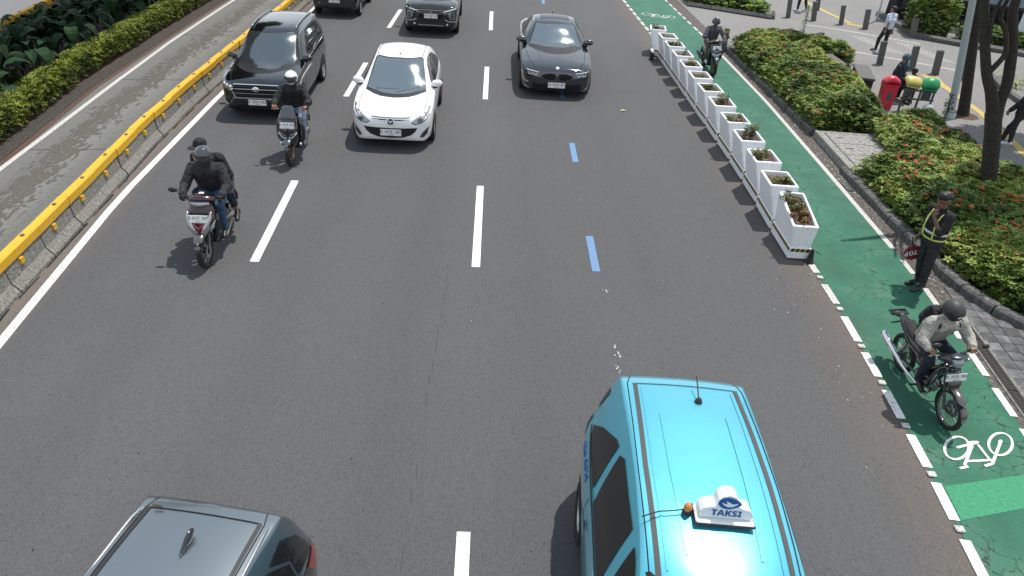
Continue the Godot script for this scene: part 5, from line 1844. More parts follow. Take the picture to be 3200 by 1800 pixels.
	patch(c, "bumper_crease", M.dark_trim, "z", strip2([[-0.62, 0.545], [-0.5, 0.455], [0.5, 0.455], [0.62, 0.545]], 0.02), 0.012, 0.05)
	both(c, "bonnet_gap", M.gap, "y", strip2([[0.60, 0.16], [0.70, 0.5], [0.74, 1.02]], 0.012), 0.005, 0.08)
	plate(c, "B 2824 PKZ", 0, 0.475, -0.05)
	mirrors(c, 1.55, 1.14, M.black_paint, 0.19)
	wipers(c, [[-0.55, 1.09, 0.10, 1.10], [-0.10, 1.08, 0.58, 1.13]])
	rails(c, 0.56, 2.2, 4.35, M.dark_trim, 0.03)
	for sg in [1, -1]:
		put("roof_rail", MB.new().soft().sweep([Vector3(sg * 0.56, 1.74, 4.735 / 2 - 2.3), Vector3(sg * 0.565, 1.785, 4.735 / 2 - 2.5), Vector3(sg * 0.565, 1.805, 4.735 / 2 - 3.3), Vector3(sg * 0.55, 1.775, 4.735 / 2 - 4.1), Vector3(sg * 0.54, 1.735, 4.735 / 2 - 4.25)], [0.016], [0.016], 8, Vector3.UP, 3).done(), M.rim_silver, c.root)
	car_wheels(c, 0.90, 3.65, 0.335, 0.91, 5)


func car_sedan() -> void:
	var sp := {
		"L": 4.71, "H": 1.44, "wt": 0.53, "bow": 0.20, "bow_r": 0.16,
		"top": [[0, 0.60], [0.03, 0.68], [0.10, 0.74], [0.3, 0.80], [0.8, 0.88], [1.3, 0.93], [1.45, 0.945], [2.15, 1.34], [2.5, 1.42], [2.9, 1.44], [3.4, 1.39], [3.85, 1.20], [4.15, 1.06], [4.5, 1.03], [4.66, 0.98], [4.71, 0.75]],
		"low": [[0, 0.27], [0.04, 0.20], [0.15, 0.16], [0.5, 0.15], [4.3, 0.17], [4.6, 0.24], [4.71, 0.45]],
		"wid": [[0, 0.55], [0.03, 0.67], [0.1, 0.77], [0.25, 0.855], [0.5, 0.90], [0.9, 0.915], [3.9, 0.915], [4.4, 0.87], [4.65, 0.78], [4.71, 0.68]],
		"belt": [[0, 0.55], [0.1, 0.68], [0.4, 0.76], [1.0, 0.85], [1.6, 0.90], [3.0, 0.94], [4.1, 0.97], [4.55, 0.95], [4.71, 0.70]]}
	var c := car_body("black saloon car reflecting the pale sky, in the lane beside the planter row", "car", W(1.60, 21.12), 0.0, 1.05, sp, M.sedan_paint)
	windscreen(c, 0.945, 0.68, 1.325, 0.52, M.windscreen, 0.02)
	both(c, "front_side_window", M.side_glass, "x", [[1.72, 0.93], [1.95, 1.06], [2.25, 1.24], [2.5, 1.33], [2.78, 1.345], [2.80, 0.955]], 0.007)
	both(c, "rear_side_window", M.side_glass, "x", [[2.86, 0.955], [2.84, 1.345], [3.2, 1.32], [3.55, 1.2], [3.78, 1.06], [3.75, 0.985]], 0.007)
	both(c, "window_trim", M.chrome, "x", strip2([[1.70, 0.915], [2.8, 0.942], [3.78, 0.972]], 0.016), 0.011, 0.15)
	both(c, "door_gap", M.gap, "x", strip2([[1.50, 0.28], [1.46, 0.7], [1.6, 0.9]], 0.011), 0.004, 0.12)
	both(c, "door_gap", M.gap, "x", strip2([[2.83, 0.28], [2.84, 0.93]], 0.011), 0.004, 0.12)
	for sg in [1, -1]:
		patch(c, "kidney_grille", M.bike_grey, "z", [[sg * 0.025, 0.645], [sg * 0.20, 0.650], [sg * 0.36, 0.622], [sg * 0.42, 0.575], [sg * 0.34, 0.485], [sg * 0.20, 0.445], [sg * 0.06, 0.44], [sg * 0.025, 0.47]] if sg > 0 else mir([[0.025, 0.645], [0.20, 0.650], [0.36, 0.622], [0.42, 0.575], [0.34, 0.485], [0.20, 0.445], [0.06, 0.44], [0.025, 0.47]]), 0.010, 0.04)
	both(c, "kidney_mesh", M.gap, "z", [[0.045, 0.622], [0.20, 0.630], [0.34, 0.605], [0.395, 0.572], [0.325, 0.502], [0.20, 0.468], [0.07, 0.464], [0.045, 0.485]], 0.016, 0.04)
	for k in 6:
		both(c, "grille_bar", M.dark_trim, "z", strip2([[0.08 + k * 0.05, 0.475 + maxf(0, k - 3) * 0.02], [0.08 + k * 0.05, 0.615 - maxf(0, k - 3) * 0.012]], 0.012), 0.020, 0.04)
	both(c, "headlight", M.lens_dark, "z", [[0.44, 0.585], [0.52, 0.565], [0.70, 0.565], [0.83, 0.605], [0.85, 0.68], [0.74, 0.675], [0.56, 0.655]], 0.010, 0.04)
	for q in [[0.55, 0.60], [0.68, 0.605]]:
		both(c, "headlight_lamp", M.lamp_white, "z", strip2([[q[0] - 0.035, q[1] + 0.028], [q[0] - 0.035, q[1] - 0.015], [q[0] + 0.04, q[1] - 0.012], [q[0] + 0.05, q[1] + 0.03]], 0.014), 0.016, 0.03)
	both(c, "headlight_trim", M.lamp_white, "z", strip2([[0.46, 0.648], [0.60, 0.665], [0.80, 0.69]], 0.012), 0.015, 0.04)
	patch(c, "badge", M.lamp_white, "y", oval(0, 0.105, 0.042, 0.042, 18), 0.008, 0.03)
	patch(c, "badge_field", M.sign_blue, "y", [[0, 0.105], [0.030, 0.105], [0.021, 0.126], [0, 0.135]], 0.011, 0.03)
	patch(c, "badge_field", M.sign_blue, "y", [[0, 0.105], [-0.030, 0.105], [-0.021, 0.084], [0, 0.075]], 0.011, 0.03)
	patch(c, "lower_intake", M.gap, "z", [[-0.62, 0.40], [-0.5, 0.36], [0.5, 0.36], [0.62, 0.40], [0.60, 0.24], [0.50, 0.205], [-0.50, 0.205], [-0.60, 0.24]], 0.007, 0.05)
	patch(c, "intake_trim", M.rim_silver, "z", strip2([[-0.55, 0.215], [0, 0.195], [0.55, 0.215]], 0.014), 0.016, 0.06)
	both(c, "side_intake", M.rim_silver, "z", [[0.66, 0.22], [0.82, 0.24], [0.80, 0.30], [0.72, 0.27]], 0.008, 0.04)
	both(c, "bonnet_gap", M.gap, "y", strip2([[0.58, 0.20], [0.70, 0.5], [0.78, 1.2]], 0.010), 0.005, 0.08)
	both(c, "bonnet_crease", M.dark_trim, "y", strip2([[0.36, 0.25], [0.42, 0.7], [0.52, 1.3]], 0.008), 0.003, 0.1)
	plate(c, "B 1609 BP", 0.0, 0.345, -0.04)
	mirrors(c, 1.78, 0.985, M.sedan_paint, 0.20)
	wipers(c, [[-0.60, 0.935, -0.05, 0.94], [0.02, 0.925, 0.58, 0.965]])
	patch(c, "sunroof", M.side_glass, "y", [[-0.40, 2.55], [0.40, 2.55], [0.40, 3.05], [-0.40, 3.05]], 0.005, 0.1)
	put("shark_fin", MB.new().soft().sweep([Vector3(0, 1.40, 4.71 / 2 - 3.38), Vector3(0, 1.44, 4.71 / 2 - 3.45), Vector3(0, 1.455, 4.71 / 2 - 3.52)], [0.004, 0.02, 0.022], [0.01, 0.03, 0.04], 8, Vector3.UP, 2).done(), M.black_paint, c.root)
	car_wheels(c, 0.86, 3.71, 0.325, 0.915, 10)


func car_crossover() -> void:
	var sp := {
		"L": 4.475, "H": 1.70, "wt": 0.58, "bow": 0.20, "bow_r": 0.12,
		"top": [[0, 0.80], [0.025, 0.90], [0.08, 0.96], [0.2, 1.0], [0.6, 1.05], [0.95, 1.08], [1.05, 1.09], [1.85, 1.58], [2.2, 1.67], [2.8, 1.70], [3.8, 1.67], [4.2, 1.55], [4.4, 1.1], [4.475, 0.8]],
		"low": [[0, 0.34], [0.04, 0.27], [0.15, 0.23], [0.5, 0.21], [4.1, 0.24], [4.4, 0.32], [4.475, 0.5]],
		"wid": [[0, 0.62], [0.03, 0.72], [0.1, 0.79], [0.25, 0.845], [0.5, 0.87], [4.0, 0.875], [4.35, 0.82], [4.475, 0.7]],
		"belt": [[0, 0.74], [0.1, 0.88], [0.4, 0.95], [1.0, 1.01], [3.0, 1.07], [4.2, 1.06], [4.475, 0.76]]}
	var c := car_body("black crossover with chrome X-shaped front, cut off by the picture's upper edge", "car", W(-2.33, 26.95), 0.02, 1.03, sp, M.black_paint)
	windscreen(c, 1.08, 0.66, 1.56, 0.55, M.windscreen_dark)
	both(c, "front_side_window", M.side_glass, "x", [[1.45, 1.07], [1.95, 1.42], [2.15, 1.51], [2.5, 1.53], [2.5, 1.09]], 0.007)
	both(c, "rear_side_window", M.side_glass, "x", [[2.56, 1.09], [2.56, 1.53], [3.4, 1.52], [3.9, 1.40], [3.95, 1.13]], 0.007)
	patch(c, "grille", M.gap, "z", [[-0.50, 0.86], [0.50, 0.86], [0.42, 0.72], [0.36, 0.56], [-0.36, 0.56], [-0.42, 0.72]], 0.008, 0.05)
	for k in 3:
		patch(c, "grille_bar", M.rim_silver, "z", strip2([[-0.46 + k * 0.02, 0.83 - k * 0.05], [0.46 - k * 0.02, 0.83 - k * 0.05]], 0.016), 0.016, 0.1)
	both(c, "front_blade", M.chrome, "z", strip2([[0.86, 0.905], [0.62, 0.845], [0.45, 0.80], [0.44, 0.74]], 0.032), 0.016, 0.05)
	both(c, "front_blade", M.chrome, "z", strip2([[0.46, 0.56], [0.56, 0.505], [0.80, 0.49]], 0.040), 0.016, 0.05)
	both(c, "daytime_lamp", M.lens_dark, "z", [[0.56, 0.885], [0.84, 0.945], [0.84, 0.915], [0.58, 0.855]], 0.012, 0.05)
	both(c, "headlight", M.lens, "z", [[0.57, 0.76], [0.76, 0.78], [0.78, 0.56], [0.66, 0.55], [0.58, 0.62]], 0.010, 0.05)
	for k in 3:
		both(c, "headlight_lamp", M.lens_dark, "z", oval(0.69, 0.61 + k * 0.062, 0.055, 0.024, 12), 0.016, 0.05)
	for a in [0.0, 2.094, 4.189]:
		var dm := []
		for q in [[0.0, 0.0], [0.028, 0.045], [0.0, 0.09], [-0.028, 0.045]]:
			var v := Vector2(q[0], q[1] * 0.62).rotated(a)
			dm.append([v.x, 0.755 + v.y * 0.9])
		patch(c, "badge", M.chrome, "z", dm, 0.028, 0.04)
	patch(c, "lower_bumper", M.black_plastic, "z", [[-0.70, 0.46], [0.70, 0.46], [0.66, 0.30], [-0.66, 0.30]], 0.007, 0.06)
	patch(c, "skid_plate", M.rim_silver, "z", strip2([[-0.42, 0.365], [0.42, 0.365]], 0.03), 0.018, 0.08)
	both(c, "fog_lamp", M.lamp_white, "z", oval(0.53, 0.40, 0.032, 0.032, 12), 0.016, 0.05)
	plate(c, "B 1593 UZ", 0, 0.645, -0.05)
	mirrors(c, 1.5, 1.12, M.black_paint, 0.18)
	wipers(c, [[-0.5, 1.07, 0.05, 1.08], [0.0, 1.06, 0.5, 1.10]])
	car_wheels(c, 0.85, 3.6, 0.325, 0.875)


func car_olive() -> void:
	var sp := {
		"L": 4.4, "H": 1.80, "wt": 0.66, "bow": 0.10, "bow_r": 0.06,
		"top": [[0, 0.86], [0.02, 0.95], [0.06, 1.0], [0.15, 1.03], [0.6, 1.06], [1.0, 1.09], [1.10, 1.12], [1.6, 1.68], [1.9, 1.77], [2.6, 1.80], [4.0, 1.78], [4.3, 1.68], [4.38, 1.1], [4.4, 0.8]],
		"low": [[0, 0.46], [0.04, 0.36], [0.15, 0.31], [4.1, 0.3], [4.4, 0.5]],
		"wid": [[0, 0.70], [0.03, 0.80], [0.1, 0.86], [0.3, 0.90], [4.1, 0.90], [4.35, 0.86], [4.4, 0.78]],
		"belt": [[0, 0.80], [0.1, 0.95], [0.4, 0.99], [1.2, 1.02], [4.2, 1.06], [4.4, 0.78]]}
	var c := car_body("dark olive off-road wagon at the picture's upper edge, ahead of the black people carrier", "car", W(-5.92, 28.55), 0.02, 0.90, sp, M.olive_paint)
	windscreen(c, 1.12, 0.70, 1.66, 0.64, M.windscreen_dark)
	both(c, "front_side_window", M.side_glass, "x", [[1.35, 1.08], [1.62, 1.45], [1.8, 1.62], [2.3, 1.64], [2.3, 1.09]], 0.007)
	both(c, "rear_side_window", M.side_glass, "x", [[2.38, 1.09], [2.38, 1.64], [4.0, 1.62], [4.0, 1.11]], 0.007)
	patch(c, "grille", M.gap, "z", [[-0.45, 0.93], [0.45, 0.93], [0.45, 0.72], [-0.45, 0.72]], 0.008, 0.06)
	for k in 7:
		patch(c, "grille_bar", M.dark_trim, "z", strip2([[-0.39 + k * 0.13, 0.925], [-0.39 + k * 0.13, 0.725]], 0.03), 0.014, 0.1)
	both(c, "headlight", M.lens, "z", oval(0.62, 0.83, 0.10, 0.10, 18), 0.012, 0.05)
	patch(c, "bumper", M.black_plastic, "z", [[-0.80, 0.64], [0.80, 0.64], [0.78, 0.47], [-0.78, 0.47]], 0.02, 0.08)
	both(c, "fog_lamp", M.lens_dark, "z", oval(0.58, 0.55, 0.05, 0.04, 12), 0.026, 0.05)
	plate(c, "B 2454 UKZ", 0, 0.64, 0.0)
	car_wheels(c, 0.80, 3.5, 0.36, 0.90, 5, M.rim_silver)


func car_taxi() -> void:
	var sp := {
		"L": 4.25, "H": 1.69, "wt": 0.515, "bow": 0.20, "bow_r": 0.16,
		"top": [[0, 0.78], [0.03, 0.88], [0.1, 0.95], [0.3, 1.0], [0.8, 1.06], [0.95, 1.08], [1.75, 1.57], [2.1, 1.655], [2.6, 1.69], [3.3, 1.685], [3.75, 1.655], [3.98, 1.61], [4.08, 1.50], [4.19, 1.10], [4.25, 0.72]],
		"low": [[0, 0.34], [0.05, 0.26], [0.2, 0.21], [3.9, 0.23], [4.15, 0.28], [4.25, 0.45]],
		"wid": [[0, 0.60], [0.04, 0.71], [0.12, 0.78], [0.3, 0.80], [0.6, 0.81], [3.6, 0.81], [4.0, 0.775], [4.17, 0.71], [4.25, 0.62]],
		"belt": [[0, 0.72], [0.1, 0.86], [0.4, 0.93], [1.0, 0.99], [2.6, 1.02], [3.8, 1.04], [4.1, 1.0], [4.25, 0.70]]}
	var c := car_body("light blue taxi seen from above with white TAKSI roof sign and black roof channels", "taxi", W(1.735, 3.10), -0.063, 1.05, sp, M.taxi_paint)
	var zz := 4.25 / 2
	windscreen(c, 1.07, 0.63, 1.55, 0.53, M.windscreen_dark)
	both(c, "front_side_window", M.side_glass, "x", [[1.30, 1.05], [1.60, 1.26], [1.92, 1.47], [2.12, 1.53], [2.22, 1.54], [2.10, 1.06]], 0.007)
	both(c, "rear_side_window", M.side_glass, "x", [[2.24, 1.06], [2.36, 1.545], [3.02, 1.55], [3.10, 1.50], [2.98, 1.07]], 0.007)
	both(c, "quarter_window", M.side_glass, "x", [[3.12, 1.08], [3.20, 1.50], [3.30, 1.48], [3.62, 1.30], [3.82, 1.13], [3.70, 1.085]], 0.007)
	both(c, "rear_window_corner", M.side_glass, "x", [[3.98, 1.20], [3.94, 1.42], [4.06, 1.40], [4.12, 1.22]], 0.007, 0.05)
	both(c, "window_sill", M.dark_trim, "x", strip2([[1.26, 1.035], [2.3, 1.045], [3.2, 1.06], [3.86, 1.10]], 0.022), 0.010, 0.15)
	for l in [[[1.16, 0.34], [1.12, 0.8], [1.2, 1.02]], [[2.18, 0.32], [2.19, 1.04]], [[3.06, 0.50], [3.10, 0.8], [3.06, 1.06]]]:
		both(c, "door_gap", M.gap, "x", strip2(l, 0.010), 0.004, 0.12)
	for u in [2.02, 2.90]:
		both(c, "door_handle", M.taxi_paint, "x", [[u - 0.11, 0.875], [u + 0.11, 0.88], [u + 0.12, 0.91], [u - 0.11, 0.905]], 0.03, 0.1)
		both(c, "handle_cup", M.gap, "x", oval(u, 0.885, 0.05, 0.03, 12), 0.012, 0.06)
	both(c, "tail_light", M.lens_red, "x", [[3.98, 1.05], [4.10, 1.08], [4.17, 0.80], [4.05, 0.74], [3.95, 0.90]], 0.012, 0.05)
	rails(c, 0.442, 1.85, 3.86, M.dark_grey if M.has("dark_grey") else mat("dark_grey", grey(0.05), 0.6), 0.036, 0.006)
	for sg in [1.0, -1.0]:
		patch(c, "roof_edge_line", M.gap, "y", strip2([[sg * 0.50, 1.9], [sg * 0.507, 2.8], [sg * 0.498, 3.86], [sg * 0.46, 4.0]], 0.008), 0.004, 0.12)
		patch(c, "roof_groove", M.taxi_paint, "y", strip2([[sg * 0.25, 2.1], [sg * 0.27, 2.8], [sg * 0.27, 3.45]], 0.02), 0.007, 0.12)
		patch(c, "roof_groove", M.taxi_paint, "y", strip2([[sg * 0.385, 2.0], [sg * 0.395, 2.8], [sg * 0.385, 3.8]], 0.016), 0.006, 0.12)
	patch(c, "spoiler_gap", M.gap, "y", strip2([[-0.455, 3.855], [-0.25, 3.845], [0.25, 3.845], [0.455, 3.855]], 0.010), 0.005, 0.08)
	# letters on the flank behind the rear door
	var side_x := c.side(3.55, 0.985)
	text("lettering", "HD 4751", 0.085, M.sign_blue, c.root, Transform3D(Basis(Vector3(0, 0, 1), Vector3(0.12, 0.99, 0).normalized(), Vector3(-1, 0.1, 0).normalized()), Vector3(-side_x - 0.006, 0.97, zz - 3.52)), "Droid Sans", 1.0)
	mirrors(c, 1.35, 1.10, M.taxi_paint, 0.18)
	# antenna
	put("antenna_base", MB.new().soft().lathe([Vector2(0.0, 0.045), Vector2(0.016, 0.04), Vector2(0.03, 0.012), Vector2(0.034, 0.0)], 12).done(), M.black_plastic, c.root, Vector3(0.07, 1.672, zz - 3.62))
	put("antenna", MB.new().tube([Vector3(0.07, 1.69, zz - 3.62), Vector3(0.07, 1.78, zz - 3.83)], 0.0065, 6).done(), M.black_plastic, c.root)
	car_wheels(c, 0.82, 3.52, 0.30, 0.785, 8)
	# roof sign: a thing of its own that stands on the roof
	var t := thing("taxi_sign", "white TAKSI roof sign with blue bird emblem standing on the light blue taxi roof", "taxi sign", Vector3.ZERO)
	t.transform = c.root.transform * Transform3D(Basis(), Vector3(0.03, 1.710, zz - 2.40))
	t.scale = Vector3.ONE * 1.0
	var base := MB.new()
	base.prism(pv(oval(0.0, 0.0, 0.0, 0.0, 3)), 0, 0.0) if false else base.box(Vector3(0, 0.012, 0), Vector3(0.42, 0.025, 0.17), 0.02)
	put("base", base.done(), M.sign_white, t)
	put("base_rim", MB.new().box(Vector3(0, 0.0, 0), Vector3(0.44, 0.018, 0.19), 0.008).done(), M.dark_trim, t)
	var prof := pv([[-0.19, 0.0], [-0.185, 0.05], [-0.165, 0.082], [-0.11, 0.095], [-0.085, 0.105], [-0.07, 0.16], [-0.045, 0.195], [0.0, 0.208], [0.045, 0.195], [0.07, 0.16], [0.085, 0.105], [0.11, 0.095], [0.165, 0.082], [0.185, 0.05], [0.19, 0.0]])
	var bodyq := MB.new()
	bodyq.prism(prof, -0.055, 0.055)
	var bo := put("housing", bodyq.done(), M.sign_white, t, Vector3(0, 0.025, -0.01))
	bo.rotation.x = -0.12
	text("lettering", "TAKSI", 0.052, M.sign_blue, bo, Transform3D(Basis(), Vector3(0.0, 0.048, 0.058)), "Droid Sans", 1.12)
	var em := MB.new()
	var drop := []
	for i in 22:
		var a := TAU * i / 22
		drop.append([0.078 * cos(a) * (1.0 if cos(a) < 0 else 1.12), 0.052 * sin(a) * (1.0 - 0.35 * maxf(0.0, cos(a)))])
	em.prism(pv(drop), 0.0, 0.004)
	put("emblem", em.done(), M.sign_blue, bo, Vector3(0.004, 0.140, 0.0565))
	var bird := MB.new()
	bird.prism(pv([[-0.055, 0.006], [-0.03, -0.002], [-0.012, -0.004], [-0.028, 0.024], [0.0, 0.012], [0.022, -0.002], [0.05, 0.004], [0.062, 0.012], [0.05, -0.008], [0.02, -0.026], [-0.01, -0.028], [-0.035, -0.016]]), 0.0, 0.003)
	put("bird", bird.done(), M.sign_white, bo, Vector3(0.004, 0.140, 0.061))
	t = thing("beacon", "small amber beacon lamp with cable beside the TAKSI sign on the taxi roof", "lamp", Vector3.ZERO)
	t.transform = c.root.transform * Transform3D(Basis(), Vector3(-0.215, 1.70, zz - 2.42))
	put("socket", MB.new().soft().lathe([Vector2(0.0, 0.03), Vector2(0.028, 0.03), Vector2(0.034, 0.0)], 12).done(), M.black_plastic, t)
	put("amber_lens", MB.new().soft().lathe([Vector2(0.0, 0.085), Vector2(0.018, 0.08), Vector2(0.028, 0.06), Vector2(0.029, 0.03)], 12).done(), M.lens_amber, t)
	put("cable", MB.new().tube([Vector3(-0.03, 0.02, 0), Vector3(-0.12, 0.006, 0.01), Vector3(-0.2, 0.0, 0.02), Vector3(-0.315, -0.005, 0.07)], 0.005, 5, 4).done(), M.black_plastic, t)
	put("cable", MB.new().tube([Vector3(0.03, 0.02, 0), Vector3(0.09, 0.03, 0.02)], 0.005, 5, 2).done(), M.black_plastic, t)


func car_greysuv() -> void:
	var sp := {
		"L": 4.3, "H": 1.60, "wt": 0.585, "bow": 0.20, "bow_r": 0.22,
		"top": [[0, 0.78], [0.03, 0.88], [0.1, 0.94], [0.3, 0.98], [0.9, 1.04], [1.05, 1.06], [1.85, 1.50], [2.2, 1.58], [2.7, 1.60], [3.4, 1.585], [3.8, 1.555], [4.0, 1.50], [4.06, 1.40], [4.2, 1.05], [4.3, 0.72]],
		"low": [[0, 0.34], [0.05, 0.26], [0.2, 0.21], [3.9, 0.23], [4.2, 0.3], [4.3, 0.5]],
		"wid": [[0, 0.62], [0.04, 0.74], [0.12, 0.81], [0.3, 0.86], [0.6, 0.88], [3.7, 0.88], [4.0, 0.86], [4.2, 0.78], [4.3, 0.66]],
		"belt": [[0, 0.72], [0.1, 0.86], [0.4, 0.92], [1.0, 0.96], [2.6, 1.0], [3.8, 1.03], [4.15, 0.98], [4.3, 0.70]]}
	var c := car_body("dark grey car at the lower left, seen from above with black shark fin antenna", "car", W(-2.28, 2.13), -0.14, 0.88, sp, M.grey_paint)
	var zz := 4.3 / 2
	windscreen(c, 1.05, 0.65, 1.48, 0.55, M.windscreen_dark)
	both(c, "front_side_window", M.side_glass, "x", [[1.42, 1.01], [1.9, 1.34], [2.15, 1.43], [2.35, 1.44], [2.30, 1.02]], 0.007)
	both(c, "rear_side_window", M.side_glass, "x", [[2.37, 1.02], [2.42, 1.445], [3.2, 1.44], [3.5, 1.36], [3.72, 1.20], [3.70, 1.05]], 0.007)
	both(c, "door_panel", M.bike_black, "x", [[0.95, 0.45], [0.95, 0.93], [2.3, 0.965], [3.9, 0.99], [4.08, 0.88], [4.12, 0.5]], 0.005, 0.08)
	both(c, "pillar_panel", M.bike_black, "x", [[3.74, 1.05], [3.76, 1.20], [3.54, 1.375], [3.80, 1.39], [3.98, 1.26], [4.08, 1.02]], 0.006, 0.05)
	both(c, "window_sill", M.chrome, "x", strip2([[1.36, 0.99], [2.3, 1.0], [3.2, 1.02], [3.74, 1.04]], 0.016), 0.011, 0.15)
	both(c, "door_gap", M.gap, "x", strip2([[2.33, 0.34], [2.34, 1.0]], 0.010), 0.008, 0.12)
	both(c, "door_gap", M.gap, "x", strip2([[3.35, 0.6], [3.3, 1.03]], 0.010), 0.008, 0.12)
	both(c, "door_handle", M.chrome, "x", [[2.05, 0.86], [2.25, 0.865], [2.25, 0.89], [2.05, 0.885]], 0.03, 0.1)
	both(c, "door_handle", M.chrome, "x", [[3.05, 0.88], [3.25, 0.885], [3.25, 0.91], [3.05, 0.905]], 0.03, 0.1)
	both(c, "tail_light", M.lens_red, "x", [[3.86, 0.98], [4.08, 1.01], [4.20, 0.88], [4.15, 0.74], [4.02, 0.80], [3.92, 0.90]], 0.014, 0.05)
	rails(c, 0.515, 2.0, 3.84, M.black_plastic, 0.035, 0.006)
	for sg in [1.0, -1.0]:
		patch(c, "roof_edge_line", M.gap, "y", strip2([[sg * 0.545, 2.0], [sg * 0.55, 2.8], [sg * 0.54, 3.84], [sg * 0.50, 4.0]], 0.010), 0.004, 0.12)
		put("roof_rail", MB.new().soft().sweep([Vector3(sg * 0.575, 1.50, zz - 2.1), Vector3(sg * 0.59, 1.535, zz - 2.4), Vector3(sg * 0.595, 1.545, zz - 3.0), Vector3(sg * 0.585, 1.53, zz - 3.7), Vector3(sg * 0.56, 1.49, zz - 3.85)], [0.014], [0.014], 8, Vector3.UP, 3).done(), M.rim_silver, c.root)
	patch(c, "spoiler_gap", M.gap, "y", strip2([[-0.52, 3.84], [-0.25, 3.83], [0.25, 3.83], [0.52, 3.84]], 0.012), 0.005, 0.08)
	put("shark_fin", MB.new().soft().sweep([Vector3(0.045, 1.602, zz - 3.37), Vector3(0.045, 1.612, zz - 3.45), Vector3(0.045, 1.625, zz - 3.52), Vector3(0.045, 1.63, zz - 3.57), Vector3(0.045, 1.60, zz - 3.60)], [0.004, 0.022, 0.026, 0.02, 0.004], [0.008, 0.02, 0.05, 0.055, 0.01], 10, Vector3.UP, 3).done(), M.bike_black, c.root)
	put("fallen_leaf", MB.new().box(Vector3(-0.42, 1.565, zz - 3.83), Vector3(0.09, 0.004, 0.02)).done(), M.twig, c.root)
	mirrors(c, 1.45, 1.07, M.black_paint, 0.18)
	car_wheels(c, 0.86, 3.45, 0.33, 0.88)


# ------------------------------------------------------------------ motorcycles
func bike_wheel(called: String, parent: Node3D, at: Vector3, r: float, w: float, rim: Material, spokes: int) -> void:
	var x := Transform3D(Basis(Vector3.BACK, -PI / 2), Vector3.ZERO)
	var mb := MB.new().soft()
	mb.xf = x
	var prof := []
	for i in 13:
		var a := TAU * i / 12.0
		prof.append(Vector2(r - w * 0.5 + w * 0.5 * cos(a), w * 0.5 * sin(a)))
	mb.lathe(prof, 30)
	var o := put(called, mb.done(), M.rubber, parent, at)
	mb = MB.new().soft()
	mb.xf = x
	mb.lathe([Vector2(r - w * 0.72, w * 0.32), Vector2(r - w * 1.0, w * 0.26), Vector2(r - w * 1.06, 0), Vector2(r - w * 1.0, -w * 0.26), Vector2(r - w * 0.72, -w * 0.32)], 28)
	mb.lathe([Vector2(0.0, w * 0.5), Vector2(r * 0.16, w * 0.45), Vector2(r * 0.17, -w * 0.45), Vector2(0.0, -w * 0.5)], 12)
	mb.st.set_smooth_group(-1)
	for k in spokes:
		mb.xf = Transform3D(Basis(Vector3.RIGHT, TAU * k / spokes), Vector3.ZERO)
		var th := 0.035 if spokes < 10 else 0.006
		mb.box(Vector3(0, (r - w) * 0.55, 0), Vector3(0.022 if spokes < 10 else 0.006, (r - w) * 0.95, th))
	put("rim", mb.done(), rim, o)
	mb = MB.new()
	mb.xf = x
	mb.lathe([Vector2(r * 0.2, w * 0.62), Vector2(r * 0.42, w * 0.62)], 18)
	put("brake_disc", mb.done(), M.steel, o)


func bike_plate(parent: Node3D, s: String, at: Vector3, tilt: float) -> void:
	var p := put("number_plate", MB.new().box(Vector3.ZERO, Vector3(0.275, 0.115, 0.008), 0.003).done(), M.plate_white, parent, at)
	p.rotation.x = tilt
	text("lettering", s, 0.042, M.plate_ink, p, Transform3D(Basis(), Vector3(0, 0.016, 0.0045)), "Droid Sans Mono", 0.78)
	text("lettering", "05.29", 0.018, M.plate_ink, p, Transform3D(Basis(), Vector3(0, -0.04, 0.0045)))


func handlebar(t: Node3D, y: float, z: float, half: float, mirror_up: float, levers: Material) -> void:
	put("handlebar", MB.new().tube([Vector3(-half, y, z - 0.06), Vector3(-half * 0.5, y + 0.012, z), Vector3(0, y - 0.01, z + 0.02), Vector3(half * 0.5, y + 0.012, z), Vector3(half, y, z - 0.06)], 0.013, 8, 3).done(), M.black_plastic, t)
	for s in [-1.0, 1.0]:
		put("grip", MB.new().tube([Vector3(s * half, y, z - 0.06), Vector3(s * (half - 0.12), y + 0.008, z - 0.03)], 0.019, 8).done(), M.rubber, t)
		put("lever", MB.new().tube([Vector3(s * (half - 0.02), y + 0.0, z + 0.02), Vector3(s * (half - 0.16), y + 0.008, z + 0.025)], 0.008, 6).done(), levers, t)
		if mirror_up > 0.0:
			put("mirror_stalk", MB.new().tube([Vector3(s * (half - 0.14), y, z - 0.01), Vector3(s * (half - 0.08), y + mirror_up * 0.6, z + 0.02), Vector3(s * (half - 0.02), y + mirror_up, z + 0.02)], 0.007, 6, 2).done(), M.black_plastic, t)
			put("mirror", MB.new().soft().ball(Vector3(s * (half + 0.015), y + mirror_up + 0.02, z + 0.02), Vector3(0.062, 0.042, 0.025), 12).done(), M.black_plastic, t)


func build_bikes() -> void:
	bike_one()
	bike_maxi()
	bike_under()
	bike_far()


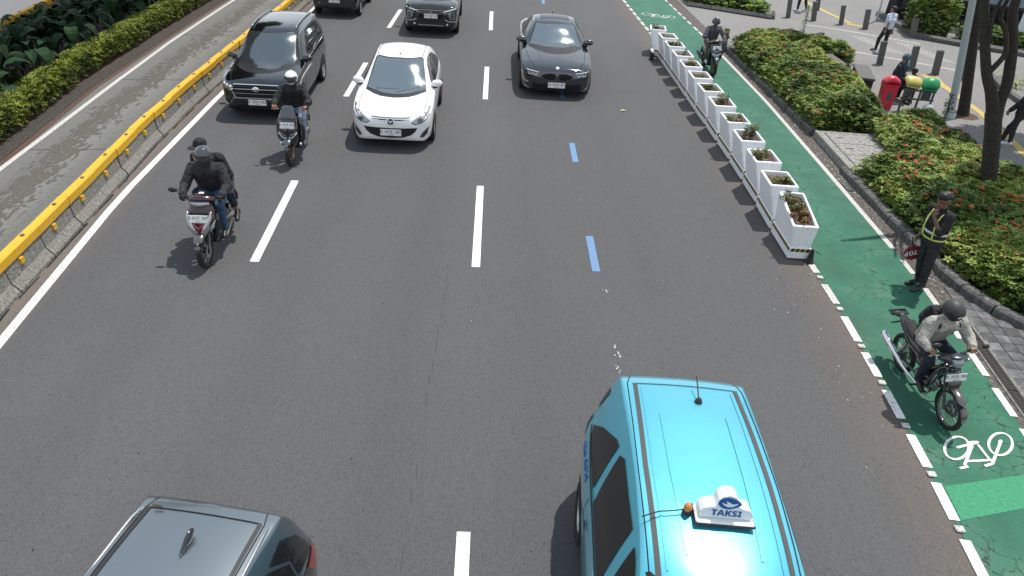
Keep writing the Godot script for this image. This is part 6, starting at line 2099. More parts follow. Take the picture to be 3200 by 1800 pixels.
func scooter_common(t: Node3D, zf: float, zr: float, r: float, body: Material, fender: Material, rim: Material) -> void:
	bike_wheel("front_wheel", t, Vector3(0, r, zf), r, 0.10, rim, 5)
	bike_wheel("rear_wheel", t, Vector3(0, r, zr), r, 0.11, rim, 5)
	for s in [-1.0, 1.0]:
		put("fork_leg", MB.new().tube([Vector3(s * 0.075, r, zf), Vector3(s * 0.07, r + 0.36, zf - 0.13)], 0.017, 8).done(), M.bike_grey, t)
	var arc := []
	for i in 9:
		var a := deg_to_rad(lerpf(22, 140, i / 8.0))
		arc.append(Vector3(0, r + sin(a) * (r + 0.035), zf + cos(a) * (r + 0.035)))
	put("front_fender", MB.new().soft().sweep(arc, [0.025, 0.055, 0.068, 0.075, 0.075, 0.075, 0.07, 0.06, 0.04], [0.008, 0.02, 0.028, 0.03, 0.03, 0.03, 0.028, 0.02, 0.01], 12, Vector3.RIGHT.cross(Vector3(0, 0.7, 0.7)), 1).done(), fender, t)
	put("floorboard", MB.new().box(Vector3(0, 0.27, 0.08), Vector3(0.30, 0.07, 0.44), 0.02).done(), M.black_plastic, t)
	put("rear_body", MB.new().soft().sweep([Vector3(0, 0.40, -0.08), Vector3(0, 0.55, -0.22), Vector3(0, 0.62, -0.50), Vector3(0, 0.70, -0.78), Vector3(0, 0.76, -0.96)], [0.11, 0.16, 0.165, 0.13, 0.05], [0.10, 0.15, 0.14, 0.10, 0.04], 14, Vector3.UP, 3).done(), body, t)
	put("seat", MB.new().soft().sweep([Vector3(0, 0.68, -0.05), Vector3(0, 0.735, -0.18), Vector3(0, 0.755, -0.40), Vector3(0, 0.80, -0.62), Vector3(0, 0.80, -0.82)], [0.06, 0.12, 0.145, 0.135, 0.08], [0.03, 0.055, 0.055, 0.055, 0.03], 14, Vector3.UP, 3).done(), M.rubber, t)
	put("engine", MB.new().soft().sweep([Vector3(0.05, 0.30, -0.15), Vector3(0.09, 0.30, -0.4), Vector3(0.10, 0.29, zr)], [0.08, 0.07, 0.06], [0.10, 0.10, 0.09], 10, Vector3.UP, 2).done(), M.bike_grey, t)
	put("exhaust", MB.new().soft().sweep([Vector3(-0.14, 0.26, -0.35), Vector3(-0.16, 0.30, -0.55), Vector3(-0.17, 0.38, -0.98)], [0.03, 0.055, 0.06], [0.03, 0.06, 0.065], 12, Vector3.UP, 3).done(), M.black_plastic, t)
	put("tail_light", MB.new().soft().ball(Vector3(0, 0.74, -0.98), Vector3(0.09, 0.035, 0.04), 10).done(), M.lens_red, t)
	put("rear_fender", MB.new().soft().sweep([Vector3(0, 0.62, -0.92), Vector3(0, 0.46, -1.04), Vector3(0, 0.34, -1.06)], [0.07, 0.075, 0.06], [0.015, 0.015, 0.01], 8, Vector3.BACK, 2).done(), M.black_plastic, t)


func bike_one() -> void:      # maroon and silver scooter with two riders
	var t := thing("scooter", "maroon and silver scooter carrying two people in the left lane", "scooter", W(-4.34, 9.96), 0.05, "", 1.0)
	scooter_common(t, 0.62, -0.60, 0.275, M.bike_black, M.bike_grey, M.bike_black)
	put("front_panel", MB.new().soft().sweep([Vector3(0, 0.50, 0.60), Vector3(0, 0.62, 0.585), Vector3(0, 0.76, 0.54), Vector3(0, 0.88, 0.47), Vector3(0, 0.96, 0.40)], [0.06, 0.155, 0.215, 0.20, 0.15], [0.05, 0.085, 0.10, 0.09, 0.06], 14, Vector3.BACK, 3).done(), M.bike_maroon, t)
	for s in [-1.0, 1.0]:
		put("silver_wing", MB.new().soft().sweep([Vector3(s * 0.02, 0.53, 0.665), Vector3(s * 0.085, 0.66, 0.675), Vector3(s * 0.15, 0.80, 0.62), Vector3(s * 0.17, 0.90, 0.54)], [0.03, 0.05, 0.03, 0.010], [0.02, 0.025, 0.022, 0.01], 8, Vector3.BACK, 3).done(), M.bike_silver, t)
		put("turn_lamp", MB.new().soft().sweep([Vector3(s * 0.12, 0.60, 0.625), Vector3(s * 0.165, 0.68, 0.60), Vector3(s * 0.195, 0.77, 0.54)], [0.02, 0.04, 0.02], [0.012, 0.02, 0.012], 8, Vector3.BACK, 2).done(), M.lens, t)
		put("leg_shield", MB.new().soft().sweep([Vector3(s * 0.11, 0.34, 0.40), Vector3(s * 0.165, 0.55, 0.43), Vector3(s * 0.17, 0.80, 0.40)], [0.04, 0.07, 0.05], [0.03, 0.03, 0.02], 8, Vector3.BACK, 2).done(), M.bike_black, t)
		put("sill_strip", MB.new().soft().sweep([Vector3(s * 0.17, 0.28, 0.28), Vector3(s * 0.175, 0.26, 0.05), Vector3(s * 0.18, 0.36, -0.25)], [0.012], [0.018], 8, Vector3.UP, 3).done(), M.bike_silver, t)
	put("red_emblem", MB.new().soft().sweep([Vector3(-0.075, 0.735, 0.665), Vector3(0, 0.665, 0.69), Vector3(0.075, 0.735, 0.665)], [0.022, 0.034, 0.022], [0.012, 0.015, 0.012], 8, Vector3.BACK, 3).done(), M.stop_red, t)
	put("headlight", MB.new().soft().sweep([Vector3(-0.13, 0.985, 0.44), Vector3(0, 0.985, 0.485), Vector3(0.13, 0.985, 0.44)], [0.04, 0.055, 0.04], [0.03, 0.045, 0.03], 10, Vector3.UP, 3).done(), M.lens, t)
	put("handlebar_cover", MB.new().soft().sweep([Vector3(-0.20, 1.01, 0.34), Vector3(-0.11, 1.04, 0.38), Vector3(0, 1.055, 0.40), Vector3(0.11, 1.04, 0.38), Vector3(0.20, 1.01, 0.34)], [0.05, 0.085, 0.10, 0.085, 0.05], [0.03, 0.05, 0.055, 0.05, 0.03], 12, Vector3.UP, 3).done(), M.bike_maroon, t)
	put("phone", MB.new().box(Vector3(0.0, 1.095, 0.36), Vector3(0.07, 0.012, 0.13), 0.004).done(), M.plate_white, t)
	put("plate_mount", MB.new().box(Vector3(0, 0.86, 0.56), Vector3(0.26, 0.11, 0.05), 0.02).done(), M.black_plastic, t)
	bike_plate(t, "B 4127 SKP", Vector3(0, 0.815, 0.635), -0.35)
	handlebar(t, 1.01, 0.36, 0.33, 0.0, M.steel)
	put("mirror_stalk", MB.new().tube([Vector3(-0.20, 1.01, 0.34), Vector3(-0.28, 1.09, 0.35), Vector3(-0.36, 1.13, 0.34)], 0.007, 6, 2).done(), M.black_plastic, t)
	put("mirror", MB.new().soft().ball(Vector3(-0.40, 1.145, 0.34), Vector3(0.07, 0.042, 0.03), 12).done(), M.black_plastic, t)
	for s in [-1.0, 1.0]:
		put("footpeg", MB.new().tube([Vector3(s * 0.12, 0.34, -0.42), Vector3(s * 0.26, 0.35, -0.42)], 0.016, 6).done(), M.rubber, t)


func bike_maxi() -> void:
	var t := thing("scooter", "large black scooter with twin lamps and dark windshield, ridden in a white helmet", "scooter", W(-4.07, 13.97), 0.04, "", 1.0)
	scooter_common(t, 0.66, -0.64, 0.275, M.bike_black, M.bike_slate, M.rim_bronze)
	put("front_panel", MB.new().soft().sweep([Vector3(0, 0.42, 0.56), Vector3(0, 0.56, 0.60), Vector3(0, 0.74, 0.60), Vector3(0, 0.92, 0.52), Vector3(0, 1.02, 0.44)], [0.12, 0.18, 0.195, 0.17, 0.12], [0.06, 0.10, 0.11, 0.09, 0.05], 14, Vector3.BACK, 3).done(), M.bike_black, t)
	for s in [-1.0, 1.0]:
		put("headlight", MB.new().soft().sweep([Vector3(s * 0.02, 0.62, 0.705), Vector3(s * 0.09, 0.655, 0.70), Vector3(s * 0.165, 0.72, 0.655)], [0.018, 0.04, 0.015], [0.02, 0.03, 0.015], 10, Vector3.BACK, 3).done(), M.lens_dark, t)
		put("lamp_edge", MB.new().soft().sweep([Vector3(s * 0.018, 0.605, 0.72), Vector3(s * 0.09, 0.615, 0.725), Vector3(s * 0.175, 0.70, 0.675)], [0.008], [0.010], 8, Vector3.BACK, 3).done(), M.lamp_white, t)
		put("leg_shield", MB.new().soft().sweep([Vector3(s * 0.12, 0.32, 0.36), Vector3(s * 0.19, 0.52, 0.42), Vector3(s * 0.19, 0.80, 0.42), Vector3(s * 0.14, 0.94, 0.40)], [0.05, 0.09, 0.08, 0.04], [0.03, 0.04, 0.04, 0.02], 8, Vector3.BACK, 2).done(), M.bike_black, t)
		put("turn_lamp", MB.new().soft().ball(Vector3(s * 0.19, 0.42, 0.52), Vector3(0.025, 0.03, 0.03), 10).done(), M.lamp_white, t)
	put("centre_tunnel", MB.new().soft().sweep([Vector3(0, 0.45, 0.36), Vector3(0, 0.47, 0.1), Vector3(0, 0.55, -0.12)], [0.09, 0.09, 0.11], [0.12, 0.10, 0.12], 12, Vector3.UP, 2).done(), M.bike_black, t)
	put("windshield", MB.new().soft().sweep([Vector3(0, 0.94, 0.60), Vector3(0, 1.06, 0.54), Vector3(0, 1.17, 0.46)], [0.15, 0.14, 0.09], [0.012, 0.012, 0.008], 10, Vector3.BACK, 3).done(), M.lens_dark, t)
	bike_plate(t, "B 3418 PKC", Vector3(0, 0.845, 0.685), -0.28)
	handlebar(t, 1.06, 0.34, 0.36, 0.13, M.steel)


func bike_far() -> void:
	var t := thing("scooter", "dark grey scooter far up the green bike lane beside the striped post", "scooter", W(6.66, 22.40), 0.0, "", 0.94)
	t.rotation.z = 0.03
	scooter_common(t, 0.62, -0.60, 0.285, M.bike_black, M.bike_slate, M.rim_bronze)
	put("front_panel", MB.new().soft().sweep([Vector3(0, 0.50, 0.60), Vector3(0, 0.62, 0.60), Vector3(0, 0.78, 0.55), Vector3(0, 0.90, 0.46), Vector3(0, 0.97, 0.40)], [0.06, 0.14, 0.185, 0.17, 0.13], [0.05, 0.085, 0.10, 0.09, 0.06], 14, Vector3.BACK, 3).done(), M.bike_black, t)
	put("headlight", MB.new().soft().sweep([Vector3(-0.13, 0.72, 0.62), Vector3(0, 0.64, 0.69), Vector3(0.13, 0.72, 0.62)], [0.04, 0.06, 0.04], [0.02, 0.03, 0.02], 10, Vector3.BACK, 3).done(), M.lens, t)
	put("lamp_hood", MB.new().soft().sweep([Vector3(-0.16, 0.80, 0.585), Vector3(0, 0.74, 0.655), Vector3(0.16, 0.80, 0.585)], [0.03, 0.05, 0.03], [0.02, 0.025, 0.02], 10, Vector3.BACK, 3).done(), M.bike_slate, t)
	put("handlebar_cover", MB.new().soft().sweep([Vector3(-0.20, 1.00, 0.34), Vector3(-0.1, 1.04, 0.38), Vector3(0, 1.06, 0.41), Vector3(0.1, 1.04, 0.38), Vector3(0.20, 1.00, 0.34)], [0.05, 0.08, 0.09, 0.08, 0.05], [0.03, 0.045, 0.05, 0.045, 0.03], 12, Vector3.UP, 3).done(), M.bike_grey, t)
	for s in [-1.0, 1.0]:
		put("leg_shield", MB.new().soft().sweep([Vector3(s * 0.11, 0.34, 0.40), Vector3(s * 0.17, 0.55, 0.43), Vector3(s * 0.17, 0.84, 0.41)], [0.04, 0.08, 0.05], [0.03, 0.03, 0.02], 8, Vector3.BACK, 2).done(), M.bike_black, t)
	bike_plate(t, "B 3812 UKR", Vector3(0, 0.875, 0.60), -0.4)
	handlebar(t, 1.02, 0.35, 0.34, 0.13, M.steel)


func bike_under() -> void:
	var t := thing("motorcycle", "black spoke-wheeled motorcycle with silver exhaust in the green bike lane near the bridge", "motorcycle", W(5.74, 6.98), 0.02, "", 0.90)
	t.rotation.z = 0.12
	var r := 0.30
	bike_wheel("front_wheel", t, Vector3(0, r, 0.62), r, 0.07, M.bike_grey, 24)
	bike_wheel("rear_wheel", t, Vector3(0, r, -0.62), r, 0.075, M.bike_grey, 24)
	for s in [-1.0, 1.0]:
		put("fork_leg", MB.new().tube([Vector3(s * 0.075, r, 0.62), Vector3(s * 0.07, 0.62, 0.49), Vector3(s * 0.05, 0.85, 0.40)], 0.019, 8).done(), M.bike_grey, t)
		put("swing_arm", MB.new().tube([Vector3(s * 0.08, 0.32, -0.10), Vector3(s * 0.085, r, -0.62)], 0.02, 8).done(), M.bike_grey, t)
		put("shock_absorber", MB.new().tube([Vector3(s * 0.10, r + 0.02, -0.58), Vector3(s * 0.10, 0.62, -0.48)], 0.026, 8).done(), M.bike_grey, t)
		put("leg_shield", MB.new().soft().sweep([Vector3(s * 0.10, 0.36, 0.24), Vector3(s * 0.155, 0.52, 0.32), Vector3(s * 0.14, 0.72, 0.36), Vector3(s * 0.08, 0.86, 0.38)], [0.03, 0.07, 0.06, 0.03], [0.02, 0.03, 0.03, 0.02], 8, Vector3.BACK, 3).done(), M.bike_black, t)
		put("silver_decal", MB.new().soft().sweep([Vector3(s * 0.165, 0.50, 0.335), Vector3(s * 0.17, 0.60, 0.36), Vector3(s * 0.15, 0.72, 0.385)], [0.012, 0.02, 0.008], [0.01], 6, Vector3.BACK, 2).done(), M.bike_silver, t)
		put("turn_lamp", MB.new().soft().ball(Vector3(s * 0.20, 0.97, 0.40), Vector3(0.05, 0.022, 0.03), 10).done(), M.lens, t)
		put("footpeg", MB.new().tube([Vector3(s * 0.10, 0.26, 0.05), Vector3(s * 0.25, 0.27, 0.05)], 0.015, 6).done(), M.rubber, t)
	var arc := []
	for i in 9:
		var a := deg_to_rad(lerpf(8, 135, i / 8.0))
		arc.append(Vector3(0, r + sin(a) * (r + 0.03), 0.62 + cos(a) * (r + 0.03)))
	put("front_fender", MB.new().soft().sweep(arc, [0.03, 0.05, 0.055, 0.06, 0.06, 0.06, 0.055, 0.05, 0.03], [0.008, 0.018, 0.024, 0.025, 0.025, 0.025, 0.022, 0.018, 0.01], 12, Vector3(0, 0.7, -0.7), 1).done(), M.bike_grey, t)
	put("lower_cowl", MB.new().soft().sweep([Vector3(0, 0.56, 0.56), Vector3(0, 0.68, 0.52), Vector3(0, 0.82, 0.44)], [0.09, 0.12, 0.10], [0.04, 0.06, 0.05], 12, Vector3.BACK, 3).done(), M.bike_black, t)
	put("frame", MB.new().soft().sweep([Vector3(0, 0.82, 0.34), Vector3(0, 0.58, 0.14), Vector3(0, 0.55, -0.1), Vector3(0, 0.66, -0.35)], [0.06, 0.08, 0.09, 0.10], [0.07, 0.08, 0.09, 0.09], 12, Vector3.UP, 3).done(), M.bike_black, t)
	put("engine", MB.new().soft().sweep([Vector3(0, 0.36, 0.22), Vector3(0, 0.34, 0.05), Vector3(0, 0.34, -0.14)], [0.08, 0.13, 0.11], [0.09, 0.11, 0.10], 12, Vector3.UP, 2).done(), M.bike_grey, t)
	put("rear_body", MB.new().soft().sweep([Vector3(0, 0.62, -0.12), Vector3(0, 0.66, -0.40), Vector3(0, 0.74, -0.70), Vector3(0, 0.80, -0.92)], [0.09, 0.125, 0.10, 0.04], [0.10, 0.10, 0.07, 0.03], 14, Vector3.UP, 3).done(), M.bike_black, t)
	put("seat", MB.new().soft().sweep([Vector3(0, 0.70, 0.0), Vector3(0, 0.755, -0.14), Vector3(0, 0.775, -0.42), Vector3(0, 0.82, -0.72)], [0.05, 0.11, 0.13, 0.08], [0.03, 0.05, 0.05, 0.03], 14, Vector3.UP, 3).done(), M.rubber, t)
	put("exhaust", MB.new().soft().sweep([Vector3(-0.13, 0.26, 0.10), Vector3(-0.14, 0.26, -0.25), Vector3(-0.16, 0.32, -0.5), Vector3(-0.18, 0.40, -0.78), Vector3(-0.185, 0.46, -0.95)], [0.018, 0.022, 0.036, 0.05, 0.052], [0.018, 0.022, 0.036, 0.052, 0.054], 12, Vector3.UP, 3).done(), M.chrome, t)
	put("exhaust_pipe", MB.new().tube([Vector3(-0.05, 0.38, 0.24), Vector3(-0.12, 0.30, 0.28), Vector3(-0.13, 0.26, 0.10)], 0.018, 8, 3).done(), M.bike_grey, t)
	put("rear_fender", MB.new().soft().sweep([Vector3(0, 0.72, -0.86), Vector3(0, 0.62, -0.98), Vector3(0, 0.55, -1.06)], [0.06, 0.07, 0.06], [0.012], 8, Vector3.BACK, 2).done(), M.black_plastic, t)
	put("tail_rack", MB.new().soft().box(Vector3(-0.02, 0.80, -0.98), Vector3(0.26, 0.02, 0.14), 0.006).done(), M.black_plastic, t)
	put("tail_light", MB.new().soft().ball(Vector3(0, 0.77, -0.95), Vector3(0.08, 0.035, 0.04), 10).done(), M.lens_red, t)
	put("headlight_shell", MB.new().soft().sweep([Vector3(-0.17, 0.99, 0.33), Vector3(-0.09, 1.01, 0.40), Vector3(0, 1.01, 0.43), Vector3(0.09, 1.01, 0.40), Vector3(0.17, 0.99, 0.33)], [0.04, 0.075, 0.09, 0.075, 0.04], [0.035, 0.06, 0.075, 0.06, 0.035], 12, Vector3.UP, 3).done(), M.bike_black, t)
	put("headlight", MB.new().soft().sweep([Vector3(0, 1.04, 0.475), Vector3(0, 0.98, 0.505), Vector3(0, 0.915, 0.475)], [0.085, 0.075, 0.035], [0.03, 0.035, 0.02], 12, Vector3.BACK, 3).done(), M.lens, t)
	put("lamp_hood", MB.new().soft().sweep([Vector3(-0.08, 1.075, 0.43), Vector3(0, 1.085, 0.46), Vector3(0.08, 1.075, 0.43)], [0.05, 0.06, 0.05], [0.012], 10, Vector3.UP, 2).done(), M.bike_slate, t)
	bike_plate(t, "B 3535 PKU", Vector3(0, 0.80, 0.555), -0.12)
	handlebar(t, 1.03, 0.33, 0.34, 0.0, M.steel)
	put("mirror_stalk", MB.new().tube([Vector3(-0.17, 1.03, 0.33), Vector3(-0.19, 1.12, 0.34), Vector3(-0.22, 1.17, 0.33)], 0.007, 6, 2).done(), M.black_plastic, t)
	put("mirror", MB.new().soft().ball(Vector3(-0.24, 1.185, 0.33), Vector3(0.075, 0.038, 0.03), 12).done(), M.black_plastic, t)
	put("mirror_stalk", MB.new().tube([Vector3(0.2, 1.03, 0.33), Vector3(0.30, 1.10, 0.36), Vector3(0.37, 1.13, 0.36)], 0.007, 6, 2).done(), M.black_plastic, t)
	put("mirror", MB.new().soft().ball(Vector3(0.40, 1.14, 0.36), Vector3(0.05, 0.035, 0.025), 12).done(), M.black_plastic, t)


# ------------------------------------------------------------------ people
# a body from tapered bones: distance to each bone, joined smoothly, meshed as surface nets
func field(bones: Array, cell: float, k: float, into: Array) -> void:
	var lo := Vector3(1e9, 1e9, 1e9)
	var hi := -lo
	for b in bones:
		var rr: float = maxf(b[2], b[3]) + k + cell * 2.0
		for p in [b[0], b[1]]:
			lo = lo.min(p - Vector3.ONE * rr)
			hi = hi.max(p + Vector3.ONE * rr)
	var nx := int((hi.x - lo.x) / cell) + 2
	var ny := int((hi.y - lo.y) / cell) + 2
	var nz := int((hi.z - lo.z) / cell) + 2
	var g := PackedFloat32Array()
	g.resize(nx * ny * nz)
	g.fill(1.0)
	var ik := 0.25 / k
	for b in bones:
		var a: Vector3 = b[0]
		var ab: Vector3 = b[1] - a
		var ra: float = b[2]
		var dr: float = b[3] - ra
		var l2 := maxf(ab.length_squared(), 1e-9)
		var rr: float = maxf(b[2], b[3]) + k + cell * 1.5
		var mn: Vector3 = (a.min(b[1]) - Vector3.ONE * rr - lo) / cell
		var mx: Vector3 = (a.max(b[1]) + Vector3.ONE * rr - lo) / cell
		var x0 := maxi(int(mn.x), 0)
		var x1 := mini(int(mx.x) + 1, nx - 1)
		var lim := rr
		for z in range(maxi(int(mn.z), 0), mini(int(mx.z) + 2, nz)):
			for y in range(maxi(int(mn.y), 0), mini(int(mx.y) + 2, ny)):
				var row := (z * ny + y) * nx
				var p := Vector3(lo.x + x0 * cell, lo.y + y * cell, lo.z + z * cell) - a
				for x in range(x0, x1 + 1):
					var t := clampf(p.dot(ab) / l2, 0.0, 1.0)
					var d := (p - ab * t).length() - ra - dr * t
					p.x += cell
					if d < k + cell * 2.0:
						var o := g[row + x]
						var h := k - absf(o - d)
						g[row + x] = minf(o, d) - (h * h * ik if h > 0.0 else 0.0)
	var verts: PackedVector3Array = into[0]
	var norms: PackedVector3Array = into[1]
	var idx: PackedInt32Array = into[2]
	var at := {}
	var sx := 1
	var sy := nx
	var sz := nx * ny
	for z in nz - 1:
		for y in ny - 1:
			var row := (z * ny + y) * nx
			for x in nx - 1:
				var i := row + x
				var v0 := g[i]
				if v0 > cell * 2.0 or v0 < -cell * 2.0: continue
				var v := [v0, g[i + sx], g[i + sy], g[i + sx + sy], g[i + sz], g[i + sx + sz], g[i + sy + sz], g[i + sx + sy + sz]]
				var m := 0
				for c in 8:
					if v[c] < 0.0: m |= 1 << c
				if m == 0 or m == 255: continue
				var sum := Vector3.ZERO
				var n := 0
				for e in [[0, 1], [2, 3], [4, 5], [6, 7], [0, 2], [1, 3], [4, 6], [5, 7], [0, 4], [1, 5], [2, 6], [3, 7]]:
					var p: float = v[e[0]]
					var q: float = v[e[1]]
					if (p < 0.0) != (q < 0.0):
						var t := p / (p - q)
						var c0 := Vector3(e[0] & 1, (e[0] >> 1) & 1, e[0] >> 2)
						var c1 := Vector3(e[1] & 1, (e[1] >> 1) & 1, e[1] >> 2)
						sum += c0.lerp(c1, t)
						n += 1
				at[i] = verts.size()
				verts.append(lo + (Vector3(x, y, z) + sum / n) * cell)
				norms.append(Vector3(v[1] + v[3] + v[5] + v[7] - v[0] - v[2] - v[4] - v[6], v[2] + v[3] + v[6] + v[7] - v[0] - v[1] - v[4] - v[5], v[4] + v[5] + v[6] + v[7] - v[0] - v[1] - v[2] - v[3]).normalized())
	for i in at:
		var s0 := g[i] < 0.0
		for q in [[sx, sy, sz], [sy, sz, sx], [sz, sx, sy]]:
			if (g[i + q[0]] < 0.0) != s0:
				var a = at.get(i)
				var b = at.get(i - q[1])
				var c = at.get(i - q[1] - q[2])
				var d = at.get(i - q[2])
				if a == null or b == null or c == null or d == null: continue
				for w in ([a, c, b, a, d, c] if s0 else [a, b, c, a, c, d]):
					idx.append(w)
	into[0] = verts
	into[1] = norms
	into[2] = idx


func nets(jobs: Array) -> ArrayMesh:       # jobs: [bones, cell, k] each
	var into := [PackedVector3Array(), PackedVector3Array(), PackedInt32Array()]
	for j in jobs: field(j[0], j[1], j[2], into)
	var arr := []
	arr.resize(Mesh.ARRAY_MAX)
	arr[Mesh.ARRAY_VERTEX] = into[0]
	arr[Mesh.ARRAY_NORMAL] = into[1]
	arr[Mesh.ARRAY_INDEX] = into[2]
	var m := ArrayMesh.new()
	m.add_surface_from_arrays(Mesh.PRIMITIVE_TRIANGLES, arr)
	return m


func hand_bones(w: Vector3, d: Vector3, n: Vector3, thumb: float, curl: float) -> Array:   # d along the hand, n out of the palm, thumb side
	var o := []
	d = d.normalized()
	var s := d.cross(n).normalized() * thumb
	n = s.cross(d).normalized() * thumb
	var lens := [0.066, 0.075, 0.070, 0.055]
	for i in 4:
		var off := s * (0.030 - 0.020 * i)
		var kn := w + d * (0.088 - 0.004 * absf(i - 1)) + off
		o.append([w + d * 0.01 + off * 0.7, kn, 0.017, 0.012])
		var d1 := (d * cos(curl) + n * sin(curl))
		var d2 := (d * cos(curl * 2.1) + n * sin(curl * 2.1))
		var l: float = lens[i]
		o.append([kn, kn + d1 * l * 0.55, 0.0105, 0.009])
		o.append([kn + d1 * l * 0.55, kn + d1 * l * 0.55 + d2 * l * 0.5, 0.009, 0.0075])
	var tb := w + d * 0.028 + s * 0.030
	var t1 := (d * 0.65 + s * 0.75 + n * 0.25 * curl).normalized()
	o.append([tb - s * 0.012, tb + t1 * 0.035, 0.014, 0.011])
	o.append([tb + t1 * 0.035, tb + t1 * 0.035 + (d * 0.9 + n * 0.5 * curl + s * 0.1).normalized() * 0.030, 0.0105, 0.0085])
	return o


func head_bones(c: Vector3, b: Basis) -> Array:
	var q := func(x: float, y: float, z: float) -> Vector3: return c + b * Vector3(x, y, z)
	return [[q.call(0, 0.035, -0.028), q.call(0, 0.035, 0.018), 0.088, 0.080], [q.call(0, -0.01, 0.020), q.call(0, -0.055, 0.038), 0.068, 0.052], [q.call(-0.022, -0.088, 0.052), q.call(0.022, -0.088, 0.052), 0.028, 0.028], [q.call(0, 0.008, 0.092), q.call(0, -0.026, 0.107), 0.009, 0.014],
		[q.call(-0.045, 0.028, 0.078), q.call(0.045, 0.028, 0.078), 0.012, 0.012], [q.call(-0.018, -0.058, 0.088), q.call(0.018, -0.058, 0.088), 0.009, 0.009], [q.call(-0.080, -0.01, -0.005), q.call(-0.083, 0.02, -0.012), 0.012, 0.014], [q.call(0.080, -0.01, -0.005), q.call(0.083, 0.02, -0.012), 0.012, 0.014]]


# p: joints by name; k: what is worn. Sleeves: 0 none .. 1 to the wrist.
func person(label: String, at: Vector3, turn: float, size: float, p: Dictionary, k: Dictionary, lean := 0.0, group := "") -> Node3D:
	var t := thing("person", label, "person", at, turn, group, size)
	t.rotation.z = lean
	var fat: float = k.get("fat", 1.0)
	var cell: float = k.get("cell", 0.018)
	var torso := func(e: float) -> Array:
		var hip: Vector3 = (p.hl + p.hr) * 0.5
		var sx: Vector3 = (p.sl - p.sr).normalized()
		var o := []
		for s in [-1.0, 1.0]:
			o.append([hip + sx * s * 0.055 * fat + Vector3(0, 0.04, 0), p.chest + sx * s * 0.065 * fat, 0.105 * fat + e, 0.112 * fat + e])
			o.append([p.chest + sx * s * 0.065 * fat, p.neck + sx * s * 0.085 - Vector3(0, 0.10, 0), 0.112 * fat + e, 0.078 * fat + e])
		o.append([p.sl.lerp(p.sr, 0.08), p.sr.lerp(p.sl, 0.08), 0.058 + e, 0.058 + e])
		o.append([p.neck - Vector3(0, 0.07, 0), p.neck, 0.075 + e, 0.058 + e])
		return o
	var arms := func(e: float, upto: float) -> Array:
		var o := []
		for s in [["sl", "el", "wl"], ["sr", "er", "wr"]]:
			var a: Vector3 = p[s[0]]
			var b: Vector3 = p[s[1]]
			var c: Vector3 = p[s[2]]
			if upto < 0.5:
				o.append([a, a.lerp(b, upto * 2.0), 0.055 + e, lerpf(0.055, 0.043, upto * 2.0) + e * 1.3])
			else:
				o.append([a, b, 0.055 + e, 0.043 + e])
				var u := (upto - 0.5) * 2.0
				o.append([b, b.lerp(c, u), 0.043 + e, lerpf(0.043, 0.029, u) + e])
		return o
	var legs := func(e: float, upto: float) -> Array:
		var o := [[p.hl, p.hr, 0.105 * fat + e, 0.105 * fat + e], [(p.hl + p.hr) * 0.5, (p.hl + p.hr) * 0.5 + Vector3(0, 0.08, 0), 0.12 * fat + e * 0.6, 0.11 * fat + e * 0.6]]
		for s in [["hl", "kl", "al"], ["hr", "kr", "ar"]]:
			o.append([p[s[0]], p[s[1]], 0.088 * fat + e, 0.060 + e])
			var c: Vector3 = p[s[1]].lerp(p[s[2]], upto)
			var mid: Vector3 = p[s[1]].lerp(c, 0.35)
			o.append([p[s[1]], mid, 0.058 + e, 0.056 + e])
			o.append([mid, c, 0.056 + e, lerpf(0.056, 0.038, upto) + e * 1.2])
		return o
	# skin: one continuous body
	var hb: Basis = k.get("head", Basis())
	var body: Array = torso.call(-0.016) + arms.call(-0.004, 1.0) + legs.call(-0.014, 1.0)
	body.append([p.neck - Vector3(0, 0.03, 0), p.face - hb * Vector3(0, 0.05, 0.01), 0.056, 0.052])
	for s in [["al", "tl"], ["ar", "tr"]]:
		body.append([p[s[0]], p[s[1]], 0.034, 0.026])
	var jobs := [[body, cell, 0.03], [head_bones(p.face, hb), 0.009, 0.018]]
	for s in [["wl", "hdl", "hnl", -1.0], ["wr", "hdr", "hnr", 1.0]]:
		jobs.append([hand_bones(p[s[0]], p[s[1]], p[s[2]], s[3] * (-1.0 if k.get("flip_thumb", false) else 1.0), k.get("curl", 0.7)), 0.0065, 0.008])
	put("body", nets(jobs), k.get("skin", M.skin), t)
	if k.has("gloves"):
		for s in [["wl", "hdl", "hnl", -1.0], ["wr", "hdr", "hnr", 1.0]]:
			var gb := hand_bones(p[s[0]], p[s[1]], p[s[2]], s[3], k.get("curl", 0.7))
			for b in gb:
				b[2] += 0.004
				b[3] += 0.004
			put("glove", nets([[gb, 0.0075, 0.008]]), k.gloves, t)
	for s in [-1.0, 1.0]:
		put("eye", MB.new().soft().ball(p.face + hb * Vector3(s * 0.032, 0.010, 0.089), Vector3(0.013, 0.009, 0.009), 8).done(), M.eye_dark, t)
	# clothes
	var jk: Array = torso.call(0.010 + k.get("loose", 0.006))
	if k.get("sleeve", 1.0) > 0.0: jk += arms.call(0.012 + k.get("loose", 0.006), k.get("sleeve", 1.0))
	if k.has("tail"):       # coat hem below the hips
		jk.append([(p.hl + p.hr) * 0.5 + Vector3(-0.05, -0.02, 0), (p.hl + p.hr) * 0.5 + Vector3(0.05, -0.02, 0), 0.125 * fat, 0.125 * fat])
	put(k.get("top_name", "jacket"), nets([[jk, cell, 0.025]]), k.top, t)
	put(k.get("legs_name", "trousers"), nets([[legs.call(0.010, k.get("legs_upto", 0.96)), cell, 0.025]]), k.legs, t)
	var shoes := []
